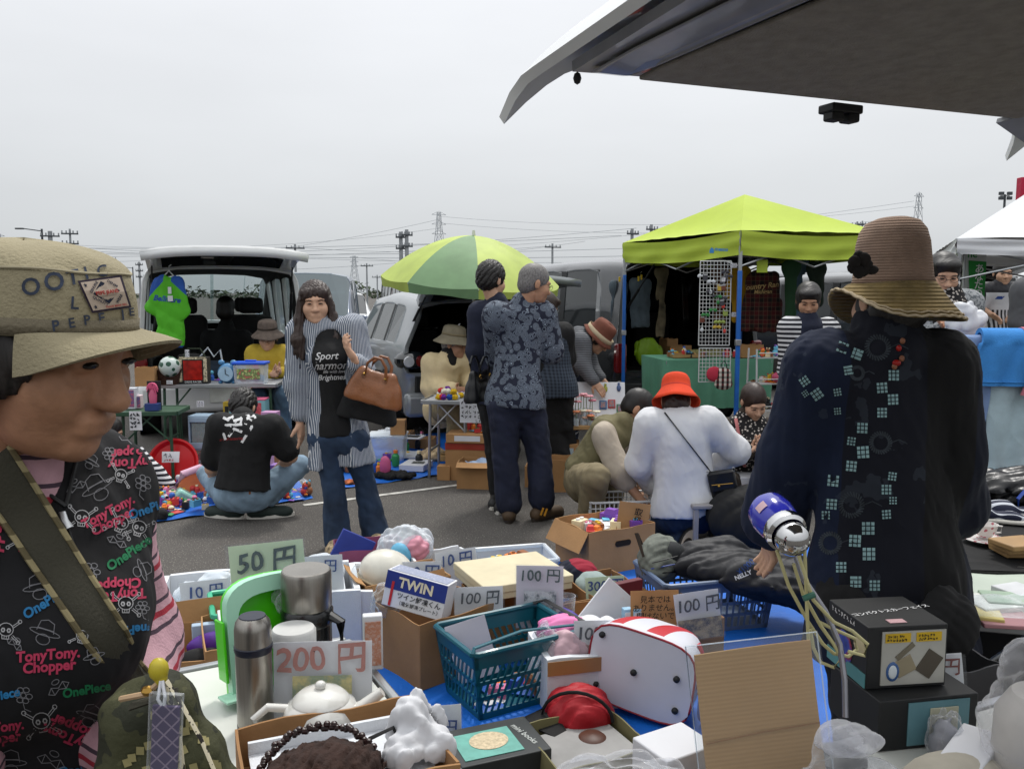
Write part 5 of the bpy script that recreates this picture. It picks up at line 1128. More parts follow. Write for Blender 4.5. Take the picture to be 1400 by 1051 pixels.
# small printed mark on the valance
ob=[k for k in kids(lime)if k.name.startswith('valance')][0];bt=bvh_of(ob);PB_=mat('print_light_blue','#3a86c8',.7)
mk=MB();mk.add([(970,0,-346),(976,0,-346),(976,0,-341),(973,0,-338),(970,0,-342)],[(0,1,2,3,4)]);decal(ob,mk,PB_,lambda x,y:(x,-y),'logo',bv=bt)
ptext(ob,'mesco',986,341,7,PB_,-3,.1,.03,bv=bt)
q=MB();q.box((0,0,0),(.085,.012,.10));q.build('hanging_tab',LIME,lime,loc=P(1042,364,6.95)-lime.location)
white_t=tent('white pop-up canopy at the right edge',[(3.05,5.95),(4.9,5.3),(5.9,7.6),(3.95,8.1)],1.735,1.84,2.55,TENTW,TENTW,poles=(0,3))
# parasol: eight panels, lime and dark green by turns
pc=P(648,400,7.7);t=T('parasol','lime and dark green beach parasol over the hatchback','parasol',(pc.x,7.7,0));tilt=Matrix.Rotation(RAD(4),3,'Y')@Matrix.Rotation(RAD(5),3,'X')
PL1=mat('parasol_lime','#a2b254',.6,var=.10,vs=4,bump=.12,bs=14,trans=0);PL2=mat('parasol_green','#64845c',.6,var=.10,vs=4,bump=.12,bs=14);RR=.80;ztop=P(648,322,7.7).z
for k in range(8):
 a0=2*math.pi*(k/8)+.13;a1=a0+2*math.pi/8
 def f(u,v):
  r=RR*v;a=a0+(a1-a0)*u;edge=1-.035*math.sin(math.pi*u)*v;z=-.40*v**1.9-.02*math.sin(math.pi*u)*v;return tilt@Vector((r*edge*math.cos(a),r*edge*math.sin(a),z))+Vector((0,0,ztop))
 def g(u,v):
  p=Vector(f(u,1));return p-Vector((0,0,.085*v*(1-.35*math.sin(math.pi*u)**2)))-tilt@Vector((math.cos(a0+(a1-a0)*u),math.sin(a0+(a1-a0)*u),0))*.012*v
 mm=PL1 if k%8 not in(5,1)else PL2
 q=MB();q.sheet(f,8,12);o=q.build('canopy_panel',mm,t,ang=70);q=MB();q.sheet(g,8,2);q.build('valance',mm,o)
 q=MB();q.tube([Vector(f(0,i/6))-Vector((0,0,.012))for i in range(7)],.006,5);q.build('rib',ALU,t)
POLEW=mat('pole_white','#c4c8bd',.4)
q=MB();q.tube([(0,0,0),(0,0,1.0)],.019,12);q.build('lower_pole',POLEW,t);q=MB();q.tube([(0,0,.95),(0,0,ztop)],.014,12);q.build('upper_pole',POLEW,t);q=MB();q.tube([(0,0,ztop),(0,0,ztop+.045)],[.018,.012],10);q.build('finial',POLEW,t)
q=MB();q.lathe([(0,.0),(.22,0),(.22,.06),(.06,.1),(.03,.14)],24);q.build('base',POLEW,t)
# banner
t=T('banner','green and white vertical banner beside the white canopy post','banner',P(1327,470,6.3)*1);d=6.3;z0=P(0,470,d).z;t.location.z=0
w_=.15
q=MB();q.sheet(lambda u,v:((u-.5)*w_,.008*math.sin(v*5),z0+v*(P(0,338,d).z-z0)),4,14,th=.003);q.build('cloth',mat('banner_grey','#b9bcb9',.7),t)
q=MB();k=[(-.045+.014*math.sin(i*.35),z0+.01+i*(P(0,358,d).z-z0)/12)for i in range(13)]+[(.072,P(0,358,d).z),(.072,z0+.01)]
q.prism(k,-.018,-.014);q.build('green_field',mat('banner_green','#1d7a2f',.7),t,smooth=False)
for i,s in enumerate('あなたの本当の年齢'):txt(s,.07,PRW,t,(.022,-.022,P(0,368+i*11.2,d).z),name='lettering',bold=.01)
txt('ne',.075,mat('print_green','#1d7a2f',.7),t,(-.03,-.014,P(0,348,d).z),bold=.01)
q=MB();q.tube([(-.08,0,0),(-.08,0,P(0,336,d).z)],.01,8);q.build('banner_pole',ALU,t)
# ------------------------------------------------------------------ toy stall in front of the white minivan
GREENT=mat('table_green','#2c4a36',.5,var=.1)
table('folding table with silver edge holding the clock and toys',(P(293,527,7.05).x,7.25,0),4,.98,.42,.715,mat('table_grey','#8d9094',.5),GREENT)
zt=.717
def on(px,d):return Vector((P(px,500,d).x,d,zt))
t=T('toy_box','red windowed toy box with black and white frame on the folding table','box',on(266,7.12),6)
b=MB();b.box((0,0,.11),(.23,.12,.22));b.build('carton',BLACKP,t,bevel=.002);b=MB();b.box((0,-.062,.115),(.15,.006,.16));b.build('window',mat('box_red','#9a1a12',.2,var=.3,vs=20),t)
for x,w1 in((-.10,.028),(.10,.028)):b=MB();b.box((x,-.062,.115),(w1,.005,.19));b.build('printed_strip',mat('toy_print','#b0a58a',.5,var=.7,vs=70),t)
b=MB();b.box((0,-.062,.215),(.21,.005,.02));b.build('printed_strip',mat('toy_print'),t)if False else b.build('printed_strip',MC['toy_print'],t);txt('DRIVE RACER',.022,PRW,t,(0,-.065,.018),bold=.02)
b=MB();b.tube([(-.09,0,.22),(-.05,0,.29),(.05,0,.29),(.09,0,.22)],.006,6);b.build('carry_handle',mat('cord_green','#26321f',.7),t)
t=T('alarm_clock','pale blue round alarm clock between the red box and blue-lidded tub','clock',on(310,7.1),0);CB=mat('clock_blue','#4f83ae',.35,var=.1);
b=MB();b.ell((0,.02,.085),(.085,.055,.085),20);b.build('clock_body',CB,t);b=MB();b.lathe([(.06,0),(.062,.012),(.05,.014),(0,.012)],24,(0,-.028,.085),R=Matrix.Rotation(math.pi/2,3,'X'));b.build('dial',mat('clock_dial','#9fbfd4',.4),t)
b=MB();b.ribbon([(0,.085),(0,.125)],.006);b.ribbon([(0,.085),(.028,.07)],.006);b.build('hands',BLACKP,t,loc=(0,-.045,0),kind='stuff')
for s in(-1,1):b=MB();b.ell((s*.055,0,.012),(.02,.025,.014),10);b.build('foot',CB,t);b=MB();b.ell((s*.05,.02,.175),(.028,.02,.022),12);b.build('bell',CB,t)
t=T('storage_tub','clear tub of toys with a bright blue lid at the table end','tub',on(343,7.12),0)
b=MB();b.box((0,0,.08),(.24,.14,.16),taper=1.06);b.build('tub_body',FROST,t,bevel=.008);b=MB();b.box((0,0,.172),(.275,.165,.022));b.build('lid',mat('lid_blue','#1f56c9',.4),t,bevel=.006);b=MB();b.box((0,0,.19),(.09,.03,.015));b.build('handle',mat('lid_blue','#1f56c9'),t,bevel=.005)
b=MB();b.box((0,-.076,.085),(.19,.004,.085));b.build('label_print',photo(11,['#d8c9a0','#c24a5a','#4a7d45','#e0d890','#b03a48'],40),t)
for i,x in enumerate((-.07,-.02,.04,.08)):b=MB();b.ell((x,.01,.04),.032,10);b.build('toy_inside',shade(TOYC[(i*3)%11]),t)
t=T('wicker_basket','small brown basket at the left end of the folding table','basket',on(230,7.05),0);b=MB();b.sheet(lambda u,v:((.07+.02*v)*math.cos(u*2*math.pi)*1.2+.002*math.sin(u*120),(.07+.02*v)*math.sin(u*2*math.pi),v*.12),48,8,th=.006);b.build('basket_wall',mat('wicker','#3a2216',.8,var=.4,vs=70,bump=.6,bs=150),t);b=MB();b.tube([(.108*math.cos(a),.09*math.sin(a),.12)for a in[i*math.pi/12 for i in range(24)]],.008,6,closed=True);b.build('rim',MC['wicker'],t)
def fball():
 v=voro(14);return mix(v.lt(.30),'#b9c4bf','#1d4a36')
thing_mesh('football','green and white football resting in the small brown basket','ball',lambda b:b.ell((0,0,0),.085,22),mat('football_print','#ccc',.4,pat=fball,var=0),on(232,7.0)+Vector((0,0,.15)))
price=lambda px,py,d,w,h,lab,rows=2,seed=1:(lambda t:(sheet_card(w,h,.001).build('tag_paper',PAPER,t),scribble(t,INKK,w*.85,h*.85,rows,(0,-.005,h*.08),seed,h*.05)))(T('price_tag',lab,'price tag',P(px,py,d)))
price(232,525,6.9,.05,.03,'tiny white price tag in front of the brown basket');price(256,488,6.98,.035,.06,'white swing tag on top of the red toy box',2,3);price(331,548,6.85,.085,.06,'white price card on the pink and teal box',2,4)
open_box('small cardboard box at the far left of the toy table',on(200,6.95),8,.15,.13,.15)
thing_mesh('cloth_bundle','dark denim bundle lying on the white minivan sill','cloth',lambda b:b.add(*[0,0])if 0 else b.ell((0,0,.09),(.42,.2,.10),24),mat('denim_dark','#1f2c3b',.9,var=.3,vs=6,bump=.6,bs=14),(on(285,8.4).x,8.35,.62),YAW)
lump('black_bag','crumpled black bag behind the red toy box','bag',on(262,7.42),(.14,.07,.12),BLACKC,.02,20,3)
thing_mesh('glass_jar','glass jar with metal lid behind the blue tub','jar',lambda b:b.lathe([(0,0),(.04,0),(.04,.13),(.034,.15),(.034,.17),(0,.17)],18),FROST,on(329,7.33))
thing_mesh('carrier_bag','thin white plastic bag standing behind the alarm clock','bag',lambda b:b.tube([(-.1,0,0),(-.07,0,.2),(0,0,.28),(.05,0,.2),(.1,.02,.26),(.13,0,.1)],.008,6),FROST,on(285,7.42))
# goods below the table
def boxed(label,loc,rz,w,d,h,m,front=None,name='toy_box',ff=.8,lid=None):
 t=T(name,label,'box',loc,rz);b=MB();b.box((0,0,h/2),(w,d,h));b.build('carton',m,t,bevel=.003)
 if front:b=MB();b.box((0,-d/2-.001,h*.5),(w*ff,.004,h*ff));b.build('printed_front',front,t)
 if lid:b=MB();b.box((0,0,h+.004),(w*1.01,d*1.01,.012));b.build('lid',lid,t,bevel=.002)
 return t
gz=lambda px,d:Vector((P(px,600,d).x,d,0))
cr=open_box('plain crate under the toy table holding up small boxes',gz(345,7.2),4,.42,.36,.36,CARDD);open_box('plain crate under the toy table behind the display case',gz(290,7.25),4,.30,.3,.30,CARDD)
boxed('narrow yellow box with black lettering under the table',Vector((P(310,500,7.0).x,7.0,.44)),0,.06,.08,.14,mat('box_yellow','#b99a2a',.5),BLACKP,ff=.5);b=MB()
boxed('pink and teal toy box under the table edge',Vector((P(339,500,6.98).x,6.98,.40)),3,.29,.16,.20,mat('box_teal','#7fb2b8',.4),photo(12,['#5a2a20','#c04a50','#d98aa0','#6a3a28'],18),lid=mat('box_pink','#c05a78',.4))
thing_mesh('shelf_board','wooden board carrying boxes below the toy table','board',lambda b:b.box((0,0,0),(.6,.26,.018)),CARDD,(P(330,500,7.03).x,7.05,.385))
t=T('display_case','pale blue display case with dark window under the table','case',Vector((P(286,600,6.6).x,6.6,.26)),-3)
for c,s_ in(((0,.07,.135),(.26,.01,.27)),((-.125,0,.135),(.014,.15,.27)),((.125,0,.135),(.014,.15,.27)),((0,0,.262),(.264,.15,.016)),((0,0,.008),(.264,.15,.016)),((0,-.074,.035),(.24,.012,.05)),((0,-.074,.238),(.24,.012,.04))):b=MB();b.box(c,s_);b.build('case_panel',mat('case_blue_grey','#93a8ba',.3),t,bevel=.004)
b=MB();b.box((0,.03,.135),(.2,.06,.16));b.build('contents',mat('case_contents','#22242a',.6,var=.9,vs=30),t);b=MB();b.box((0,-.07,.137),(.21,.003,.15));b.build('window_pane',GLASS,t)
price(274,556,6.50,.055,.045,'price label on the pale blue display case',2,8)
t=T('clear_box','clear plastic box holding a red and white soft toy','box',Vector((P(276,620,6.62).x,6.62,0)),4)
b=MB();b.box((0,0,.13),(.2,.17,.26));b.build('clear_case',CLEARB,t,bevel=.006);b=MB();b.ell((0,0,.06),(.06,.05,.055),12);b.build('soft_toy_body',shade('#a3222e'),t);b=MB();b.ell((0,-.01,.14),(.05,.045,.05),14);b.build('soft_toy_head',shade('#c79a7c'),t);b=MB();b.lathe([(.055,.16),(.052,.18),(.03,.22),(0,.235)],16);b.build('soft_toy_cap',shade('#a3222e'),t);b=MB();b.lathe([(.057,.155),(.06,.165),(.057,.178)],16);b.build('cap_trim',shade('#d7d7da'),t)
# red round tray with its price card, and the pastel toy seat
t=T('round_tray','big red round tray leaning behind the toys','tray',gz(233,6.35)+Vector((0,0,.0)),R=RZ(4)@Matrix.Rotation(RAD(-18),3,'X'));b=MB();b.lathe([(0,.0),(.15,.0),(.175,.03),(.19,.03),(.178,-.012),(0,-.012)],40,(0,0,.19),R=Matrix.Rotation(math.pi/2,3,'X'));b.build('tray_dish',mat('tray_red','#c8141c',.35,var=.05),t)
t2=price_card('handwritten price card on the red round tray',P(233,632,6.22),2,.125,.08,'',INKK,PAPER,14,sleeve=False,name='price_card',group=None);scribble(t2,INKK,.1,.045,1,(0,-.012,.028),5,.004);scribble(t2,mat('ink_red','#a31c24',.7),.09,.022,1,(0,-.012,.006),6,.004)
t=T('toy_bath_chair','pastel toy bath seat in mint, orange and pink beside the striped sleeve','toy',gz(250,5.95),R=RZ(25)@Matrix.Rotation(RAD(35),3,'Y'))
b=MB();b.tube([(-.11,0,.02),(-.12,0,.16),(-.05,0,.25),(.05,0,.25),(.12,0,.16),(.11,0,.02)],.028,12);b.build('rim',shade('#d3a9bd',rough=.3),t);b=MB();b.prism([(-.10,.02),(.10,.02),(.11,.15),(.05,.23),(-.05,.23),(-.11,.15)],-.01,.012);b.build('backrest',shade('#d2744a',rough=.4),t);b=MB();b.box((0,-.05,.04),(.20,.12,.07));b.build('seat',shade('#8fc4b8',rough=.3),t,bevel=.02)
# green side table with figures
table('dark green side table next to the beige cap',(P(200,560,6.4).x,6.5,0),6,.46,.36,.585,GREENT,GREENT,edge=GREENT)
t=T('boxed_figure','pink-haired figure in a black and blue card holder on the green table','figurine',Vector((P(209,540,6.38).x,6.38,.59)),3);b=MB();b.box((0,.03,.11),(.10,.012,.22));b.build('backing',BLACKP,t);b=MB();b.box((0,-.01,.03),(.10,.07,.055));b.build('base_box',shade('#20366e'),t,bevel=.003);b=MB();b.tube([(0,0,.055),(0,0,.12),(0,-.005,.16)],[.025,.03,.015],10);b.build('figure',shade('#c25a7a'),t)
b=MB();rg=random.Random(4)
for k in range(14):a=k*.45;b.tube([(0,0,.16),(.03*math.cos(a),-.01,.19+.02*math.sin(a)),(.045*math.cos(a),-.012,.16+.04*math.sin(a))],[.012,.009,.003],6)
b.build('figure_hair',shade('#d05a80'),t,kind='stuff')
for i,(px,w1,h1,c)in enumerate(((180,.08,.16,'#c9cbd2'),(186,.06,.10,'#d8c3c8'),(176,.10,.07,'#b23a48'))):boxed(('white upright box','pale pink packet','flat red packet')[i]+' at the back of the green side table',Vector((P(px,540,6.5).x,6.5+i*.03,.59)),i*9,w1,.07,h1,shade(c),photo(20+i,['#c8c8d0','#b0506a','#4a5a8a','#d8d0c0'],50),name='packet')
price(186,588,6.2,.09,.14,'large white swing tag hanging off the green side table',4,12)
for i,(px,py,w1,h1,c)in enumerate(((371,562,.12,.2,'#b58ab0'),(374,640,.14,.17,'#9a7bbb'),(362,588,.10,.12,'#c9a0c0'))):boxed(('pink printed box','lilac printed box','pale pink small box')[i]+' right of the squatting man',gz(px,6.55-i*.1)+Vector((0,0,.19 if i==2 else 0))if i else gz(px,6.7)+Vector((0,0,.34)),-6,w1,.1,h1,shade(c),photo(30+i,['#c8b0d0','#b0608a','#7a5aa8','#e0c8c8'],40))
boxed('brown carton below the pink printed box',gz(371,6.72),-4,.2,.2,.335,CARDD)
# blue sheet and the heap of small toys
ground_sheet('blue plastic sheet under the small toys',(205,716),(428,681),(392,640),(214,655),.004,BLUET,1)
q=quad((208,713),(330,690),(322,655),(216,660),0)
def spot(u,v,i):
 p=q(u,v);return Vector((p.x,p.y,.014+.03*((i*7)%3==0)))
scatter(170,spot,'small toys heaped on the blue sheet','in the heap on the blue sheet',5,1.0)
q2=quad((388,689),(424,681),(408,665),(384,672),0);scatter(16,lambda u,v,i:Vector((*q2(u,v).xy,.012)),'toys right of the squatting man','right of the squatting man',9,1.0,['packet','plush','figurine'])
lump('plastic_bag','clear plastic bag of toys at the end of the blue sheet','bag',G(402,676),(.12,.09,.07),CLEARB,.012,30,2)
lump('plush_toy','black and white soft toy at the corner of the blue sheet','toy',G(220,712),(.05,.045,.045),mat('plush_black','#1a1a1c',.9,var=.9,vs=30),.004,40,4,ridge=False)
# green shirt on a hanger from the tailgate
D=SDF();c=P(231,400,7.72)
pj=lambda x,y,dd=0:P(x,y,7.72+dd)-c
D.cone(pj(221,388),pj(240,388),.05,.05,.02,flat=((0,1,0),.5));D.cone(pj(231,395),pj(234,462),.125,.125,.03,flat=((0,1,0),.3));D.cone(pj(219,388),pj(208,420),.055,.06,.03,flat=((0,1,0),.4));D.cone(pj(242,388),pj(251,424),.055,.06,.03,flat=((0,1,0),.4));D.cone(pj(232,374),pj(232,370),.04,.05,.01,op=1);D.cut(pj(232,474),(-.06,0,-1));D.rough(.012,20,3,(1,1,.4),True)
def jer():
 x,y,z=coord();k=(z+x.abs()*1.0).gt(.135)*(x.abs().gt(.035));k2=z.lt(-.475);return mix(k.max(k2),'#4fae1e','#1c4fa0')
t=T('football_jersey','bright green and blue football jersey hanging from the white tailgate','jersey',c);jo=skin_obj('jersey_cloth',[D.mesh(.008)],mat('jersey_green','#4fae1e',.7,pat=jer,var=.06,bump=.15,bs=90),t)
ptext(jo,'Bellmare',228,409,10.5,mat('print_royal','#1d3f96',.6),-6,.25,.03,bv=bvh_of(jo))
q=MB();q.tube([pj(224,378),pj(231,370),pj(238,378)],.006,6);q.tube([pj(231,370),pj(231,364),pj(234,362)],.004,6);q.build('hanger',STEELP,t)
q=MB();q.box(pj(235,397)-Vector((0,.05,0)),(.03,.003,.06));q.box(pj(236,408)-Vector((0,.052,0)),(.045,.003,.05));q.build('swing_tags',PAPER,t,kind='stuff')
# ------------------------------------------------------------------ stall under the parasol
ground_sheet('blue plastic sheet with papers and boxes under the parasol stall',(462,669),(656,642),(618,590),(470,604),.004,BLUET,4)
table('small silver folding table with pom-poms beside the man in beige',(P(616,548,6.75).x,6.85,0),-10,.40,.36,.625,mat('table_white','#b9bcc0',.4),ALU)
rg=random.Random(8);PC=['#1e3fa8','#c8cac6','#c22a30','#d0a81e','#6a2a8a','#1f6a35','#d9d6c2','#204a9a']
PN=['blue','white','red','yellow','purple','green','cream','royal blue']
for i in range(26):
 px=594+rg.random()*52;dd=6.72+rg.random()*.25;lay=i>18;k=rg.randrange(8)
 o=lump('pompom',f'{PN[k]} woollen pom-pom on the silver folding table','pom-pom',Vector((P(px,540,dd).x,dd,.628+.022+(.04 if lay else 0))),(.026,.026,.024),mat('wool_'+PN[k].replace(' ','_'),PC[k],.95,var=.2,vs=60,bump=.6,bs=200),.006,120,i,.006,cutz=False,parts=[((0,0,0),(.026,.026,.024))],group='woollen pom-poms on the folding table')
t=price_card('white sheet of handwriting hanging off the pom-pom table',P(647,578,6.6),-6,.21,.19,'',INKK,PAPER,0,sleeve=False,group=None,name='notice')
scribble(t,INKK,.19,.15,4,(0,-.012,.03),21,.005);scribble(t,INKK,.06,.025,1,(.05,-.012,.005),22,.004)
open_box('orange-edged carton under the pom-pom table',gz(640,6.75),-8,.32,.24,.30,CARD,tape=mat('tape_red','#8e3020',.4),flaps=());boxed('shallow lidded tray on the orange-edged carton',gz(643,6.74)+Vector((0,0,.302)),-8,.34,.26,.07,CARD,PAPER,'tray_box',.6)
open_box('front cardboard box with blue paper beside the patterned-shirt man',gz(653,6.45),-8,.28,.24,.20,CARD,flaps=(('f',120,.06),));thing_mesh('blue_paper','folded pale blue paper in the front cardboard box','paper',lambda b:b.sheet(lambda u,v:((u-.5)*.2,(v-.5)*.18,.02*math.sin(u*7)*math.sin(v*5)),8,8,th=.004),shade('#8fa3bd'),gz(656,6.42)+Vector((0,0,.19)),12)
open_box('cardboard box behind the legs of the patterned-shirt man',gz(752,6.5),-8,.36,.24,.16,CARD);boxed('white printed box stacked behind the patterned-shirt man',gz(765,6.7),-8,.3,.24,.30,CARD,photo(41,['#c8ccd0','#a0b0b8','#d8d0c0'],20))
def flat(label,px,py,w,d,h,m,rz=0,name='paper_stack',bevel=.002,z=.012,cat='paper'):
 p=G(px,py,z);return thing_mesh(name,label,cat,lambda b:b.box((0,0,h/2),(w,d,h)),m,(p.x,p.y,z),rz,bevel=bevel)
flat('large white sheets of paper lying on the blue sheet',556,622,.36,.30,.012,PAPER,-8);flat('white flat box on top of the blue sheet',569,640,.21,.26,.05,PAPER,-12,'flat_box',cat='box')
flat('printed leaflet on the white flat box',572,632,.10,.07,.003,photo(42,['#808480','#3a3d3a','#c8c8c0'],50),-12,'leaflet',z=.066)
boxed('small square kraft box on the blue sheet',G(608,655),-8,.105,.09,.115,CARD,name='kraft_box');t=T('food_container','clear-lidded container on the blue sheet corner','container',G(633,648),-8);b=MB();b.box((0,0,.025),(.2,.14,.05));b.build('tray',CARDD,t,bevel=.01);b=MB();b.ell((0,0,.045),(.10,.07,.05),16);b.build('lid',CLEARB,t)
open_box('low cardboard box with wire things, nearer one',G(574,612),-8,.28,.22,.10,CARD);open_box('low cardboard box of tools, farther one',G(548,602),-8,.24,.2,.09,CARD)
flat('cream tray with a raised edge on the stall',535,593,.22,.2,.03,shade('#b5ae96'),-10,'tray',.01,cat='tray')
for i,(px,py)in enumerate(((566,604),(574,602),(582,603))):thing_mesh('wire_rack',f'black wire rack standing in the low box, {("left", "middle", "right")[i]} one','rack',lambda b:b.tube([(-.03,0,0),(-.03,0,.1),(0,0,.13),(.03,0,.1),(.03,0,0)],.004,5),BLACKP,G(px,py,.04),20)
t=T('picture_frame','white and black picture frame lying on the stall boxes','frame',G(560,598,.13),-12);b=MB();b.box((0,0,.006),(.26,.18,.012));b.build('frame',PAPER,t,bevel=.003);b=MB();b.box((0,0,.0135),(.19,.11,.003));b.build('picture',BLACKP,t)
lump('cloth_heap','crumpled black clothing on the blue sheet','cloth',G(538,655),(.16,.08,.035),BLACKC,.012,30,5);lump('cloth_heap','orange and cream cloth at the sheet corner','cloth',G(486,662),(.09,.06,.02),mat('cloth_orange','#b0623a',.9,var=.6,vs=20),.01,30,6);lump('cloth_heap','grey wrapped bundle behind the striped woman\'s leg','bundle',G(478,645),(.13,.08,.06),GREYC,.012,25,7)
lump('plastic_bundle','white plastic-wrapped goods beside the cream tray','bundle',G(535,612),(.16,.12,.10),FROST,.015,24,8);lump('pink_purse','bright pink round purse standing on the papers','purse',G(527,650,.03),(.045,.03,.085),shade('#c25a86'),.002,30,9)
lump('tape_rolls','cream plate and tape heaped by the kraft box','goods',G(592,630),(.12,.1,.06),mat('goods_cream','#b09a78',.7,var=.5,vs=20),.018,26,11);thing_mesh('tape_roll','roll of brown tape lying behind the kraft box','tape',lambda b:b.lathe([(.05,0),(.075,0),(.075,.045),(.05,.045),(.05,0)],28),mat('tape_tan','#a3814f',.4),G(610,628,.05),0)
t=T('plastic_tub','clear plastic tub stacked beside the silver car wheel','tub',gz(530,7.5));b=MB();b.box((0,0,.11),(.30,.24,.22),taper=1.08);b.build('tub_body',FROST,t,bevel=.015);b=MB();b.box((0,0,.225),(.34,.28,.015));b.build('rim',FROST,t,bevel=.005)
boxed('small orange carton on the plastic tub',gz(545,7.45)+Vector((0,0,.235)),0,.13,.12,.13,CARD);flat('pink folded cloth on the tarp behind the striped woman',470,620,.22,.14,.05,shade('#b0707a'),0,'folded_cloth',.01,cat='cloth')
for i,(px,c)in enumerate(((690,'#8a8d94'),(676,'#6a4a3a'))):pass
qs=quad((470,664),(600,650),(590,606),(482,612),0);scatter(26,lambda u,v,i:Vector((*qs(u,v).xy,.016)),'small goods on the parasol stall sheet','on the sheet of the parasol stall',71,1.3,['packet','packet','bottle','toy block'])
scatter(9,lambda u,v,i:Vector((P(640+28*u,580,6.7).x,6.66+.14*v,.378)),'small goods on the lidded tray','on the tray below the pom-poms',72,.9,['packet','bottle','toy block'])
scatter(12,lambda u,v,i:Vector((P(225+130*u,520,7.3).x,7.33+.08*v,.717)),'small goods at the back of the toy table','at the back of the toy table',73,1.3,['packet','bottle','figurine','toy block'])
# ------------------------------------------------------------------ picture and flower stall
t=table('low wooden table of the flower stall',(P(800,575,6.7).x,6.8,0),4,.62,.42,.44,WOOD,ALU,edge=WOOD)
t=T('display_board','white display board of small pictures leaning on the flower stall','board',Vector((P(818,560,6.95).x,6.95,.46)),R=RZ(-4)@Matrix.Rotation(RAD(-28),3,'X'));b=MB();b.box((0,0,.15),(.44,.012,.31));b.build('panel',PAPER,t,bevel=.003)
for i,(x,z,c)in enumerate(((.04,.10,'#2a5a8a'),(.11,.11,'#a33a3f'),(.18,.07,'#2f6a48'))):
 b=MB();b.box((x,-.012,z),(.06,.01,.075));fo=b.build('framed_picture',shade(c),t,bevel=.002);b=MB();b.box((x,-.019,z),(.04,.004,.055));b.build('picture',photo(50+i,['#c8c0b0','#5a7a8a','#a05a50','#d8d4c4'],60),fo)
for i,(x,z,c)in enumerate(((.06,.24,'#8a8a2a'),(.17,.25,'#3a4f7a'))):b=MB();b.ell((x,-.014,z),(.018,.008,.03),10);b.ell((x,-.014,z+.038),(.011,.008,.011),8);b.build('hanging_doll',shade(c),t)
rg=random.Random(12)
for gi,(px0,px1,zz,cs,lab)in enumerate(((776,812,.20,['#cf8f98','#d8aab0','#b87080'],'pink artificial flower in a glass vase'),(782,818,.08,['#d8d0b8','#c87a50','#d0a890'],'cream and orange artificial flower in a low glass'))):
 for i in range(9):
  px=px0+(px1-px0)*(i+.5)/9;dd=6.62+rg.random()*.16-gi*.06;z=.445;t=T('flower',lab,'flower',Vector((P(px,550,dd).x,dd,z)),rg.uniform(0,360),group='artificial flowers at the flower stall');h=zz+rg.uniform(-.03,.04)
  b=MB();b.tube([(0,0,.01),(rg.uniform(-.01,.01),0,h)],.003,5);b.build('stem',shade('#6a7a3a'),t);c=rg.choice(cs)
  for k in range(5):a=k*1.257;b=MB();b.ell((.018*math.cos(a),.018*math.sin(a),h+.006),(.017,.017,.009),8);b.build('petal',shade(c),t)
  b=MB();b.lathe([(.016,0),(.019,.0),(.021,h*.55)],12);b.build('glass_vase',FROST,t)
boxed('low carton tray under the flowers',G(800,600,.2)*1,4,.3,.2,.1,CARD,name='tray_box')if False else open_box('cardboard tray box standing in front of the flower stall',gz(772,6.35),4,.26,.22,.24,CARD)
scatter(16,lambda u,v,i:Vector((P(776+62*u,570,6.6+v*.2).x,6.62+.2*v,.447)),'small goods at the flower stall','at the foot of the flowers',15,.8,['packet','toy block','figurine'])
# ------------------------------------------------------------------ craft stall under the lime canopy
CLOTHG=mat('tablecloth_green','#5c9479',.85,var=.08,vs=5,bump=.2,bs=40)
tc0=Vector((P(972,490,7.55).x,7.75,0));t=table('table under the green cloth of the craft stall',tc0,10,.98,.6,.88,WOOD,ALU)
def tcl(u,v):
 a=u*2*math.pi;
 sx_,sy_=math.cos(a),math.sin(a);k=max(abs(sx_)/.5,abs(sy_)/.31);x,y=sx_/k,sy_/k
 f=min(1,v*2);g=max(0,v*2-1);rip=.018*math.sin(a*16)*g;return Vector((x*(f+.02)+sx_*rip,y*(f+.02)+sy_*rip,.893-g*.42-(.0 if g==0 else.008)))
b=MB();b.sheet(tcl,96,12);o=b.build('tablecloth',CLOTHG,None,loc=tc0,R=(0,0,RAD(10)),ang=70);tag(o,'green cloth draped over the craft stall table','tablecloth')
tz=.90
def mesh_panel(label,px0,px1,py0,py1,d,nx,nz):
 a,c=P(px0,py1,d),P(px1,py0,d);t=T('wire_mesh_panel',label,'mesh panel',Vector(((a.x+c.x)/2,d,a.z)),0);w,h=c.x-a.x,c.z-a.z
 for i in range(nx+1):b=MB();b.tube([((i/nx-.5)*w,0,0),((i/nx-.5)*w,0,h)],.0024 if 0<i<nx else.0045,5);b.build('wire',STEELP,t)
 for j in range(nz+1):b=MB();b.tube([(-w/2,.004,j/nz*h),(w/2,.004,j/nz*h)],.0024 if 0<j<nz else.0045,5);b.build('wire',STEELP,t)
 return t
mesh_panel('tall white wire mesh panel hung with accessories under the lime canopy',955,1000,357,472,6.86,9,22);mesh_panel('lower white wire mesh panel holding the heart pouch',955,999,476,522,6.84,9,9)
rg=random.Random(31);AC=['#2e7a3c','#c23a30','#d8d8d8','#3a3a40','#b59a3a','#6a3a2a','#c0c4c8','#8a9a4a'];AN=['green','red','white','dark grey','mustard','brown','silver','olive']
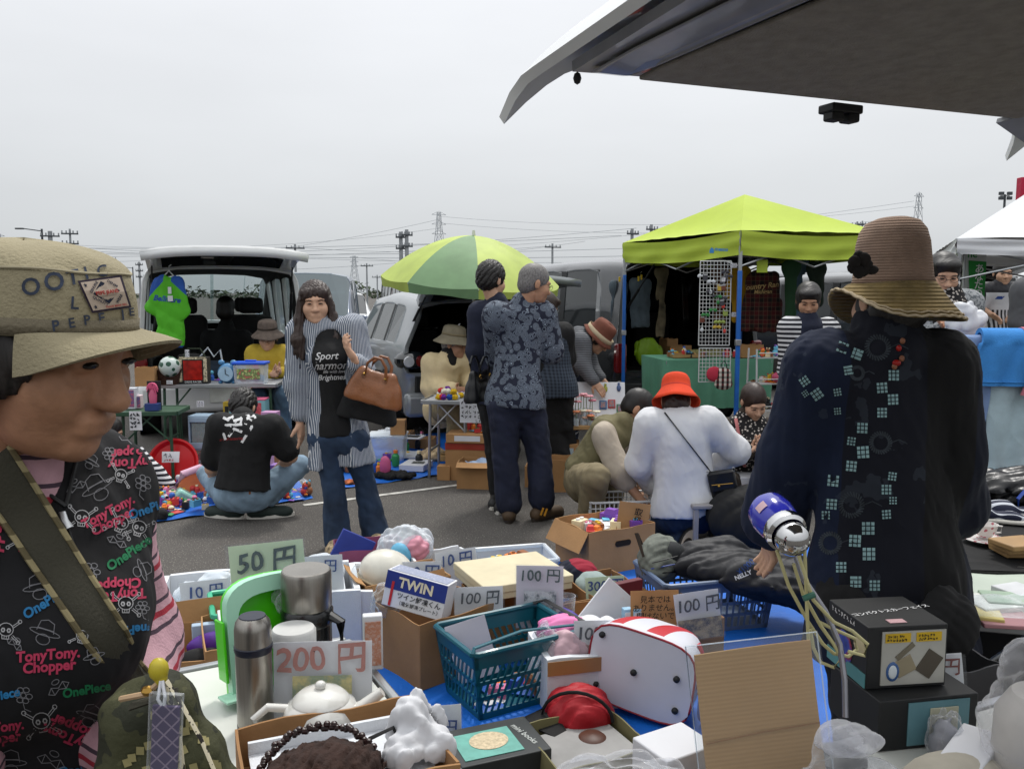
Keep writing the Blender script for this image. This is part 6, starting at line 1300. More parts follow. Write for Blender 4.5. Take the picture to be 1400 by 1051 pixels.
for i in range(26):
 px=959+rg.random()*38;py=364+rg.random()*85;k=rg.randrange(8);shp=rg.randrange(3);nm=('hair bow','keyring charm','small pouch')[shp]
 t=T(nm.replace(' ','_'),f'{AN[k]} {nm} hanging on the tall mesh panel',nm.split()[-1],P(px,py,6.83),rg.uniform(-10,10),'accessories hanging on the mesh panel');m=shade(AC[k])
 if shp==0:
  for s in(-1,1):b=MB();b.ell((s*.018,0,-.02),(.018,.006,.014),8,R=Matrix.Rotation(s*.4,3,'Y'));b.build('loop',m,t)
  b=MB();b.ell((0,-.004,-.02),.006,8);b.build('knot',m,t)
 elif shp==1:b=MB();b.tube([(0,0,0),(0,0,-.025)],.002,5);b.build('cord',STEELP,t);b=MB();b.ell((0,0,-.04),(.014,.007,.018),8);b.build('charm',m,t)
 else:b=MB();b.box((0,0,-.03),(.04,.012,.05));b.build('pouch',m,t,bevel=.005);b=MB();b.box((0,-.008,-.012),(.03,.002,.01));b.build('zip',SILVERM,t)
price(1003,366,6.85,.05,.035,'white price slip at the mesh panel top',2,31);price(1004,433,6.85,.045,.035,'white price slip halfway down the blue leg',2,32);price(989,385,6.80,.03,.03,'white price slip in the middle of the mesh',1,33)
lump('heart_pouch','pink-red heart-shaped pouch hanging on the lower mesh','pouch',P(976,512,6.80),(.05,.02,.05),mat('felt_red','#b03044',.9),.002,30,1,.006,cutz=False,parts=[((-.02,0,.015),(.034,.016,.034)),((.02,0,.015),(.034,.016,.034)),((0,0,-.015),(.034,.015,.034))])
def ging():
 x,y,z=coord();u=(x*26).frac().gt(.5);v=(z*26).frac().gt(.5);return mix(u*.5+v*.5,mix(u,'#c9c2b8','#7a2a2a'),'#1c1a1a')
t=T('tote_bag','small red, black and white checked tote on the lower mesh','bag',P(989,527,6.79),-3);D=SDF();D.cone((-.04,0,.01),(.04,0,.01),.03,.03,.02,flat=((0,1,0),.5));D.cone((-.032,0,.10),(.032,0,.10),.022,.022,.06,flat=((0,1,0),.5));D.cone((0,0,.02),(0,0,.10),.05,.045,.03,flat=((0,1,0),.4));skin_obj('bag_body',[D.mesh(.007)],mat('gingham_red','#aaa',.85,pat=ging,var=.05),t)
b=MB();b.tube([(-.025,0,.11),(-.02,0,.17),(0,0,.2),(.02,0,.17),(.025,0,.11)],.004,6);b.build('handle',BLACKP,t)
# garments hanging in and around the dark van
def garment(label,m,x0,x1,y0,y1,d,name='hanging_shirt',cat='shirt',sleeves=.0,hang=True,taper=1.0,seed=1,th=.35,bm=None):
 c=P((x0+x1)/2,y0,d);w=(x1-x0)*mpp(d)/2;h=(y1-y0)*mpp(d);t=T(name,label,cat,c);D=SDF();r=w*.72
 D.cone((-w*.45,0,-.05),(w*.45,0,-.05),.05,.05,.03,flat=((0,1,0),.6));D.cone((0,0,-.10-r*.2),(0,0,-h+r*.5),r*taper,r,.06,flat=((0,1,0),th))
 for s in(-1,1):
  if sleeves:D.cone((s*w*.55,0,-.07),(s*w*.95,0,-h*sleeves),.055,.045,.03,flat=((0,1,0),.6))
 D.cut((0,0,-h),(0,0,-1));D.rough(.016,17,seed,(1,1,.35),True);o=skin_obj('cloth',[D.mesh(.010)],m,t)
 if hang:b=MB();b.tube([(-w*.5,0,-.03),(0,0,.02),(w*.5,0,-.03)],.004,5);b.tube([(0,0,.02),(0,0,.06),(.015,0,.07)],.003,5);b.build('hanger',STEELP,t)
 return t
DEN=mat('denim_grey','#4d5860',.9,var=.2,vs=8,bump=.3,bs=120)
garment('grey-blue hooded garment hanging left of the blue canopy leg',DEN,832,860,383,455,8.85,seed=2);garment('grey-blue garment with yellow pegs right of the blue leg',DEN,858,893,381,447,8.8,seed=3)
for px,py in((847,382),(873,381),(877,379)):thing_mesh('clothes_peg',f'yellow clothes peg at the hanger {("over the left garment", "left of two on the right garment", "right of two on the right garment")[(px > 850)+(px > 875)]}','peg',lambda b:b.box((0,0,0),(.018,.02,.05)),shade('#c9a81e'),P(px,py,8.72),bevel=.003)
garment('long brown and cream scarf hanging in the dark van opening',mat('scarf_tan','#5c5340',.9,var=.5,vs=6),897,913,364,460,8.75,'scarf','scarf',seed=4,hang=False)
garment('mustard yellow T-shirt behind the mesh panel',shade('#a37c12',rough=.9),998,1024,366,440,7.9,seed=5,sleeves=.5)
def plaid():
 x,y,z=coord();u=(x*13).frac().gt(.55);v=(z*13).frac().gt(.55);l=((x*26).frac().gt(.93)).max((z*26).frac().gt(.93));return mix(l*.4,mix(u*.5+v*.5,'#4a0f12','#150c0d'),'#7a7a60')
t=garment('red and black plaid shirt with embroidered back',mat('plaid_red','#444',.9,pat=plaid,var=.08),1019,1068,372,452,7.75,seed=6,sleeves=.95);oc=[k for k in kids(t)if k.name.startswith('cloth')][0];bt=bvh_of(oc);EMB=mat('embroidery','#b59a68',.8)
ptext(oc,'Country Ranch',1043,391,10,EMB,6,.3,.02,bv=bt);ptext(oc,'Michigan',1043,399,7,EMB,2,.2,.02,bv=bt)
garment('green jacket hanging under the canopy next to the plaid shirt',shade('#24452c',rough=.9),1072,1092,356,440,7.6,'hanging_jacket','jacket',seed=7);garment('denim jacket hanging under the canopy behind the striped woman',mat('denim_mid','#4a6377'),1086,1102,354,440,7.75,'hanging_jacket','jacket',seed=8);garment('dark green top on a hanger by the wide-brimmed hat',shade('#1c2a20',rough=.9),1104,1130,358,420,7.6,seed=9)
garment('tall brown coat hanging behind the mesh panel',shade('#4a2f20',rough=.9),972,998,362,450,8.1,'hanging_coat','coat',seed=10)
lump('lime_bag','bright lime cloth bag standing in the dark van opening','bag',Vector((P(886,470,8.9).x,8.9,.72)),(.15,.07,.15),mat('bag_lime','#7ba01a',.5,var=.1),.014,16,5)
for i,(px,w1,h1,z)in enumerate(((925,.26,.15,.86),(935,.2,.09,.80),(915,.13,.26,.72))):open_box(('upper','lower','upright')[i]+' cardboard box stacked in the dark van',Vector((P(px,470,9.15).x,9.15+i*.03,z-.1*(i<2))),YAW,w1,.18,h1,CARD)
thing_mesh('storage_tub','green-tinted storage tub at the back of the dark van','tub',lambda b:b.box((0,0,.07),(.34,.2,.14)),film('green_plastic',(.45,.75,.30),.5,.3),Vector((P(925,480,8.85).x,8.85,.60)),YAW,bevel=.012)
t=T('storage_tub','clear tub on the ground left of the green cloth','tub',gz(893,7.9));b=MB();b.box((0,0,.15),(.3,.3,.30),taper=1.06);b.build('tub_body',FROST,t,bevel=.015);b=MB();b.box((0,0,.31),(.34,.34,.02));b.build('lid',FROST,t,bevel=.005)
open_box('wooden tray of small goods on the green cloth',Vector((P(935,485,7.6).x,7.62,tz)),8,.24,.2,.03,WOOD,name='wooden_tray',cat='tray');open_box('pale woven tray on the green cloth',Vector((P(968,485,7.75).x,7.75,tz)),8,.3,.2,.05,mat('woven_tray','#8f8a5a',.8,var=.4,vs=60),name='woven_tray',cat='tray')
open_box('small open carton on the green cloth by the blue leg',Vector((P(1025,480,7.6).x,7.62,tz)),8,.2,.16,.11,CARD)
scatter(22,lambda u,v,i:Vector((P(915+120*u,485,7.55+.25*v).x,7.55+.25*v,tz+.003)),'small craft goods on the green cloth','on the green cloth',21,1.0,['packet','toy block','bottle','plush'])
# white shelf rack right of the blue leg
t=T('shelf_rack','white wire shelf rack of craft goods behind the squatting woman','rack',Vector((P(1056,560,6.9).x,6.95,0)),10)
for s in(-1,1):
 for y in(-.12,.12):b=MB();b.tube([(s*.17,y,0),(s*.17,y*.6,1.02)],.008,8);b.build('post',STEELP,t)
for z in(.28,.52,.74,.95):b=MB();b.box((0,0,z),(.33,.2,.008));b.build('shelf',STEELP,t);b=MB();b.tube([(-.17,-.11,z+.04),(.17,-.11,z+.04)],.005,6);b.build('rail',STEELP,t)
k=t.location
for z,n in((.286,8),(.526,9),(.746,9),(.956,8)):scatter(n,lambda u,v,i:k+Vector(((u-.5)*.28,(v-.5)*.14,z)),'craft goods on the white shelf rack','on the white shelf rack',int(z*100),.95,['packet','plush','toy block','ball'])
lump('pink_pouch','bright pink pouch on the shelf rack','pouch',k+Vector((.05,-.06,.75)),(.07,.04,.045),shade('#c25070'),.004,30,3)
# boxes of goods round the squatting women
flat('white flat box beside the dark coat',1022,660,.26,.2,.06,PAPER,10,'flat_box',z=.18,cat='box');flat('wooden tray with pastry-coloured goods beside the dark coat',1018,672,.34,.24,.04,WOOD,10,'wooden_tray',z=.13,cat='tray');flat('blue book under the wooden tray',1020,690,.34,.26,.06,shade('#27367a'),6,'book',z=.06,cat='book')
open_box('brown carton supporting the trays left of the dark coat',G(1022,715),6,.34,.28,.06,CARDD);flat('bright blue bin lid beside the dark coat',1020,724,.3,.2,.05,shade('#1a63c4'),-12,'bin_lid',z=.01,cat='lid')
flat('green cloth corner below the trays',1010,712,.4,.3,.01,shade('#2f6a44'),5,'folded_cloth',z=.02,cat='cloth');lump('cloth_heap','dark red cloth beside the kneeling woman','cloth',G(1003,745),(.06,.06,.09),shade('#4a1420',rough=.9),.012,26,14)
lump('black_sack','large black bag on the tarp in front of the dark coat','bag',G(1045,775,0)+Vector((0,.3,0)),(.24,.18,.20),BLACKC,.018,10,15)
# pale stool behind the kneeling woman
t=T('step_stool','grey plastic step stool behind the kneeling woman','stool',G(965,748),5);b=MB();b.box((0,0,.26),(.22,.18,.025));b.build('seat',shade('#8a8788'),t,bevel=.006)
for x in(-.085,.085):
 for y in(-.07,.07):b=MB();b.box((x,y,.125),(.028,.028,.25));b.build('leg',shade('#8a8788'),t,bevel=.004)
 # ------------------------------------------------------------------ right-hand stall: clothes rail and the black table
t=T('clothes_rail','black clothes rail at the right edge carrying folded jeans','rack',Vector((P(1360,470,3.9).x+.05,3.9,0)),-8);b=MB();b.tube([(-.34,0,1.25),(.5,0,1.25)],.013,8);b.build('rail',BLACKP,t);b=MB();b.lathe([(.02,-.01),(.03,0),(.02,.012),(0,.014)],14,(-.36,0,1.25),R=Matrix.Rotation(-math.pi/2,3,'Y'));b.build('end_cap',shade('#c9b88a'),t)
for x in(-.22,.45):b=MB();b.tube([(x,0,0),(x,0,1.25)],.014,8);b.build('post',BLACKP,t);b=MB();b.tube([(x,-.2,.02),(x,.2,.02)],.014,8);b.build('foot',BLACKP,t)
k=t.location
def drape(label,x0,w,front,m,th=.012,name='folded_jeans',cat='jeans',off=.03,seed=0):
 t2=T(name,label,cat,k+Matrix.Rotation(RAD(-8),3,'Z')@Vector((x0,0,1.25)),-8)
 def f(u,v):
  x=(u-.5)*w+.006*math.sin(v*9+seed);s_=v*2-1;r=off;a=s_*math.pi/2
  if abs(s_)<.2:a=s_/.2*math.pi/2;return Vector((x,r*math.sin(a),r*math.cos(a)-.0))
  g=(abs(s_)-.2)/.8;sg=1 if s_>0 else-1;return Vector((x+.012*math.sin(u*6+g*4+seed),sg*(r+.008*math.sin(u*11+seed+g*3)),-g*front*(1 if s_<0 else.8)))
 b=MB();b.sheet(f,12,40,th=th);o=b.build('cloth',m,t2,ang=70);b=MB();b.tube([Vector(f(i/10,0.015))+Vector((0,-.003,.012))for i in range(11)],.003,5);b.build('hem',m,t2)
 return t2
DJ=mat('denim_sky','#7288ae',.85,var=.2,vs=7,bump=.3,bs=200)
drape('faded blue jeans folded over the rail, left of the towel',-.20,.24,.40,DJ,off=.028);drape('longer mid-blue jeans behind the faded pair',-.12,.22,.47,mat('denim_mid2','#62799f',.85,var=.2,vs=7,bump=.3,bs=200),off=.018,seed=2);drape('bright blue towel folded over the rail',-.02,.20,.20,mat('towel_blue','#3d86cc',.95,var=.1,bump=.5,bs=260),.02,'towel','towel',.06,3);drape('pale grey jeans hanging below the blue towel',.05,.24,.62,mat('denim_pale','#a3b7be',.85,var=.12,bump=.3,bs=200),seed=4,off=.03);drape('pink towel folded over the rail at the picture edge',.15,.18,.24,mat('towel_pink','#c47480',.95,var=.1,bump=.5,bs=260),.02,'towel','towel',.065,5)
lump('carrier_bag','white crumpled carrier bag behind the rail end','bag',P(1318,462,4.3),(.10,.06,.09),mat('bag_white','#c4c6ca',.5,var=.04),.016,22,4,cutz=False)
BT=mat('black_cloth','#0c0c0d',.9,var=.25,vs=6,bump=.2,bs=120);tz2=.60
t=table('stall table under black cloth at the right edge',(1.95,3.1,0),-6,1.1,1.0,tz2-.01,BLACKP,ALU);b=MB();b.sheet(lambda u,v:((u-.5)*1.14,(v-.5)*1.04,0+.002*math.sin(u*40)*math.sin(v*31)),20,20,th=.004);o=b.build('black_cloth',BT,None,loc=(1.95,3.1,tz2+.001),R=(0,0,RAD(-6)));tag(o,'black cloth spread over the right stall table','tablecloth')
b=MB();b.sheet(lambda u,v:((u-.5)*1.14,-.53+.008*math.sin(u*30),-v*.5),30,4,th=.003);o2=b.build('cloth_drop',BT,o)
def g2(px,py,z=tz2+.006):return G(px,py,z)
t=T('teacup','white floral teacup on the black cloth','cup',g2(1346,738)+Vector((0,0,.009)));CHINA=mat('china_floral','#c6c3c0',.2,pat=lambda:mix((voro(55)).lt(.28),'#cfccc8','#b0646c'),var=0);b=MB();b.lathe([(.001,.006),(.022,.006),(.032,.018),(.042,.05),(.0395,.05),(.03,.02),(.0,.012)],28);b.build('cup_bowl',CHINA,t);b=MB();b.tube([(.036,0,.042),(.058,0,.04),(.056,0,.018),(.032,0,.016)],.004,8);b.build('handle',CHINA,t)
thing_mesh('saucer','white saucer under the floral teacup','saucer',lambda b:b.lathe([(0,.0),(.045,.0),(.07,.014),(.068,.016),(.044,.005),(0,.005)],32),CHINA,g2(1346,741))
def sandal(label,px,py,rz,m):
 t=T('striped_shoe',label,'shoe',g2(px,py),rz);D=SDF();D.ell((0,.05,.03),(.042,.075,.034),None,.02);D.ell((0,-.06,.025),(.036,.06,.03),None,.02);D.cone((0,-.1,.05),(0,-.01,.055),.028,.028,.012,op=1);D.cut((0,0,.002),(0,0,-1));skin_obj('upper',[D.mesh(.006)],m,t);b=MB();b.box((0,-.005,.008),(.085,.25,.016));b.build('sole',SOLE,t,bevel=.006)
NS=mat('navy_stripe','#222',.7,pat=stripes('#141a33','#b8bcc4','h2',34,.35,.1),var=.05);sandal('navy shoe with white stripes, left of the pair on the black table',1358,712,70,NS);sandal('navy shoe with white stripes, right of the pair on the black table',1388,706,80,NS)
lump('shiny_bag','black glossy bag heaped behind the striped shoes','bag',g2(1385,690),(.16,.11,.08),LEATHERB,.02,22,6);thing_mesh('blue_strap','blue strap looped beside the black glossy bag','strap',lambda b:b.tube([(-.03,0,0),(-.04,0,.06),(0,0,.11),(.04,0,.06),(.07,0,0)],.012,6,flat=.3),shade('#24408e'),g2(1388,695)+Vector((0,-.08,0)))
for i in range(3):flat(('lowest','middle','top')[i]+' tan leather wallet in the stack by the teacup',1392,756-i*5,.14,.11,.018,mat('wallet_tan','#9a7a50',.5,var=.1),i*7,'wallet',.004,tz2+.008+i*.019,'wallet')
t=T('plate','orange-rimmed plate among papers at the right edge','plate',g2(1382,655));b=MB();b.lathe([(0,.0),(.09,.0),(.13,.02),(.128,.023),(.088,.006),(0,.006)],36);b.build('dish',shade('#c96a28',rough=.3),t);b=MB();b.lathe([(0,.0065),(.06,.0065),(.06,.008),(0,.008)],30);b.build('centre',shade('#d8d0c4',rough=.3),t)
for i,(px,py,c)in enumerate(((1352,650,'#c4c2c4'),(1366,642,'#c8a0a0'),(1350,638,'#c9b48a'))):flat(('grey','pinkish','tan')[i]+' booklet near the orange plate',px,py,.15,.11,.008,shade(c),i*31,'booklet',.001,tz2+.007+.0*i,'book')
# nearer pale table with packets
t=table('pale folding table at the lower right with rivets on its edge',(P(1400,870,2.25).x+.16,2.42,0),-14,.72,.5,.595,mat('table_pale_green','#a9b3a6',.5,var=.05),ALU,th=.03)
for i in range(4):b=MB();b.lathe([(.006,-.003),(.005,.002),(0,.003)],10,(-.30+.05*i+.03*(i>1),-.262,.58),R=Matrix.Rotation(math.pi/2,3,'X'));b.build('rivet',SILVERM,t)
z3=.600
for i,(px,py,w1,d1,h1,c,rz)in enumerate(((1335,828,.11,.15,.02,'#c2b16a',-20),(1352,820,.12,.12,.025,'#c8cac4',10),(1378,818,.13,.10,.03,'#8fa48f',-12),(1368,834,.14,.15,.012,'#a8787c',-8),(1392,806,.10,.10,.03,'#c4c6c8',20))):boxed(('yellow printed','white paper','pale green','pinkish clear','small white')[i]+' packet on the pale folding table',G(px,py+12,z3),rz,w1,d1,h1,shade(c),None,'packet')
thing_mesh('bag_film','clear film over the packets on the pale table','film',lambda b:b.sheet(lambda u,v:((u-.5)*.26,(v-.5)*.18,.045+.012*math.sin(u*9)*math.sin(v*7)-.03*abs(v-.5)),14,10),CLEARB,G(1362,842,z3),-10)
# ------------------------------------------------------------------ the near boxes and baskets on the blue sheet
ground_sheet('large blue plastic sheet under the near boxes',(360,1060),(1230,1060),(1095,722),(505,800),.006,BLUET,7)
def near(px,py,w,d,rz):
 c=G(px,py);r=RAD(rz);a=Vector((-w/2*math.cos(r)+d/2*math.sin(r),-w/2*math.sin(r)-d/2*math.cos(r),0));return c-a
STY=STYRO
open_box('long white styrofoam box behind the lime green tray',(P(352,850,3.5).x,3.55,.008),14,.82,.42,.235,STY,.025,name='styrofoam_box',warp=0)
boxed('small green recycling mark on the styrofoam box',Vector((P(468,850,3.36).x,3.41,.12)),14,.03,.002,.03,mat('mark_green','#3c7a55',.6),name='printed_mark')if False else None
open_box('white styrofoam box end beside the helmet box',(P(462,850,3.5).x+.12,3.68,.008),14,.30,.4,.22,STY,.025,name='styrofoam_box',warp=0)
open_box('cardboard box with purple and black things by the cap woman\'s bag',(P(262,930,2.72).x,2.86,.008),22,.32,.36,.27,CARD,flaps=(('b',15,.08),));bx=Vector((P(262,930,2.72).x,2.86,.2))
lump('pouch','purple pouch in the box by the cap woman\'s bag','pouch',bx+Vector((.04,.02,0)),(.12,.05,.05),shade('#4a1d80'),.005,25,1);lump('pouch','black pouch in front of the purple one','pouch',bx+Vector((.02,-.07,-.02)),(.11,.05,.05),BLACKC,.006,25,2);boxed('blue printed packet in the box by the cap woman\'s bag',bx+Vector((.05,-.10,-.06)),30,.10,.08,.08,shade('#3a4a9a'),None,'packet');boxed('pale blue card packet standing behind the purple pouch',bx+Vector((.0,.10,-.02)),20,.16,.03,.12,shade('#9fb2c4'),None,'packet')
open_box('narrow carton with flowered paper beside the pale table edge',near(285,1010,.16,.3,22)+Vector((0,0,.008)),22,.16,.34,.30,CARD);boxed('flowered paper carton in the narrow carton',near(290,1005,.1,.2,22)+Vector((.02,.06,.10)),22,.10,.2,.24,PAPER,photo(60,['#c8c0b8','#d8d0c8','#c03a50','#c8c0b8'],30),'carton')
# mint mesh basket
def wire_basket(label,loc,rz,w,d,h,m,name='mesh_basket',n=12,rows=5,taper=.86,r=.003,solid=False,bot=True,diag=0,band=.05,thick=.004):
 t=T(name,label,'basket',loc,rz);C_=[(-w/2,-d/2),(w/2,-d/2),(w/2,d/2),(-w/2,d/2)]
 def pt(i,u,z):a,c=C_[i],C_[(i+1)%4];k=taper+(1-taper)*z/h;return Vector(((a[0]+(c[0]-a[0])*u)*k,(a[1]+(c[1]-a[1])*u)*k,z))
 rim=[]
 for i in range(4):
  for u in(.04,.25,.5,.75,.96):rim.append(pt(i,u,h))
 b=MB();b.tube(rim,.011 if band else r*2.2,8,closed=True);b.build('rim',m,t)
 for i in range(4):
  L_=w if i%2==0 else d;nn=max(4,int(n*L_/w))
  out=(pt(i,.5,h)*Vector((1,1,0))).normalized()if 0 else Vector(((0,-1,0),(1,0,0),(0,1,0),(-1,0,0))[i])
  if band:
   for nm,z0,z1 in(('top_band',h-band,h),('base_band',0,band*.5)):b=MB();b.sheet(lambda u,v:pt(i,u,z0+(z1-z0)*v),6,2,th=thick);b.build(nm,m,t)
  b=MB();zs=[band*.5+(h-band*1.5)*k/rows for k in range(rows+1)]if band else[h*k/rows for k in range(rows+1)]
  for k,z in enumerate(zs):
   if band:
    if 0<k<rows:b.sheet(lambda u,v:pt(i,u,z-.007+.014*v),6,1,th=thick)
   else:b.tube([pt(i,0,z),pt(i,1,z)],r,5)
  for k in range(nn+1):
   for q in range(rows if diag else 1):
    za,zb=(zs[q],zs[q+1])if diag else(zs[0],zs[-1]);u=k/nn;u2=min(1,max(0,u+diag*(zb-za)/L_));u=min(1,max(0,u))
    if band:wv=.0045/L_;b.sheet(lambda a,c:pt(i,min(1,max(0,u+(u2-u)*c+(a-.5)*2*wv)),za+(zb-za)*c),1,1,th=thick)
    else:b.tube([pt(i,u,za),pt(i,u2,zb)],r,5)
  if band:
   for u in(.02,.98):b.sheet(lambda a,c:pt(i,u+(a-.5)*.04,h*c),1,4,th=thick)
  b.build('side_lattice',m,t,kind='stuff')
 b=MB();b.box((0,0,.004),(w*taper,d*taper,.006));b.build('bottom',m,t)
 return t
wire_basket('mint green mesh basket between the styrofoam box and the lime tray',near(300,960,.22,.26,22)+Vector((0,0,.10)),22,.24,.26,.22,mat('plastic_mint','#3fae88',.35),n=18,rows=12,r=.0022,band=.02,taper=.82)
# ---- front table at the left
TB=28;tl=Vector((-.405,1.61,0));t=table('white folding table holding the flasks and the teapot',tl,TB,.42,.86,.600,mat('table_white_top','#c4c6bf',.5,var=.03),ALU,th=.03)
zt1=.602
def onT(px,py):p=G(px,py,zt1);return Vector((p.x,p.y,zt1))
# lime green tray with a pale rim, standing on its edge
t=T('lime_tray','lime green arch-shaped plastic tray standing behind the flasks','tray',onT(352,975)+Vector((0,.13,0)),R=RZ(38)@Matrix.Rotation(RAD(-8),3,'X'));LG=mat('plastic_lime','#4fd018',.3,var=.03,coat=.2);PGR=mat('plastic_pale_mint','#a9dcc0',.4,var=.03)
def arch(w,h,n=14):return[(-w/2,0),(w/2,0)]+[(w/2*math.cos(a)**.7 if math.cos(a)>0 else-w/2*abs(math.cos(a))**.7,h-w*.32+w*.32*math.sin(a)**.8)for a in[math.pi*i/n for i in range(n+1)]]
b=MB();b.prism(arch(.205,.25),.0,.014);b.build('back_plate',LG,t,bevel=.003)
A1,A2=arch(.205,.25),arch(.155,.215);n=len(A1)
b=MB();k=[(x,-.028,z)for x,z in A1]+[(x,-.028,z+.0)for x,z in A2]+[(x,.0,z)for x,z in A1]+[(x,-.002,z)for x,z in A2]
b.add(k,[(i,(i+1)%n,(i+1)%n+n,i+n)for i in range(n)]+[(i,i+2*n,(i+1)%n+2*n,(i+1)%n)for i in range(n)]+[(i+n,(i+1)%n+n,(i+1)%n+3*n,i+3*n)for i in range(n)]);b.build('raised_rim',PGR,t,ang=30)
b=MB();b.sheet(lambda u,v:(-.104-.004,-.03+.05*u,.04+.13*v),3,6,th=.006);b.build('side_wall',LG,t,bevel=.002);b=MB();b.box((-.10,-.04,.012),(.06,.06,.006));b.build('foot',PGR,t,bevel=.002)
price_card('pale green 50 yen card above the lime tray',Vector((P(367,830,3.1).x,3.14,P(367,832,3.14).z)),6,.28,.25,'50 円',INKG,PAPERG,8,None,.40,.72,-5,.02)
thing_mesh('card_stick','thin stick holding the green 50 yen card','stick',lambda b:b.tube([(0,0,0),(0,0,.34)],.005,6),CARDD,(P(367,830,3.15).x,3.165,.03))
price_card('10 yen card with a photo in the long styrofoam box',Vector((P(284,875,3.35).x,3.37,P(284,872,3.37).z)),8,.20,.235,'10 円',INKB,PAPER,8,photo(79,['#4a4438','#8a6a48','#c8b8a0','#6a5a48','#a88858'],22),.27,.80,-4,.02,photo_box=(.12,.02,.98,.5))
price_card('10 yen card half hidden behind the green 50 yen card',Vector((P(441,815,3.45).x,3.47,P(441,812,3.47).z)),4,.17,.16,'10 円',INKB,PAPER,8,None,.34,.72,-3,.016)
for px,pd,w1,h1,c in((262,3.5,.14,.05,'#c8c2b0'),(300,3.58,.2,.06,'#b8b4a8'),(440,3.6,.2,.1,'#b0a898'),(350,3.6,.25,.08,'#c0beb8')):lump('bagged_goods',f'pale bagged goods {dict(((262, "at the left end"), (300, "near the middle"), (440, "at the right end"), (350, "in the centre")))[px]} of the styrofoam box','bag',(P(px,850,pd).x,pd,.16),(w1*.5,.08,h1),FROST if px!=350 else shade(c),.012,26,px,.007)
# flasks
STEEL=mat('brushed_steel','#9b9790',.32,.95,var=.06,stretch=(60,60,1),vs=5);NAVP=mat('plastic_navy','#161b2c',.35)
def flask(label,loc,r,h,cap=.27):
 t=T('vacuum_flask',label,'flask',loc);b=MB();b.lathe([(0,0),(r*.98,0),(r,.004),(r,h*.05)],32);b.build('base_ring',NAVP,t);b=MB();b.lathe([(r*.985,h*.05),(r*.985,h*(1-cap)-.012)],36);b.build('flask_body',STEEL,t)
 b=MB();b.lathe([(r*.99,h*(1-cap)-.012),(r*1.04,h*(1-cap)-.006),(r*1.04,h*(1-cap)+.002),(r*.99,h*(1-cap)+.004)],32);b.build('collar',NAVP,t);b=MB();b.lathe([(r*1.0,h*(1-cap)+.004),(r*1.0,h*.88),(r*.93,h*.94),(r*.72,h*.985)],36);b.build('cup',STEEL,t);b=MB();b.lathe([(r*.73,h*.983),(r*.70,h*.992),(0,h*.994)],28);b.build('cup_top',NAVP,t);return t
flask('slim steel vacuum flask with navy bands on the white table',onT(350,994),.036,.235)
t=T('vacuum_jug','wide steel vacuum jug with black body and handle','flask',onT(418,945)+Vector((0,.03,0)));BP=mat('plastic_black_gloss','#121314',.25,coat=.3);r=.052
b=MB();b.lathe([(0,0),(r,0),(r*1.02,.01),(r*1.02,.15),(r*.98,.155)],36);b.build('jug_body',BP,t);b=MB();b.lathe([(r*1.06,.145),(r*1.10,.15),(r*1.10,.175),(r*1.0,.182)],36);b.build('collar',BP,t);b=MB();b.lathe([(r*1.02,.182),(r*1.05,.186),(r*1.05,.258),(r*1.0,.265)],40);b.build('steel_cup',STEEL,t);b=MB();b.lathe([(r*1.0,.265),(r*.96,.267),(0,.266)],36);b.build('cup_top',STEEL,t)
b=MB();b.tube([(r*1.0,-.01,.165),(r*1.5,-.02,.155),(r*1.55,-.02,.08),(r*1.05,-.01,.06)],.011,8);b.build('handle',BP,t);b=MB();b.sheet(lambda u,v:(r*1.025*math.sin((u-.5)*.9+.1),-r*1.025*math.cos((u-.5)*.9+.1),.07+.06*v),6,2);b.build('label_plate',STEEL,t)
t=T('canister','black canister with a white lid behind the 200 yen card','canister',onT(385,985)+Vector((.015,.055,0)));b=MB();b.lathe([(0,0),(.042,0),(.042,.145)],30);b.build('canister_body',BP,t);b=MB();b.lathe([(.0435,.14),(.046,.143),(.046,.169),(.042,.175),(.0,.176)],32);b.build('lid',mat('plastic_white','#cbcbc8',.35),t)
lump('plastic_bag','small crumpled clear bag of red and white things beside the jug','bag',onT(402,930)+Vector((0,0,.15)),(.035,.03,.045),CLEARB,.012,45,3,.004,cutz=False);lump('sweets','red and white wrapped things inside the small clear bag','goods',onT(402,930)+Vector((.005,0,.14)),(.025,.02,.02),mat('red_white','#b8a8a8',.6,var=.9,vs=60),.006,60,4,.004)
price_card('200 yen price card in red-brown on the white table',onT(449,990)+Vector((-.012,.005,0)),3,.198,.165,'200 円',INKR,PAPER,7,photo(71,['#3f9aa0','#8ac0b4','#c9b877','#7a8a70','#c8b06a','#4aa0b0'],16),.40,.79,0,.022,photo_box=(.20,.04,.80,.60),shear=0)
boxed('small white packet with print behind the 200 yen card',onT(488,940)+Vector((.02,.1,0)),12,.045,.025,.13,PAPER,photo(72,['#c8c8c8','#b07050','#c8c8c8'],80),'packet')
# teapot
t=T('teapot','white china teapot with its lid on, in front of the 200 yen card','teapot',onT(440,1012),8);CW=mat('china_white','#cfcec8',.12,var=.01,coat=.5,spec=.6);b=MB();b.lathe([(0,0),(.045,0),(.05,.006),(.068,.03),(.074,.055),(.066,.075),(.05,.086),(.047,.088)],40,sx=1,sy=1);b.build('pot_body',CW,t);b=MB();b.lathe([(.055,.084),(.052,.090),(.04,.100),(.02,.106),(.0,.107)],36);lo=b.build('lid',CW,t);b=MB();b.ell((0,0,.113),(.011,.011,.009),14);b.build('knob',CW,lo);b=MB();b.tube([(.055,0,.045),(.085,0,.065),(.108,0,.085),(.118,0,.092)],[.020,.015,.011,.010],14);b.build('spout',CW,t);b=MB();b.tube([(-.062,0,.07),(-.10,0,.075),(-.125,0,.055),(-.115,0,.02),(-.07,0,.015)],.0085,10);b.build('handle',CW,t)
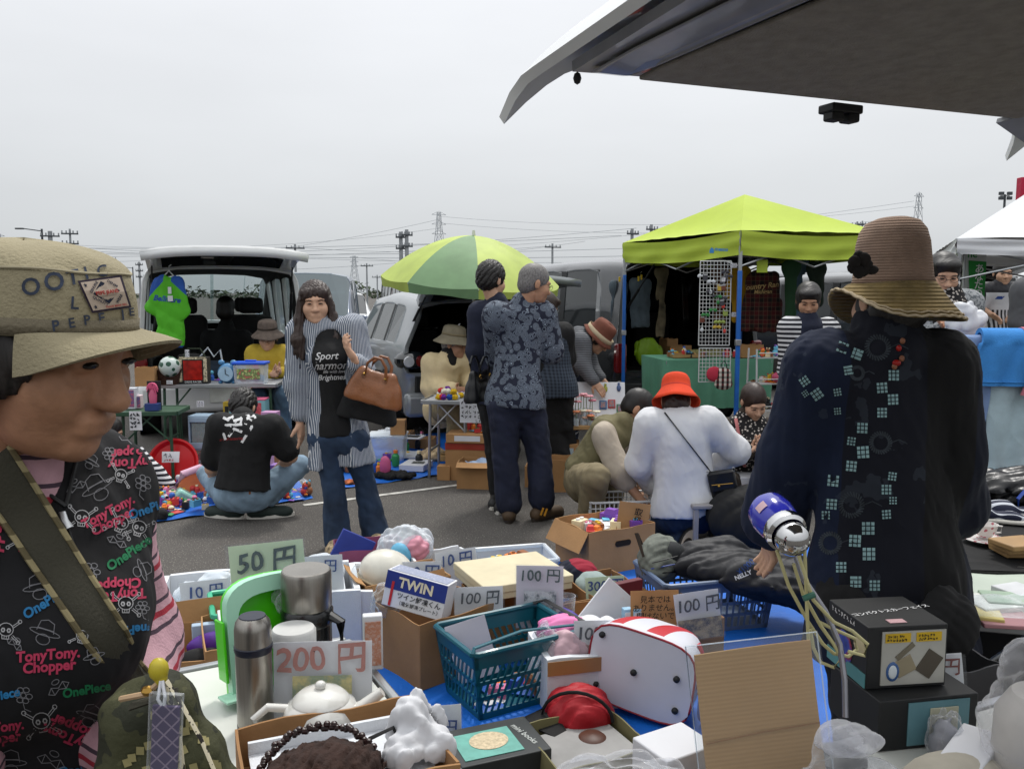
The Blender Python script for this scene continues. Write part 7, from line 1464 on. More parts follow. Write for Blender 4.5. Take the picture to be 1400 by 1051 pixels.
# cardboard box at the bottom with hat, cloth and strap
CI=mat('cardboard_inside','#8a4a22',.8,var=.08,vs=6,bump=.1)
t=open_box('cardboard box with a brown hat and white cloth at the bottom edge',onT(450,1118)+Vector((0.01,.075,.003)),22,.34,.27,.082,CARDD,flaps=());bz=t.location
b=MB();b.box((0,.0,.04),(.30,.22,.006));b.box((0,.105,.05),(.30,.008,.03));o=b.build('foam_tray',STYRO,None,loc=bz,R=(0,0,RAD(22)));tag(o,'white foam tray inside the bottom cardboard box','tray')
t=T('brown_hat','dark brown pleated hat with a beaded edge lying in the bottom box','hat',bz+Vector((-.025,-.07,.035)),10);D=SDF();D.ell((0,0,.02),(.10,.085,.055),None,.02);D.ell((.03,0,.03),(.07,.06,.05),None,.02);D.rough(.008,60,3,(1.5,.3,.6),True);D.cut((0,0,0),(0,0,-1));skin_obj('hat_cloth',[D.mesh(.005)],mat('hat_choc','#2e1c15',.9,var=.25,vs=30,bump=.4,bs=150),t)
b=MB();rg=random.Random(6)
for i in range(60):a=math.pi*(.05+.9*i/59);b.ell((-.098*math.cos(a)+rg.uniform(-.004,.004),.05*math.sin(a)+.02,.022+.062*math.sin(a)+rg.uniform(-.004,.004)),.0065,6)
b.build('bead_edge',mat('beads_brown','#2a1614',.35,var=.6,vs=200),t,kind='stuff')
lump('white_cloth','crumpled white cloth at the corner of the bottom box','cloth',bz+Vector((.125,.02,.055)),(.05,.045,.055),WHITEC,.015,34,5,.005,parts=[((0,0,.02),(.06,.05,.035)),((-.005,.03,.06),(.035,.03,.035))]);thing_mesh('dark_strap','dark strap looped beside the white cloth','strap',lambda b:b.tube([(-.05,0,0),(-.03,.02,.04),(.01,.03,.055),(.03,.02,.02),(0,-.03,.0)],.007,6,flat=.35),BLACKC,bz+Vector((.075,-.01,.05)))
price_card('yen price card half hidden behind the bottom box corner',G(612,1012,0)+Vector((0,-.05,.02)),8,.10,.12,'円',INKB,PAPER,12,None,.42,.40,0,.01,tx=.1)
# ---- the near row of cardboard boxes
nb=near(575,948,.36,.32,40);open_box('cardboard box with hand holes holding the blue and white carton',nb+Vector((0,0,.01)),40,.36,.32,.25,CARDD,holes=('f','r'),flaps=(('b',30,.06),))
t=T('carton','blue and white defroster carton tilted in the cardboard box','carton',nb+Vector((-.055,-.045,.318)),R=RZ(-16)@Matrix.Rotation(RAD(10),3,'Y')@Matrix.Rotation(RAD(-8),3,'X'))
b=MB();t.scale=(.86,.86,.86);b.box((0,0,0),(.29,.13,.16));b.build('carton_body',PAPER,t,bevel=.002);BL=mat('print_navy','#1c2f78',.5)
b=MB();b.box((.0,-.0655,.038),(.288,.003,.078));b.build('blue_band',BL,t);b=MB();b.box((-.1455,0,.038),(.003,.128,.078));b.build('blue_side',BL,t);b=MB();b.box((-.108,-.068,-.02),(.012,.002,.11));b.build('red_stripe',shade('#b8202a'),t)
txt('TWIN',.062,mat('print_cream','#d8cdb0',.5),t,(.0,-.069,.036),bold=.035);txt('ツイン解凍くん',.03,INKK,t,(.025,-.069,-.022),bold=.015);txt('（電気解凍プレート）',.021,INKK,t,(.03,-.069,-.053),bold=.01);b=MB();b.sheet(lambda u,v:((u-.5)*.27,(v-.5)*.11,.082),2,2);b.build('top_print',photo(73,['#c8c8d0','#8088a0','#d0d0d4'],60),t)
lump('plastic_bag','crumpled clear plastic at the left corner of the defroster carton','bag',nb+Vector((-.19,.0,.2)),(.06,.06,.07),CLEARB,.015,30,9,.006)
price_card('100 yen card tucked behind the teal basket',near(640,960,.1,.1,0)+Vector((-.02,.22,.19)),6,.19,.14,'100 円',INKS,PAPER,10,None,.42,.68)
# teal shopping basket
TEAL=mat('plastic_teal','#0e5260',.35,var=.05,coat=.15);bc=near(648,998,.44,.31,30);wire_basket('dark teal shopping basket holding white cards',bc+Vector((0,0,.01)),30,.44,.31,.25,TEAL,'shopping_basket',15,3,.84,diag=.45,band=.055,thick=.005)
for s,y in((1,.165),(-1,-.165)):pass
bk=[o for o in COL.objects if o.name.startswith('shopping_basket')][-1]
b=MB();b.tube([(-.22,-.15,.255),(-.21,-.14,.27),(.0,-.10,.275),(.21,-.14,.27),(.22,-.15,.255)],.008,8,flat=.6);b.build('handle',TEAL,bk);b=MB();b.tube([(.20,.15,.258),(.24,.13,.27),(.245,-.13,.27),(.20,-.15,.258)],.011,8,flat=.4);b.build('handle',BLACKP,bk)
b=MB();b.box((.214,0,.205),(.006,.13,.04));b.build('grip_slot',BLACKP,bk,bevel=.008)
t=price_card('blank white folded card standing in the teal basket',bc+Vector((-.10,-.06,.10)),10,.15,.21,'',INKK,PAPERL,8,sleeve=False,roll=-14,name='paper_card',group=None)
for i in range(3):b=MB();b.box((0,.008+i*.006,.1-i*.004),(.148,.002,.2));b.build('card_sheet',PAPERL,t)
# helmet box
hb=G(500,803,.22);r=RAD(22);hb=Vector((hb.x+.13,hb.y+.17,.01));open_box('cardboard box with a white helmet and a 10 yen card',hb,22,.38,.26,.22,CARD,flaps=(('l',60,.05),))
t=T('helmet','white helmet lying in the cardboard box','helmet',hb+Vector((-.075,-.02,.19)),R=RZ(15)@Matrix.Rotation(RAD(22),3,'Y'));b=MB();b.ell((0,0,.035),(.125,.105,.105),30);b.build('shell',mat('helmet_cream','#cfccc0',.3,coat=.3),t);b=MB();b.tube([(.118*math.cos(a),.1*math.sin(a),-.01)for a in[i*math.pi/14 for i in range(28)]],.006,6,closed=True);b.build('edge_band',CREAM,t)
price_card('10 yen card beside the white helmet',hb+Vector((.10,-.085,.12)),4,.17,.17,'10 円',INKB,PAPER,10,photo(74,['#8a8a6a','#4a4a3a','#a89878','#6a7a4a'],30),.40,.72,0,.018,photo_box=(.2,.0,1,.42));lump('plastic_bag','clear bag at the left of the white helmet','bag',hb+Vector((-.17,-.04,.18)),(.05,.06,.05),CLEARB,.012,30,2,.006)
open_box('pink plastic box behind the white helmet',(P(500,760,4.15).x,4.25,.005),16,.34,.24,.20,shade('#8a4a6a'),name='pink_box');thing_mesh('blue_folder','blue folder sticking out of the pink box','folder',lambda b:b.box((0,0,.1),(.18,.02,.2),Matrix.Rotation(.5,3,'Y')),shade('#2a3a8a'),(P(478,760,4.1).x,4.12,.09),20,bevel=.003)
lump('bagged_toys','clear bag with pink and blue soft things behind the 10 yen card','bag',(P(552,760,3.95).x,4.05,.16),(.13,.1,.10),FROST,.02,22,5,.008);lump('soft_toy','pink soft thing in the clear bag','toy',(P(560,760,3.95).x+.02,4.0,.20),(.07,.06,.06),shade('#c08090'),.01,30,6,.008);lump('soft_toy','pale blue soft thing in the clear bag','toy',(P(545,760,3.9).x,3.95,.18),(.05,.05,.06),shade('#5aa0c0'),.01,30,7,.008)
open_box('cardboard box under the bagged soft toys',(P(552,770,4.0).x,4.1,.005),18,.34,.26,.17,CARD)
open_box('white box with a red mark behind the second 10 yen card',(P(600,770,3.9).x,3.98,.01),22,.28,.24,.215,STY,.012,name='white_box');price_card('10 yen card standing in the white box, right one of two',Vector((P(628,770,3.8).x,3.84,.12)),2,.19,.17,'10 円',INKB,PAPER,10,None,.40,.74,-8,.018)
lump('toy_snake','bright green and orange toy beside the cream lid box','toy',Vector((P(592,780,3.6).x,3.66,.15)),(.035,.03,.05),mat('toy_green_orange','#3aa04a',.5,pat=lambda:mix((coord()[2]).gt(.04),'#c85a28','#2aa03e'),var=.05),.008,40,8,.006)
# cream lid box over a carton
cb=Vector((P(722,850,3.4).x,3.52,.01));open_box('cardboard carton under the cream lid box',cb,22,.46,.40,.205,CARDD)
cl=G(655,822,.215);cl=Vector((cl.x+.135,cl.y+.22,.222));t=T('lid_box','flat cream cardboard box lying across the carton','box',cl,24);CRM=mat('card_cream','#c3b99c',.75,var=.05,bump=.06);b=MB();b.box((0,0,.026),(.40,.36,.052));b.build('tray',CRM,t,bevel=.003);b=MB();b.box((0,0,.044),(.408,.368,.034));b.build('lid',CRM,t,bevel=.004)
price_card('tall 100 yen card with a photo of cups standing on the carton',Vector((P(738,822,3.22).x,3.25,.16)),-4,.185,.245,'100 円',INKG,PAPERL,6,photo(75,['#5a6a7a','#8a98a4','#c4c8cc','#4a5560','#a8b0b4'],26),.24,.84,0,.016,photo_box=(.17,.13,.85,.60))
t=T('tumbler','clear glass tumbler beside the tall 100 yen card','glass',Vector((P(776,815,3.3).x,3.34,.17)));b=MB();b.lathe([(0,0),(.03,0),(.036,.09),(.034,.09),(.028,.006),(0,.006)],24);b.build('glass_wall',CLEARB,t)
wire_basket('clear plastic tub of green toys behind the cream lid box',(P(700,752,4.0).x,4.1,.01),14,.40,.26,.18,FROST,'plastic_tub',10,2,.9,band=.08);scatter(12,lambda u,v,i:Vector((P(672+60*u,750,4.05).x,4.02+.14*v,.14)),'toys in the clear tub','in the clear tub',44,1.2,['packet','packet','toy block','toy car'])
# toy box with kraft sign
tb=near(805,792,.42,.34,28);open_box('open cardboard box of wrapped toys with hand hole, by the wire crate',tb+Vector((0,0,.01)),28,.42,.34,.235,CARD,holes=('f',),flaps=(('l',150,.12),))
scatter(18,lambda u,v,i:tb+RZ(28)@Vector(((u-.5)*.32,(v-.5)*.22,.20)),'wrapped toys in the cardboard box by the wire crate','in the box by the wire crate',52,1.35,['packet','packet','packet','toy car','toy block'])
t=price_card('kraft board with vertical writing standing in the toy box',tb+Vector((.13,-.08,.17)),2,.17,.19,'取\n扱',mat('marker_black','#1c1814',.8),CARD,4,sleeve=False,ts=.24,tz=.62,roll=8,name='kraft_sign',group=None,tx=.12)
def crate(label,loc,rz,w,d,h,tiltx=0):
 t=wire_basket(label,loc,rz,w,d,h,STEELP,'wire_crate',14,6,.96,r=.0035,band=0);return t
crate('white plastic-coated wire crate at the squatting man\'s hand',G(850,738)+Vector((0,.18,.0)),6,.40,.28,.22)
# hats and the 300 yen card
lump('navy_cap','navy and red cap in front of the toy box','hat',Vector((P(790,790,3.75).x,3.8,.12)),(.10,.10,.075),mat('cap_navy','#14182a',.9,pat=lambda:mix((coord()[2]*1.0+coord()[0]*.5).gt(.12),'#14182a','#8a1c30'),var=.1),.006,25,3,.006);lump('grey_cap','pale grey cap beside the 300 yen card','hat',Vector((P(812,800,3.6).x,3.62,.12)),(.085,.09,.075),shade('#8c9a98',rough=.9),.006,25,4,.006)
open_box('cardboard box under the caps',(P(805,820,3.7).x,3.76,.008),22,.42,.32,.15,CARDD);price_card('300 yen card with a small photo',Vector((P(831,812,3.45).x,3.48,.13)),3,.165,.155,'300 円',INKB,PAPERG,8,photo(76,['#6a6a58','#a8a494','#8a8a70','#c0bcae'],34),.36,.76,-3,.016,photo_box=(.12,.04,.92,.5))
# wide box with the kraft sign and second 100 yen card
wb=Vector((P(862,880,3.15).x,3.26,.01));open_box('wide cardboard box with umbrella, leaflets and kraft sign',wb,22,.66,.36,.205,CARDD)
t=T('folding_umbrella','purple folding umbrella lying in the wide box','umbrella',wb+Vector((-.26,.02,.17)),R=RZ(-40)@Matrix.Rotation(RAD(12),3,'Y'));PU=shade('#3c2a86');b=MB();b.tube([(-.10,0,.02),(-.06,0,.025),(.04,0,.03),(.10,0,.028)],[.016,.026,.030,.022],10);b.build('cloth',PU,t);b=MB();b.tube([(-.12,0,.02),(-.10,0,.02)],.014,10);b.build('handle',PU,t)
thing_mesh('leaflet','tilted white leaflet with pale print in the wide box','leaflet',lambda b:b.box((0,0,.10),(.16,.008,.21),Matrix.Rotation(.75,3,'Y')),mat('leaflet_print','#c8c8cc',.5,pat=lambda:ramp(noise(9,4)*1.3-.15,[(0,'#b8c8d8'),(.4,'#cdd0d4'),(.62,'#d0d2d6'),(.8,'#c88a70'),(1,'#80a0c0')]),var=0),wb+Vector((-.09,-.06,.14)),20,bevel=.001)
for i,x in enumerate((-.015,.02)):boxed(('left','right')[i]+' pale blue packet leaning by the leaflet',wb+Vector((x,-.11,.15)),14+i*5,.035,.03,.12,shade('#8fb4cc'),PAPER,'packet')
boxed('dark red book behind the leaflet',wb+Vector((.0,.05,.16)),30,.15,.03,.16,shade('#5a1420'),None,'book')
t=price_card('kraft board asking not to open the samples',wb+Vector((.09,-.135,.15)),4,.185,.19,'見本では\nありません。\n開けないで',mat('marker_black','#1c1814',.8),CARD,8,sleeve=False,ts=.155,tz=.66,name='kraft_sign',group=None,line=1.05,bold=.006);b=MB();b.ell((-.04,-.012,.04),(.025,.003,.012),12);b.build('torn_spot',mat('torn_paper','#a8a090',.9),t)
price_card('100 yen card right of the kraft board',wb+Vector((.265,-.13,.16)),6,.175,.175,'100 円',INKS,PAPER,8,photo(77,['#7a7a80','#4a4a50','#a89878','#9a9aa0'],30),.36,.72,-6,.016,photo_box=(.02,.0,.98,.44))
scatter(14,lambda u,v,i:wb+RZ(22)@Vector(((u-.5)*.52,(v-.35)*.2,.13)),'small packets in the wide box','in the wide box by the leaflet',61,1.3,['packet'])
scatter(10,lambda u,v,i:hb+RZ(22)@Vector(((u-.4)*.3,(v-.4)*.16,.15)),'small packets beside the white helmet','beside the white helmet',62,1.3,['packet'])
scatter(10,lambda u,v,i:Vector((P(762+60*u,800,3.7).x,3.66+.2*v,.115)),'small packets under the caps','among the caps',63,1.2,['packet'])
scatter(8,lambda u,v,i:bc+RZ(30)@Vector(((u-.5)*.3,(v-.5)*.18,.02)),'packets at the bottom of the teal basket','at the bottom of the teal basket',64,1.4,['packet','toy block'])
# styrofoam box with tape
sb=near(748,984,.34,.28,14);open_box('styrofoam box with brown tape holding bagged clothes',sb+Vector((0,0,.01)),14,.34,.28,.205,STY,.022,name='styrofoam_box',tape=KRAFT,warp=0);lump('pink_cloth','folded bright pink cloth on the styrofoam box','cloth',sb+Vector((-.06,.04,.19)),(.10,.08,.05),shade('#d078a8',rough=.8),.012,18,3,.006)
lump('white_bagged_cloth','white bagged clothes beside the pink cloth','cloth',sb+Vector((.03,.03,.17)),(.12,.10,.06),WHITEC,.016,22,4,.007);lump('pink_bagged_cloth','pale pink bagged clothes at the front of the styrofoam box','cloth',sb+Vector((-.06,-.07,.14)),(.08,.06,.07),shade('#c0a0a8',rough=.8),.014,26,5,.006);lump('plastic_bag','dark clear bag at the left of the styrofoam box','bag',sb+Vector((-.13,-.06,.12)),(.045,.06,.09),CLEARB,.014,32,6,.006);lump('black_item','black thing inside the dark clear bag','goods',sb+Vector((-.135,-.03,.13)),(.03,.03,.06),BLACKC,.008,30,7,.006)
price_card('100 yen card with a pink photo on the styrofoam box',sb+Vector((.055,-.105,.155)),2,.175,.165,'100 円',INKS,PAPER,10,photo(78,['#8a5a58','#b08078','#7a6a68','#c0a8a0'],30),.36,.73,0,.02,photo_box=(.1,.04,.98,.5))
# grey-blue basket, jacket, backpack
gb=Vector((P(968,880,3.6).x,3.72,.01));wire_basket('grey-blue plastic basket under the black jacket',gb,14,.52,.36,.235,mat('plastic_grey_blue','#5a6a84',.4),'shopping_basket',16,3,.88,diag=0,band=.05)
JK=mat('jacket_black','#1c1c20',.6,var=.15,vs=6,bump=.2,bs=200)
D=SDF();q=lambda x,y,z:np.array((x,y,z));D.ell(q(0,0,.06),(.26,.16,.07),None,.05);D.ell(q(.22,-.04,.02),(.20,.15,.06),None,.06);D.cone(q(.05,-.12,.06),q(.34,-.16,-.05),.075,.06,.05);D.cone(q(.30,-.02,.02),q(.46,-.10,-.12),.085,.07,.06);D.cone(q(-.10,.05,.08),q(.05,.10,.10),.07,.07,.05);D.rough(.015,8,3,(.6,1.5,.8),True);D.rough(.003,24,4,ridge=True)
t=T('black_jacket','black jacket thrown over the grey-blue basket with a long price slip','jacket',gb+Vector((.08,-.02,.20)));jo=skin_obj('jacket_cloth',[D.mesh(.008)],JK,t);bt=bvh_of(jo);ptext(jo,'NELLY',1016,786,8.5,PRW,22,0,.03,bv=bt)
mk=MB();mk.add([(993,0,-757),(1005,0,-754),(1052,0,-800),(1050,0,-806)],[(0,1,2,3)]);decal(jo,mk,PAPER,lambda x,y:(x,-y),'price_slip',off=.010,bv=bt);ptext(jo,'¥1000',1020,775,13,INKB,42,0,.0,bv=bt,name='handwriting',sx=.8)
t=T('backpack','grey backpack with cords beside the black jacket','backpack',gb+Vector((-.19,.03,.20)),20);D=SDF();D.ell((0,0,.07),(.10,.09,.11),None,.03);D.ell((-.03,-.06,.05),(.06,.05,.07),None,.02);D.rough(.008,25,6,ridge=True);skin_obj('bag_body',[D.mesh(.007)],mat('pack_grey','#6a6e66',.8,var=.3,vs=10,bump=.2),t);b=MB();b.ell((.03,-.04,.10),(.07,.05,.06),14);b.build('dark_panel',mat('pack_dark','#26282a',.8,var=.2),t)
for i in range(3):b=MB();b.tube([(-.09,-.07-.01*i,.03+.03*i),(-.03,-.12,.05+.03*i),(.03,-.10,.04+.035*i)],.003,5);b.build('cord',shade('#3a4a8a')if i==1 else BLACKP,t)
b=MB();b.tube([(-.08,.03,.14),(-.12,0,.20),(-.10,-.03,.10)],.010,6,flat=.4);b.build('strap',BROWNC,t)
# white sports bag with red stripes
sp=Vector((P(885,980,2.78).x,2.86,.01))
def sport():
 x,y,z=coord();k=((z*3.2+x*2.2+(x*6).sin()*.06)*2.6).frac();c=mix((k.gt(.40))*(k.lt(.82)),'#c9cad2','#b31c28');return mix((y.lt(-.055)),c,'#c6c6ce')
t=T('sports_bag','white sports bag with red stripes and black feet, lying on its side','bag',sp+Vector((0,.02,.022)),R=RZ(-30)@Matrix.Rotation(RAD(7),3,'Y'));SBM=mat('sports_bag_white','#c9cad2',.4,pat=sport,var=.03,bump=.1,bs=18)
def sbf(u,v):
 a=u*2*math.pi;x,z=math.cos(a),math.sin(a);k=(abs(x)**4+abs(z)**4)**-.25;s_=1-.25*v*0;x,z=x*k,z*k;y=-.085+.24*v;g=1-.30*v**2;return Vector((x*.19*g,y+.02*math.sin(u*12)*v*(1-v),.15+z*.145*g))
b=MB();b.sheet(sbf,48,12);b.build('bag_side',SBM,t,ang=60)
for v in(0,1):b=MB();b.add([sbf(i/48,v)*1 for i in range(48)],[tuple(range(48))if v else tuple(reversed(range(48)))]);b.build('base_panel' if v==0 else 'top_panel',mat('bag_base_white','#c8c8d2',.35,var=.02)if v==0 else SBM,t)
for x,z in((-.15,.245),(-.02,.15),(.13,.18),(.14,.07),(-.15,.06)):b=MB();b.lathe([(.011,0),(.011,.008),(.006,.012),(0,.013)],14,(x,-.086,z),R=Matrix.Rotation(math.pi/2,3,'X'));b.build('foot',BLACKP,t)
b=MB();b.tube([sbf(i/40,.02)+Vector((0,-.003,0))for i in range(40)],.004,6,closed=True);b.build('red_piping',shade('#8a1424'),t);b=MB();b.tube([sbf(-.12+i*.03,.45)*1.0+Vector((0,0,.01))for i in range(9)],.014,6,flat=.35);b.build('carry_strap',shade('#b31c28'),t)
b=MB();b.lathe([(.085,-.0),(.09,.012),(.06,.02),(0,.018)],24,(.205,.02,.12),R=Matrix.Rotation(math.pi/2,3,'Y'),sx=1.2,sy=1);b.build('end_pocket',shade('#5a6a9a'),t);b=MB();b.lathe([(.05,.018),(.03,.025),(0,.024)],20,(.207,.01,.10),R=Matrix.Rotation(math.pi/2,3,'Y'));b.build('pocket_mesh',BLACKC,t)
# red and black cap
t=T('red_cap','red and black sun cap lying on the blue sheet','hat',Vector((P(775,1000,2.74).x,2.76,.012)),-12);RC=mat('cap_red','#a01420',.6,var=.08,vs=8,bump=.2,bs=40)
D=SDF();D.ell((.04,.02,.05),(.115,.10,.085),None,.02);D.cut((.0,0,.002),(0,0,-1));D.rough(.008,20,3,ridge=True);skin_obj('crown',[D.mesh(.006)],RC,t);b=MB();b.sheet(lambda u,v:((.02-.16*math.sin((u)*math.pi)*(.35+.65*v)-.02*v),-.10+.20*u-.05*v,.035+.03*math.sin(u*math.pi)*(1-v)+.01*math.sin(u*9)*v),16,8,th=.006);b.build('peak',BLACKC,t);b=MB();b.tube([(.04+.118*math.cos(a)*-1,-.03,.05+.09*math.sin(a))for a in[i*math.pi/12 for i in range(13)]],.006,6);b.build('black_piping',BLACKC,t)
# khaki tray box and mini books box
open_box('shallow olive lined box at the bottom edge',near(760,1062,.34,.30,26)+Vector((.01,-.12,.012)),26,.34,.30,.07,mat('card_olive','#6f6a48',.8,var=.05),inner=None);t=T('paper_tray','grey card tray with a brown medal inside the olive box','tray',near(760,1062,.34,.30,26)+Vector((.01,-.12,.03)),26);b=MB();b.box((0,0,.01),(.29,.25,.02));b.build('tray_card',shade('#8d8c8a',rough=.8),t,bevel=.003);b=MB();b.lathe([(0,.03),(.035,.028),(.045,.02)],20,(.05,.04,0));b.build('medal',shade('#4a2a1c'),t)
mb=near(640,1075,.27,.20,22);t=T('book_box','black slipcase of mini books with a teal label at the bottom edge','box',mb+Vector((-.01,-.03,-.035)),22);b=MB();b.box((0,0,.06),(.29,.22,.12));b.build('case',shade('#2f3232',rough=.4),t,bevel=.003);b=MB();b.box((-.03,-.01,.1215),(.19,.15,.002));b.build('label',mat('label_teal','#5f9c90',.5,var=.1,vs=30),t);b=MB();b.lathe([(.05,0),(.052,.0015),(0,.0016)],24,(-.02,.0,.1225),sx=1.2);b.build('emblem',mat('emblem_cream','#b8a88a',.6,var=.2,vs=90),t);txt('mini books',.030,mat('print_grey','#b0b4b0',.5),t,(.10,.0,.1215),R=(0,0,RAD(-78)),bold=.01)
# ---- front-right table: board in a sleeve, lamp, black boxes, plastic bags
RT=24;t2c=Vector((.92,1.42,0));table('folding table at the lower right under the lamp and black boxes',t2c,RT,1.05,.52,.600,mat('table_white_top','#c4c6bf'),ALU,th=.03)
def onR(px,py,z=.602):p=G(px,py,z);return Vector((p.x,p.y,z))
p0=P(1053,1040,1.36);t=T('cardboard_sheet','blank corrugated cardboard sheet in a clear sleeve','board',Vector((p0.x,1.36,.640)),R=RZ(6)@Matrix.Rotation(RAD(-4),3,'Y')@Matrix.Rotation(RAD(-12),3,'X'))
b=MB();b.sheet(lambda u,v:((u-.5)*.205,.003*math.sin(v*3),v*.232+.004*math.sin(u*2)),12,40,th=.005);b.build('board',mat('corrugated_tan','#a9875c',.85,var=.06,vs=5,bfn=lambda:(coord()[2]*900).sin()*.2+noise(8,3)*.8,bump=.12),t,ang=70);b=MB();b.sheet(lambda u,v:((u-.5)*.232,-.0075-.002*math.sin(u*4)*math.sin(v*7),-.004+v*.252),14,14);b.build('sleeve_front',SLEEVE,t);b=MB();b.sheet(lambda u,v:((u-.5)*.232,.012,-.004+v*.252),4,4);b.build('sleeve_back',SLEEVE,t);b=MB();b.tube([(-.116,.002,0),(-.116,.002,.248),(.116,.002,.248),(.116,.002,0)],.0016,5);b.build('sleeve_edge',FROST,t);b=MB();b.tube([(-.10,-.0035,.088),(0,-.0035,.096),(.10,-.0035,.100)],.0015,5);b.build('crease',CARDD,t)
boxed('small carton propping up the cardboard sheet',Vector((p0.x+.02,1.44,.602)),RT,.16,.07,.12,CARD,None,'carton');boxed('white carton at the foot of the cardboard sheet',Vector((P(925,1020,1.5).x,1.52,.53)),30,.12,.10,.11,PAPER,None,'carton');boxed('plain box carrying the white carton',Vector((P(925,1020,1.5).x,1.52,.0)),30,.14,.12,.528,CARDD,None,'carton')
# black boxes
b1=onR(1228,1012)+Vector((.03,.06,0));t=T('black_box','lower black carton with a pale picture of a device','box',b1,10);b=MB();b.box((0,0,.05),(.21,.17,.10));b.build('carton',BLACKP,t,bevel=.002);b=MB();b.box((.02,-.0865,.05),(.13,.002,.085));b.build('teal_panel',shade('#5a8088',rough=.4),t);b=MB();b.box((.03,-.089,.045),(.06,.003,.07));b.build('device_picture',shade('#a8a690',rough=.5),t,bevel=.004);b=MB();b.ell((.045,-.091,.03),(.005,.002,.005),8);b.build('button',BLACKP,t)
b2=Vector((P(1212,960,1.66).x,1.68,.704));t=T('black_box','upper black lamp carton with product photographs on its side','box',b2,7);w2,d2,h2=.165,.155,.125
b=MB();b.box((0,0,h2/2),(w2,d2,h2));b.build('carton',BLACKP,t,bevel=.002)
b=MB();b.box((.012,-d2/2-.001,h2*.49),(w2*.8,.003,h2*.86));fo=b.build('photo_panel',shade('#a3a29a',rough=.35),t)
for i,x in enumerate((-.022,.042)):
 b=MB();b.box((x,-d2/2-.003,h2*.82),(.052,.002,.018));b.build('yellow_label',shade('#c2a024',rough=.4),fo);scribble(fo,BLACKP,.046,.014,2,(x,-d2/2-.0055,h2*.82-.007),60+i,.0016)
b=MB();b.ell((-.03,-d2/2-.003,h2*.28),(.014,.003,.020),16);b.build('torch_lens',shade('#3a5a8a',rough=.2),fo);b=MB();b.ell((-.031,-d2/2-.005,h2*.28),(.009,.002,.014),14);b.build('torch_glass',shade('#c4ccd0',rough=.2),fo);b=MB();b.box((-.006,-d2/2-.003,h2*.36),(.04,.002,.034),Matrix.Rotation(-.45,3,'Y'));b.build('torch_picture',shade('#8a8068',rough=.4),fo,bevel=.001);b=MB();b.box((-.006,-d2/2-.003,h2*.60),(.045,.002,.010),Matrix.Rotation(-.7,3,'Y'));b.build('torch_handle',shade('#6a6454',rough=.4),fo);b=MB();b.box((.045,-d2/2-.003,h2*.38),(.036,.002,.05),Matrix.Rotation(.6,3,'Y'));b.build('parts_picture',shade('#4a443a',rough=.4),fo)
txt('コンパクトスカーフェイス',.0155,PRW,t,(.01,.0,h2+.0012),R=(0,0,RAD(10)),bold=.02);txt('ｺﾝﾊﾟｸﾄ ﾗｲﾄ',.010,PRW,t,(.02,-.024,h2+.0012),R=(0,0,RAD(14)))if False else None;b=MB();b.box((-.012,-.055,h2+.0012),(.035,.018,.001));b.build('price_sticker',shade('#c8a0a4',rough=.6),t)
b=MB();b.ell((-w2/2-.001,-.05,h2*.62),(.002,.022,.016),14);b.build('oval_sticker',shade('#b8ac88',rough=.5),t);b=MB();b.ell((-w2/2-.001,.01,h2*.40),(.002,.035,.035),18);sp_=b.build('side_picture',mat('side_picture','#2a3a7a',.4,pat=lambda:ramp(noise(25,3),[(.3,'#1c2a6a'),(.5,'#3a4aa0'),(.6,'#802030'),(.75,'#a0a0b0')]),var=0),t);scribble(t,PRW,.12,.014,1,(-w2/2-.002,.0,h2*.86),70,.002,R=(0,0,-math.pi/2))
b=MB();b.box((-w2/2-.001,0,h2*.12),(.002,d2*.96,h2*.22));b.build('teal_strip',shade('#4f8486',rough=.4),t)
# clip lamp with a bent tube stem and coiled pale flex
LB=mat('lamp_blue','#2a2fa8',.18,coat=.6,var=.1);CHR=mat('chrome','#c8c8c8',.05,1);d=1.62;lp=P(1072,725,d);base=P(1150,965,1.52)
t=T('desk_lamp','blue and chrome lamp on a bent tube with coiled pale flex','lamp',base);rel=lambda p:p-base
ax_=(P(1095,752,d-.10)-P(1050,700,d+.02)).normalized();a_,b_=frame(ax_);Rl=Matrix((a_,b_,ax_)).transposed();o=rel(P(1062,712,d))
b=MB();b.lathe([(0,-.062),(.026,-.058),(.040,-.04),(.043,-.015),(.040,.010),(.036,.022)],32,o,R=Rl);b.build('blue_shade',LB,t);b=MB();b.lathe([(.037,.020),(.040,.024),(.040,.040),(.034,.046)],32,o,R=Rl);b.build('chrome_collar',CHR,t);b=MB();b.ell(o+ax_*.060,(.033,.033,.033),24);b.build('chrome_globe',CHR,t);b=MB();b.sheet(lambda u,v:o+Rl@Vector((.0435*math.cos(2.2+.5*u),.0435*math.sin(2.2+.5*u),-.02+.018*v)),6,2);b.build('paper_sticker',shade('#c8a8b0'),t)
b=MB();b.tube([rel(P(1085,750,d)),rel(P(1098,790,d-.02)),rel(P(1128,835,d-.04)),rel(P(1148,880,d-.06)),rel(P(1155,930,d-.08)),rel(P(1156,980,d-.10))],.0058,10);b.build('tube_stem',mat('tube_grey','#8a8a90',.2,.6),t)
FLEX=mat('flex_pale','#b0aa7c',.45,var=.08);fl=[[(1062,752),(1078,800),(1105,850),(1125,880),(1140,893),(1160,897),(1172,887),(1168,872),(1145,862),(1120,850)],[(1085,770),(1098,812),(1122,855),(1140,880),(1150,900),(1140,912),(1122,905),(1112,885),(1108,860)],[(1100,745),(1102,800),(1104,850),(1106,890)],[(1092,760),(1112,820),(1140,850),(1165,862),(1186,880),(1182,896),(1160,890)]]
for i,q in enumerate(fl):b=MB();b.tube([rel(P(x,y,d-.05-.012*i))for x,y in q],.0034,8);b.build('flex',FLEX,t)
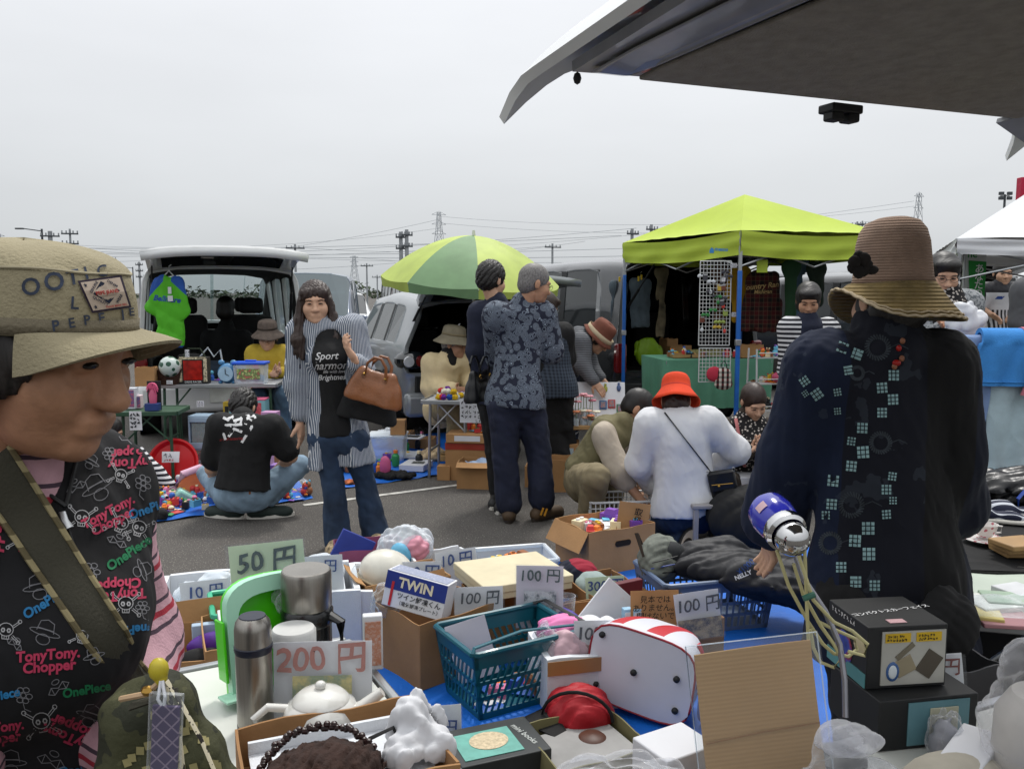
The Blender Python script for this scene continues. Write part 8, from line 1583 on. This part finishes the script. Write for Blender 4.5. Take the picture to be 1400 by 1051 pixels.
b=MB();b.tube([rel(P(1098,818,d-.1)),rel(P(1114,812,d-.1))],.006,8);b.build('cable_tie',shade('#2a5a4a'),t);b=MB();b.lathe([(0,0),(.05,0),(.05,.008),(.02,.016),(.008,.02)],24,rel(Vector((base.x,base.y,.602))));b.build('lamp_base',BLACKP,t)
price_card('00 yen card behind the black cartons',onR(1306,1000)+Vector((.02,.10,.0)),-10,.10,.115,'00 円',mat('ink_brown','#7a3a34',.7),PAPER,5,None,.34,.76,-6,.014);lump('black_pouch','black pouch behind the black cartons','bag',Vector((P(1300,905,1.95).x,1.98,.60)),(.075,.05,.09),BLACKC,.008,25,12,.006);open_box('grey crate carrying the black pouch',(P(1300,905,1.95).x,1.98,.0),20,.2,.16,.598,shade('#3a3a3c'),name='storage_crate')
# knotted bag
def bagmesh(label,c,r,fr,amp,seed,knot=None,m=CLEARB,stuff=None,name='plastic_bag'):
 t=T(name,label,'bag',c);D=SDF();D.ell((0,0,r[2]*.8),r,None,.03)
 if knot:D.cone((knot[0]*.7,0,r[2]*1.3),knot,r[0]*.45,knot[3]if len(knot)>3 else.03,.05)if False else D.cone((0,0,r[2]*1.2),(knot[0],knot[1],knot[2]),r[0]*.5,.028,.05)
 D.rough(amp,fr,seed,(1,1,.7),True);D.rough(amp*.12,fr*2.2,seed+3,ridge=True);D.cut((0,0,.001),(0,0,-1));o=skin_obj('bag_film',[D.mesh(.0045)],m,t)
 if stuff:
  D=SDF();D.ell((0,0,r[2]*.62),tuple(q*.82 for q in r),None,.02);D.rough(amp*1.1,fr*.8,seed+8,ridge=True);D.cut((0,0,.004),(0,0,-1));skin_obj('contents',[D.mesh(.007)],stuff,t)
 return t
KB=film('bag_glossy',(.90,.91,.93),.07,.08,.45,14)
kb=bagmesh('knotted clear plastic bag of dark clothes at the bottom edge',Vector((P(1165,1050,1.24).x,1.24,.602)),(.105,.085,.085),20,.012,4,(-.01,.02,.175),KB,mat('dark_clothes','#2c2430',.9,var=.6,vs=12));lump('bag_knot','','',(0,0,0),(.028,.026,.024),film('bag_knot_white',(.9,.9,.92),.25,.12,.4,30),.004,40,3,.004,cutz=False,parts=[((0,0,0),(.036,.028,.022)),((.03,0,-.006),(.03,.02,.012))]);kn=COL.objects[-1];kn.name='knot';kn.parent=kb;CH.setdefault(kb.name,[]).append(kn);kn.location=(-.01,.02,.185)
for k_ in('label','category'):
 if k_ in kn:del kn[k_]
bagmesh('crumpled clear plastic bag along the bottom edge',Vector((P(850,1060,1.3).x,1.33,.50)),(.17,.10,.115),22,.014,6,None,KB,mat('bag_contents_beige','#a09a92',.8,var=.15,vs=7));boxed('storage carton under the crumpled plastic bag',Vector((P(850,1060,1.3).x,1.33,0)),24,.32,.2,.498,CARDD,None,'carton')
bagmesh('silvery film parcel beside the black cartons',onR(1290,1035),(.03,.03,.05),40,.010,9,None,KB,shade('#8a8a90',rough=.4),'film_parcel')
# wrapped white jar with blue ribbon
t=T('wrapped_pot','white pot wrapped in clear plastic with a blue ribbon at the right edge','pot',onR(1385,1075)+Vector((.05,-.0,0)),-10);b=MB();b.lathe([(0,0),(.075,0),(.082,.05),(.080,.13),(.06,.165),(.055,.17),(0,.172)],36);b.build('pot_body',shade('#bdb8ae',rough=.5),t);D=SDF();D.ell((0,0,.09),(.10,.095,.105),None,.03);D.cone((0,0,.1),(-.02,0,.215),.075,.055,.05);D.rough(.010,18,4,ridge=True);D.cut((0,0,.001),(0,0,-1));skin_obj('wrap_film',[D.mesh(.005)],film('wrap',(.92,.92,.94),.10,.10,.5,14),t)
RB=mat('ribbon_blue','#1264c0',.4,var=.1)
b=MB();b.tube([(-.10,-.075,.06),(-.04,-.10,.075),(.03,-.10,.08),(.1,-.06,.09)],.009,8,flat=.35);b.build('ribbon_band',RB,t)
for i,(x,z,a)in enumerate(((-.06,.09,.5),(-.02,.10,-.6),(-.05,.055,1.4),(-.015,.055,-1.2))):b=MB();b.tube([(-.04,-.105,.072),(-.04+.04*math.cos(a),-.115,.072+.03*math.sin(a)),(-.04+.055*math.cos(a+.6),-.112,.072+.05*math.sin(a+.6)),(-.04,-.108,.076)],.007,6,flat=.3);b.build('ribbon_loop',RB,t)
txt('XMAS XMAS',.018,mat('print_sky','#5a8ab8',.5),t,(-.055,-.102,.125),R=(math.pi/2,RAD(-20),0),bold=.01)if False else None
boxed('long white box leaning at the lower right',onR(1312,1062)+Vector((.0,-.02,0)),48,.22,.07,.06,PAPER,None,'carton');thing_mesh('cream_pad','cream cloth pad at the lower right corner','cloth',lambda b:b.ell((0,0,.03),(.12,.07,.035),18),shade('#a8a294',rough=.9),onR(1300,1090),30)
# ------------------------------------------------------------------ the woman in the cap, nearest of all
PST=mat('pink_stripe_knit','#b98a98',.9,pat=lambda:(lambda z:mix((z*34).frac().lt(.16),mix((z*17+.25).frac().lt(.10)+(z*17+.25).frac().gt(.98),'#c39aa4','#a02c3c'),'#4a3a46'))(coord()[2]+coord()[0]*.22+noise(4,2)*.012),var=.08,bump=.25,bs=300)
VEST=mat('vest_black','#0f0f12',.9,var=.25,vs=6,bump=.25,bs=240);CAPM=mat('cap_beige','#8f866c',.9,var=.07,vs=14,bump=.35,bs=260);CAPB=mat('cap_band','#6e6654',.9,var=.08,bump=.35,bs=260);THREAD=mat('thread','#a39a80',.9)
d0=.95
capinfo={}
def workcap(t,qf,ax,s):
 r,f,u=ax;n=56;f,u=f*.97+u*.24,u*.97-f*.24;Rm=Matrix((r,f,u)).transposed();o0=qf(0,-.014,.004)
 prof=[(1.05,.0),(1.06,.02),(1.04,.045),(.99,.062),(.975,.065),(.86,.078),(.62,.087),(.3,.091),(0,.092)]
 def wob(q,a,i):return q*(1+.012*math.sin(7*a+i)*(i>0)+.010*math.sin(3*a+i*2)*(i>1))
 b=MB();b.lathe([(p,z*s)for p,z in prof],n,o0,0,Rm,.088*s,.110*s,wob);o=b.build('cap',CAPM,t,ang=75);sm=o.modifiers.new('round','SUBSURF');sm.levels=sm.render_levels=2
 b=MB();b.tube([o0+Rm@wob(Vector((.992*.088*s*math.cos(a),.992*.110*s*math.sin(a),.0635*s)),a,3)for a in[2*math.pi*k/60 for k in range(60)]],.0016,6,closed=True);b.build('crown_seam',THREAD,o)
 def vis(k,v):
  a=math.pi/2+(k-.5)*2.1;base=Vector((1.07*.088*s*math.cos(a),1.07*.110*s*math.sin(a),.002));w=math.sin(math.pi*k)**.55
  return o0+Rm@(base+Vector((math.cos(a)*.03*v*w,(.047*v*w)*s,(.003*v-.036*v*(2*k-1)**2-.008*v*v)*s)))
 b=MB();b.sheet(vis,30,10,th=.0035);v_=b.build('visor',CAPM,o,ang=60)
 for vv in(.78,.9):b=MB();b.tube([vis(.04+.92*i/40,vv)+u*.001 for i in range(41)],.0009,5);b.build('stitching',THREAD,v_)
 b=MB();b.lathe([(1.07,.001*s),(1.072,.017*s)],n,o0,0,Rm,.088*s,.110*s);bb=b.build('cap_band',CAPB,o);bb.modifiers.new('thick','SOLIDIFY').thickness=.0015;capinfo.update(o=o,v=v_,vis=vis)
cw=person('older woman in a beige cap and printed black vest, close at the left edge',d0,dict(hd=(47,459,-.055),nk=(8,640,-.01),sl=(-125,690,-.10),sr=(112,672,.08),el=(-170,900,-.08),wl=(-80,1060,-.12),er=(168,880,.13),wr=(180,1010,.0),pv=(20,1240,.02),hl=(-60,1260),hr=(90,1260),kl=(-50,1700),kr=(90,1700),al=(-50,2150),ar=(90,2150),tl=(-50,2200,-.12),tr=(90,2200,-.12)),32,(80,18,0),size=1.0,skin=mat('skin_older','#a57a5e',.55,var=.12,vs=38,bump=.12,bs=160,spec=.35),hair='older',hairm=mat('hair_salt','#221e1c',.5,var=.5,vs=30,stretch=(8,8,1)),hat=workcap,top=dict(m=PST,hem=.05,sleeve=2,ease=.018,sw=.020,neck=.052,wr=.004,name='turtleneck'),jacket=dict(m=VEST,hem=.12,sleeve=0,ease=.036,name='vest',tight=0,wr=.006,open=[(P(-20,590,.84),P(58,645,.83),.085),(P(40,640,.83),P(88,698,.83),.032)]),pants=dict(m=NAVY),shoes=(SHOEBK,SOLD),fine=.0028,cloth_h=.0055,female=True,age=1)
vest=cw['jacket'];bt=bvh_of(vest)
PK=mat('print_pink','#a8304e',.8);BLP=mat('print_blue_text','#1f6a9a',.8);GRP=mat('print_green_text','#136a42',.8);WHP=mat('print_line_white','#9a9a9c',.8)
for s,x,y,z,m,r in(('TonyTony.\nChopper',66,903,20,PK,5),('TonyTony.\nChopper',151,706,18,PK,28),('TonyTony\nChopper',186,625,18,PK,184),('TonyTony\nChopper',160,806,19,PK,186),('TonyTony.\nChopper',104,1003,21,PK,158),('TonyTony.\nChopper',-8,1003,19,PK,8),('Chopper',-8,752,24,PK,85),('TonyTony',58,770,17,PK,148),('OnePiece',64,822,19,BLP,32),('OnePiece',182,860,17,BLP,186),('OnePiece',207,694,17,BLP,20),('OnePiece',70,815,2,BLP,0),('OnePiece',176,756,18,GRP,35),('OnePiece',118,943,17,GRP,10),('Piece',62,716,15,GRP,20),('OnePiece',-6,952,17,BLP,12),('OnePiece',112,1052,17,BLP,5)):ptext(vest,s,x,y,z,m,r,.1,.035,bv=bt,line=.8)
def skull(mk,x,y,s,a=0):
 ca,sa=math.cos(a),math.sin(a);tr=lambda p:(x+(p[0]*ca-p[1]*sa)*s,-(y+(p[0]*sa+p[1]*ca)*s));line=lambda ps,w=1.1:mk.ribbon([tr(p)for p in ps],w)
 line([(math.cos(q)*.5,math.sin(q)*.45-.1)for q in[i*math.pi/8 for i in range(17)]]);line([(-.25,.3),(-.22,.55),(.22,.55),(.25,.3)])
 for e in(-.2,.2):line([(e+.11*math.cos(q),-.05+.13*math.sin(q))for q in[i*math.pi/3 for i in range(7)]],1.8)
 for v in(-.08,.08):line([(v,.34),(v,.54)],.8)
 for sx_,sy in((1,1),(-1,1),(1,-1),(-1,-1)):
  line([(.42*sx_,.36*sy),(.85*sx_,.72*sy)],1.0);line([(.50*sx_,.26*sy),(.93*sx_,.62*sy)],1.0);line([(.9*sx_+.13*math.cos(q),.72*sy+.13*math.sin(q))for q in[i*math.pi/3 for i in range(7)]],1.0)
def motif(mk,x,y,s,a,k):
 ca,sa=math.cos(a),math.sin(a);tr=lambda p:(x+(p[0]*ca-p[1]*sa)*s,-(y+(p[0]*sa+p[1]*ca)*s));line=lambda ps,w=1.0:mk.ribbon([tr(p)for p in ps],w)
 el=lambda cx,cy,rx,ry,n=14:line([(cx+rx*math.cos(q),cy+ry*math.sin(q))for q in[i*2*math.pi/n for i in range(n+1)]])
 if k==0:el(0,.1,.9,.18);line([(-.5,.05),(-.4,-.5),(0,-.65),(.4,-.5),(.5,.05)]);line([(-.48,-.1),(.48,-.1)]);el(0,.5,.4,.3)
 elif k==1:
  for q in range(6):el(.45*math.cos(q),.45*math.sin(q),.25,.2,8)
  el(0,0,.2,.2,8);line([(.1,.6),(.3,1.0),(.8,1.1)])
 else:line([(-.9,.1),(-.5,-.25),(0,0),(.5,-.3),(.9,0),(.5,.3),(0,.1),(-.5,.35),(-.9,.1)]);line([(-.5,-.25),(-.5,.35)]);line([(.5,-.3),(.5,.3)]);el(0,-.5,.3,.18)
mk=MB()
for x,y,s,a in((30,738,19,.2),(112,708,20,.1),(165,716,20,.4),(57,987,24,-.2),(172,826,20,0),(190,722,19,.3),(8,862,20,.1),(140,1015,17,.2),(112,870,16,.3),(165,650,16,.3)):skull(mk,x,y,s,a)
decal(vest,mk,WHP,lambda x,y:(x,-y),'print_motifs',bv=bt)['kind']='stuff'
mk=MB()
for i,(x,y,s,a,k)in enumerate(((132,664,26,-.5,0),(52,800,24,-.2,0),(62,862,24,.3,0),(125,780,18,.2,1),(196,778,18,1.2,0),(124,976,22,.3,0),(15,1040,24,0,0),(70,1040,22,.4,2),(32,950,18,.2,1),(80,940,18,-.5,2),(104,665,16,-.4,2),(160,740,16,.5,2),(78,735,18,.2,1),(196,660,17,.6,1),(150,620,14,.2,1),(12,690,18,.3,1),(150,985,16,.3,1),(128,895,17,-.3,0),(20,880,14,.7,2),(195,830,14,.2,1),(175,600,14,.4,2),(125,630,14,.5,0))):motif(mk,x,y,s,a,k)
decal(vest,mk,mat('print_line_grey','#6e6e72',.8),lambda x,y:(x,-y),'print_motifs',bv=bt)['kind']='stuff'
# zip
def onv(px,py,off=.004,bv=None,fb=.84):
 r=ray(px,py).normalized();h=(bv or bt[0]).ray_cast(Vector((0,0,HC)),r);return(h[0]if h[0]else P(px,py,fb))-r*off-cw['base']
for pth in([(18+72*i/12,640+52*i/12)for i in range(13)],[(112-22*i/10,600+92*i/10)for i in range(11)]):
 b=MB();b.tube([onv(x,y,.003)for x,y in pth],.0022,6);b.build('zip_teeth',BLACKP,vest)
b=MB();b.tube([onv(85,700,.006),onv(88,712,.008),onv(95,722,.009)],[.004,.005,.006],8,flat=.5);b.build('zip_pull',SILVERM,vest)
b=MB();b.tube([onv(90+36*i/12,712+110*i/12,.003)for i in range(13)],.0018,6);b.build('zip_closed',BLACKP,vest)
# lettering and patch on the cap
bc_=bvh_of(capinfo['o']);INKC=mat('stamp_navy','#343c4c',.9,var=.3,vs=90)
for s,x,y,z,r in(('O',42,393,30,-4),('O',74,386,32,2),('T',100,380,26,10),('I',118,374,22,14),('C',140,371,20,14),('L',102,415,22,-4),('P',76,446,19,8),('E',98,442,17,9),('P',119,438,17,9),('E',139,435,17,8),('J',168,430,16,6),('E',180,427,14,6)):ptext(capinfo['o'],s,x,y,z*1.1,INKC,r,0,.02,bv=bc_)
pc4=[(106,384),(166,376),(180,420),(126,428)]
def pq(u,v):a=[pc4[0][i]+(pc4[1][i]-pc4[0][i])*u for i in(0,1)];c=[pc4[3][i]+(pc4[2][i]-pc4[3][i])*u for i in(0,1)];return(a[0]+(c[0]-a[0])*v,a[1]+(c[1]-a[1])*v)
def grid(x0,x1,y0,y1,n=10):mk=MB();mk.sheet(lambda u,v:(x0+(x1-x0)*u,0,y0+(y1-y0)*v),n,n);return mk
f=lambda u,v:pq(u,v)
po=decal(capinfo['o'],grid(0,1,0,1),mat('patch_border','#2a2030',.9),f,'patch',off=.0022,bv=bc_)
if po:
 decal(capinfo['o'],grid(.05,.95,.06,.94),mat('patch_cream','#b0a090',.9,var=.08),f,'patch_field',off=.003,parent=po,bv=bc_)
 mk=MB();mk.add([(.22,0,.45),(.5,0,.10),(.86,0,.45),(.5,0,.80)],[(0,1,2,3)]);decal(capinfo['o'],mk,mat('patch_navy','#1c2436',.9),f,'patch_diamond',off=.0036,parent=po,bv=bc_)
 decal(capinfo['o'],grid(.32,.78,.36,.54,6),mat('patch_cream'),f,'patch_bar',off=.0042,parent=po,bv=bc_)if 0 else decal(capinfo['o'],grid(.32,.78,.36,.54,6),MC['patch_cream'],f,'patch_bar',off=.0042,parent=po,bv=bc_)
 def pt_(s,u0,v0,sz,m,r=0,off=.005):
  me=txtmesh(s,1,.03);c,n_=math.cos(RAD(r)),math.sin(RAD(r));decal(capinfo['o'],me,m,lambda x,y:pq(u0+(x*c-y*n_)*sz*.72,v0-(x*n_+y*c)*sz),'patch_lettering',off=off,parent=po,bv=bc_)
 PRD=mat('patch_red','#a02c28',.9)
 pt_('PEPE JEANS',.55,.45,.15,PRD);pt_('GENUINE',.30,.25,.11,MC['patch_navy'],42);pt_('DENIM',.74,.22,.11,MC['patch_navy'],-42);pt_('QUALITY',.32,.68,.12,MC['patch_navy'],-38);pt_('WEAR',.78,.70,.12,MC['patch_navy'],42);pt_('TRADE MARK REG.',.66,.89,.09,PRD);pt_('1973',.54,.27,.10,MC['patch_cream']);pt_('LONDON',.53,.63,.09,MC['patch_cream'])
 for u,v in((.13,.16),(.15,.84)):
  mk=MB();mk.add([(u+(.06 if k%2==0 else.025)*math.sin(k*math.pi/5)*.8,0,v-(.08 if k%2==0 else.033)*math.cos(k*math.pi/5))for k in range(10)],[tuple(range(10))]);decal(capinfo['o'],mk,MC['patch_navy'],f,'patch_star',off=.0036,parent=po,bv=bc_)
  # shoulder strap and camouflage bag
STRP=mat('strap_olive','#37352a',.85,var=.08,bump=.3,bs=300);EDG=mat('strap_edge','#7d7250',.85,pat=lambda:mix((coord()[2]*260).sin().gt(0),'#8d8260','#5a5138'),var=.05)
allb=BVHTree.FromPolygons([v.co+cw['base']for v in vest.data.vertices]+[v.co+cw['base']for v in cw['top'].data.vertices],[tuple(p.vertices)for p in vest.data.polygons]+[tuple(i+len(vest.data.vertices)for i in p.vertices)for p in cw['top'].data.polygons])
bagc=P(222,1012,.80);t=T('shoulder_bag','olive camouflage shoulder bag with amulet charms on a wide strap','bag',bagc)
CAMO=mat('camo_olive','#3a3a26',.8,pat=lambda:ramp(noise(24,3),[(.35,'#26281a'),(.45,'#3c3d26'),(.6,'#4a4a30'),(.72,'#2c2e20')],'CONSTANT'),var=.08,bump=.2,bs=160)
D=SDF();D.cone((-.028,0,.030),(.0,.01,.040),.022,.022,.02);D.cone((-.030,0,-.09),(.045,.01,-.07),.036,.034,.03);D.cone((-.030,0,.02),(.004,.01,.03),.026,.024,.03);D.cone((-.03,0,-.03),(.028,.01,-.02),.034,.030,.03);D.rough(.004,30,5,ridge=True);bo=skin_obj('bag_body',[D.mesh(.0045)],CAMO,t)
off_=bagc-cw['base']
def strap_pt(u,v):
 cx,cy=-12+212*v,628+318*v;nx,ny=.83,-.55;w=40-6*v;p=onv(cx+nx*w*(u*2-1),cy+ny*w*(u*2-1),.006,allb,.84)
 return p-off_
SG=[[strap_pt(i/8,j/26)for i in range(9)]for j in range(27)]
for it in range(3):
 for j in range(1,26):
  for i in range(9):SG[j][i]=SG[j][i]*.5+(SG[j-1][i]+SG[j+1][i])*.25
for j in range(27):
 m_=sum(SG[j],Vector())/9
 for i in range(9):SG[j][i]=Vector((SG[j][i].x,SG[j][i].y*.6+m_.y*.4-.002,SG[j][i].z))
b=MB();b.add([p for r in SG for p in r],[(j*9+i,j*9+i+1,(j+1)*9+i+1,(j+1)*9+i)for j in range(26)for i in range(8)]);so_=b.build('strap',STRP,t);sm=so_.modifiers.new('thick','SOLIDIFY');sm.thickness=.003;sm.offset=0
for i,dx in((0,0),(8,0)):b=MB();b.tube([SG[j][i]+Vector((0,-.002,0))for j in range(27)],.0032,6);b.build('strap_edging',EDG,so_)
bb_=bvh_of(bo);mk=MB();rg=random.Random(3)
for i in range(22):
 x=172+rg.random()*130;y=975+rg.random()*80;s=5.5;a=rg.uniform(-.5,.1);mk.add([(x+s*(c_*math.cos(a)-e_*math.sin(a)),0,-(y+s*(c_*math.sin(a)+e_*math.cos(a))))for c_,e_ in((-1,-1),(1,-1),(1,1),(-1,1))],[(0,1,2,3)])
decal(bo,mk,mat('camo_patch','#8a8258',.8),lambda x,y:(x,-y),'square_print',bv=bb_)
def rb(px,py,d):return P(px,py,d)-bagc
b=MB();b.tube([rb(165,955,.74),rb(200,948,.73),rb(222,928,.73)],.0028,6);b.build('cord',shade('#b89a78'),t);b=MB();b.ell(rb(217,915,.73),(.009,.008,.011),12);b.ell(rb(220,925,.73),(.006,.006,.008),10);b.build('yellow_charm',shade('#b0a02a',rough=.4),t);b=MB();b.tube([rb(180,965,.735),rb(240,945,.735)],.007,8,flat=.4);b.build('zip_flap',STRP,t);b=MB();b.ell(rb(203,944,.73),(.007,.005,.005),8);b.build('brass_clasp',GOLD,t)
def dia():
 x,y,z=coord();a=((x+z)*70).frac().lt(.14);c=((x-z)*70).frac().lt(.14);return mix(a.max(c),'#2c1a4a','#7a6a80')
AM=mat('amulet_purple','#2c1a4a',.5,pat=dia,var=.1)
c=rb(226,1012,.72);b=MB();b.box(c,(.024,.004,.066),Matrix.Rotation(.08,3,'Y'));ao=b.build('amulet',AM,t,bevel=.001);b=MB();b.box(c+Vector((0,0,.004)),(.029,.007,.080),Matrix.Rotation(.08,3,'Y'));b.build('amulet_case',SLEEVE,ao,bevel=.001);b=MB();b.tube([rb(220,930,.725),rb(216,955,.72),rb(222,966,.72)],.0016,6);b.tube([rb(222,930,.725),rb(226,952,.72),rb(224,966,.72)],.0016,6);b.build('white_cord',PAPER,t)
COW=mat('lanyard_spots','#b8b098',.7,pat=lambda:mix(noise(95,2).gt(.56),'#bdb59c','#1c1814'),var=.03)
for i,q in enumerate(([(224,930),(236,968),(246,1010),(252,1070)],[(228,930),(250,965),(275,1010),(296,1060)])):b=MB();b.tube([rb(x,y,.73-.004*i)for x,y in q],.0050-.0014*i,6,flat=.25);b.build('lanyard',COW,t)
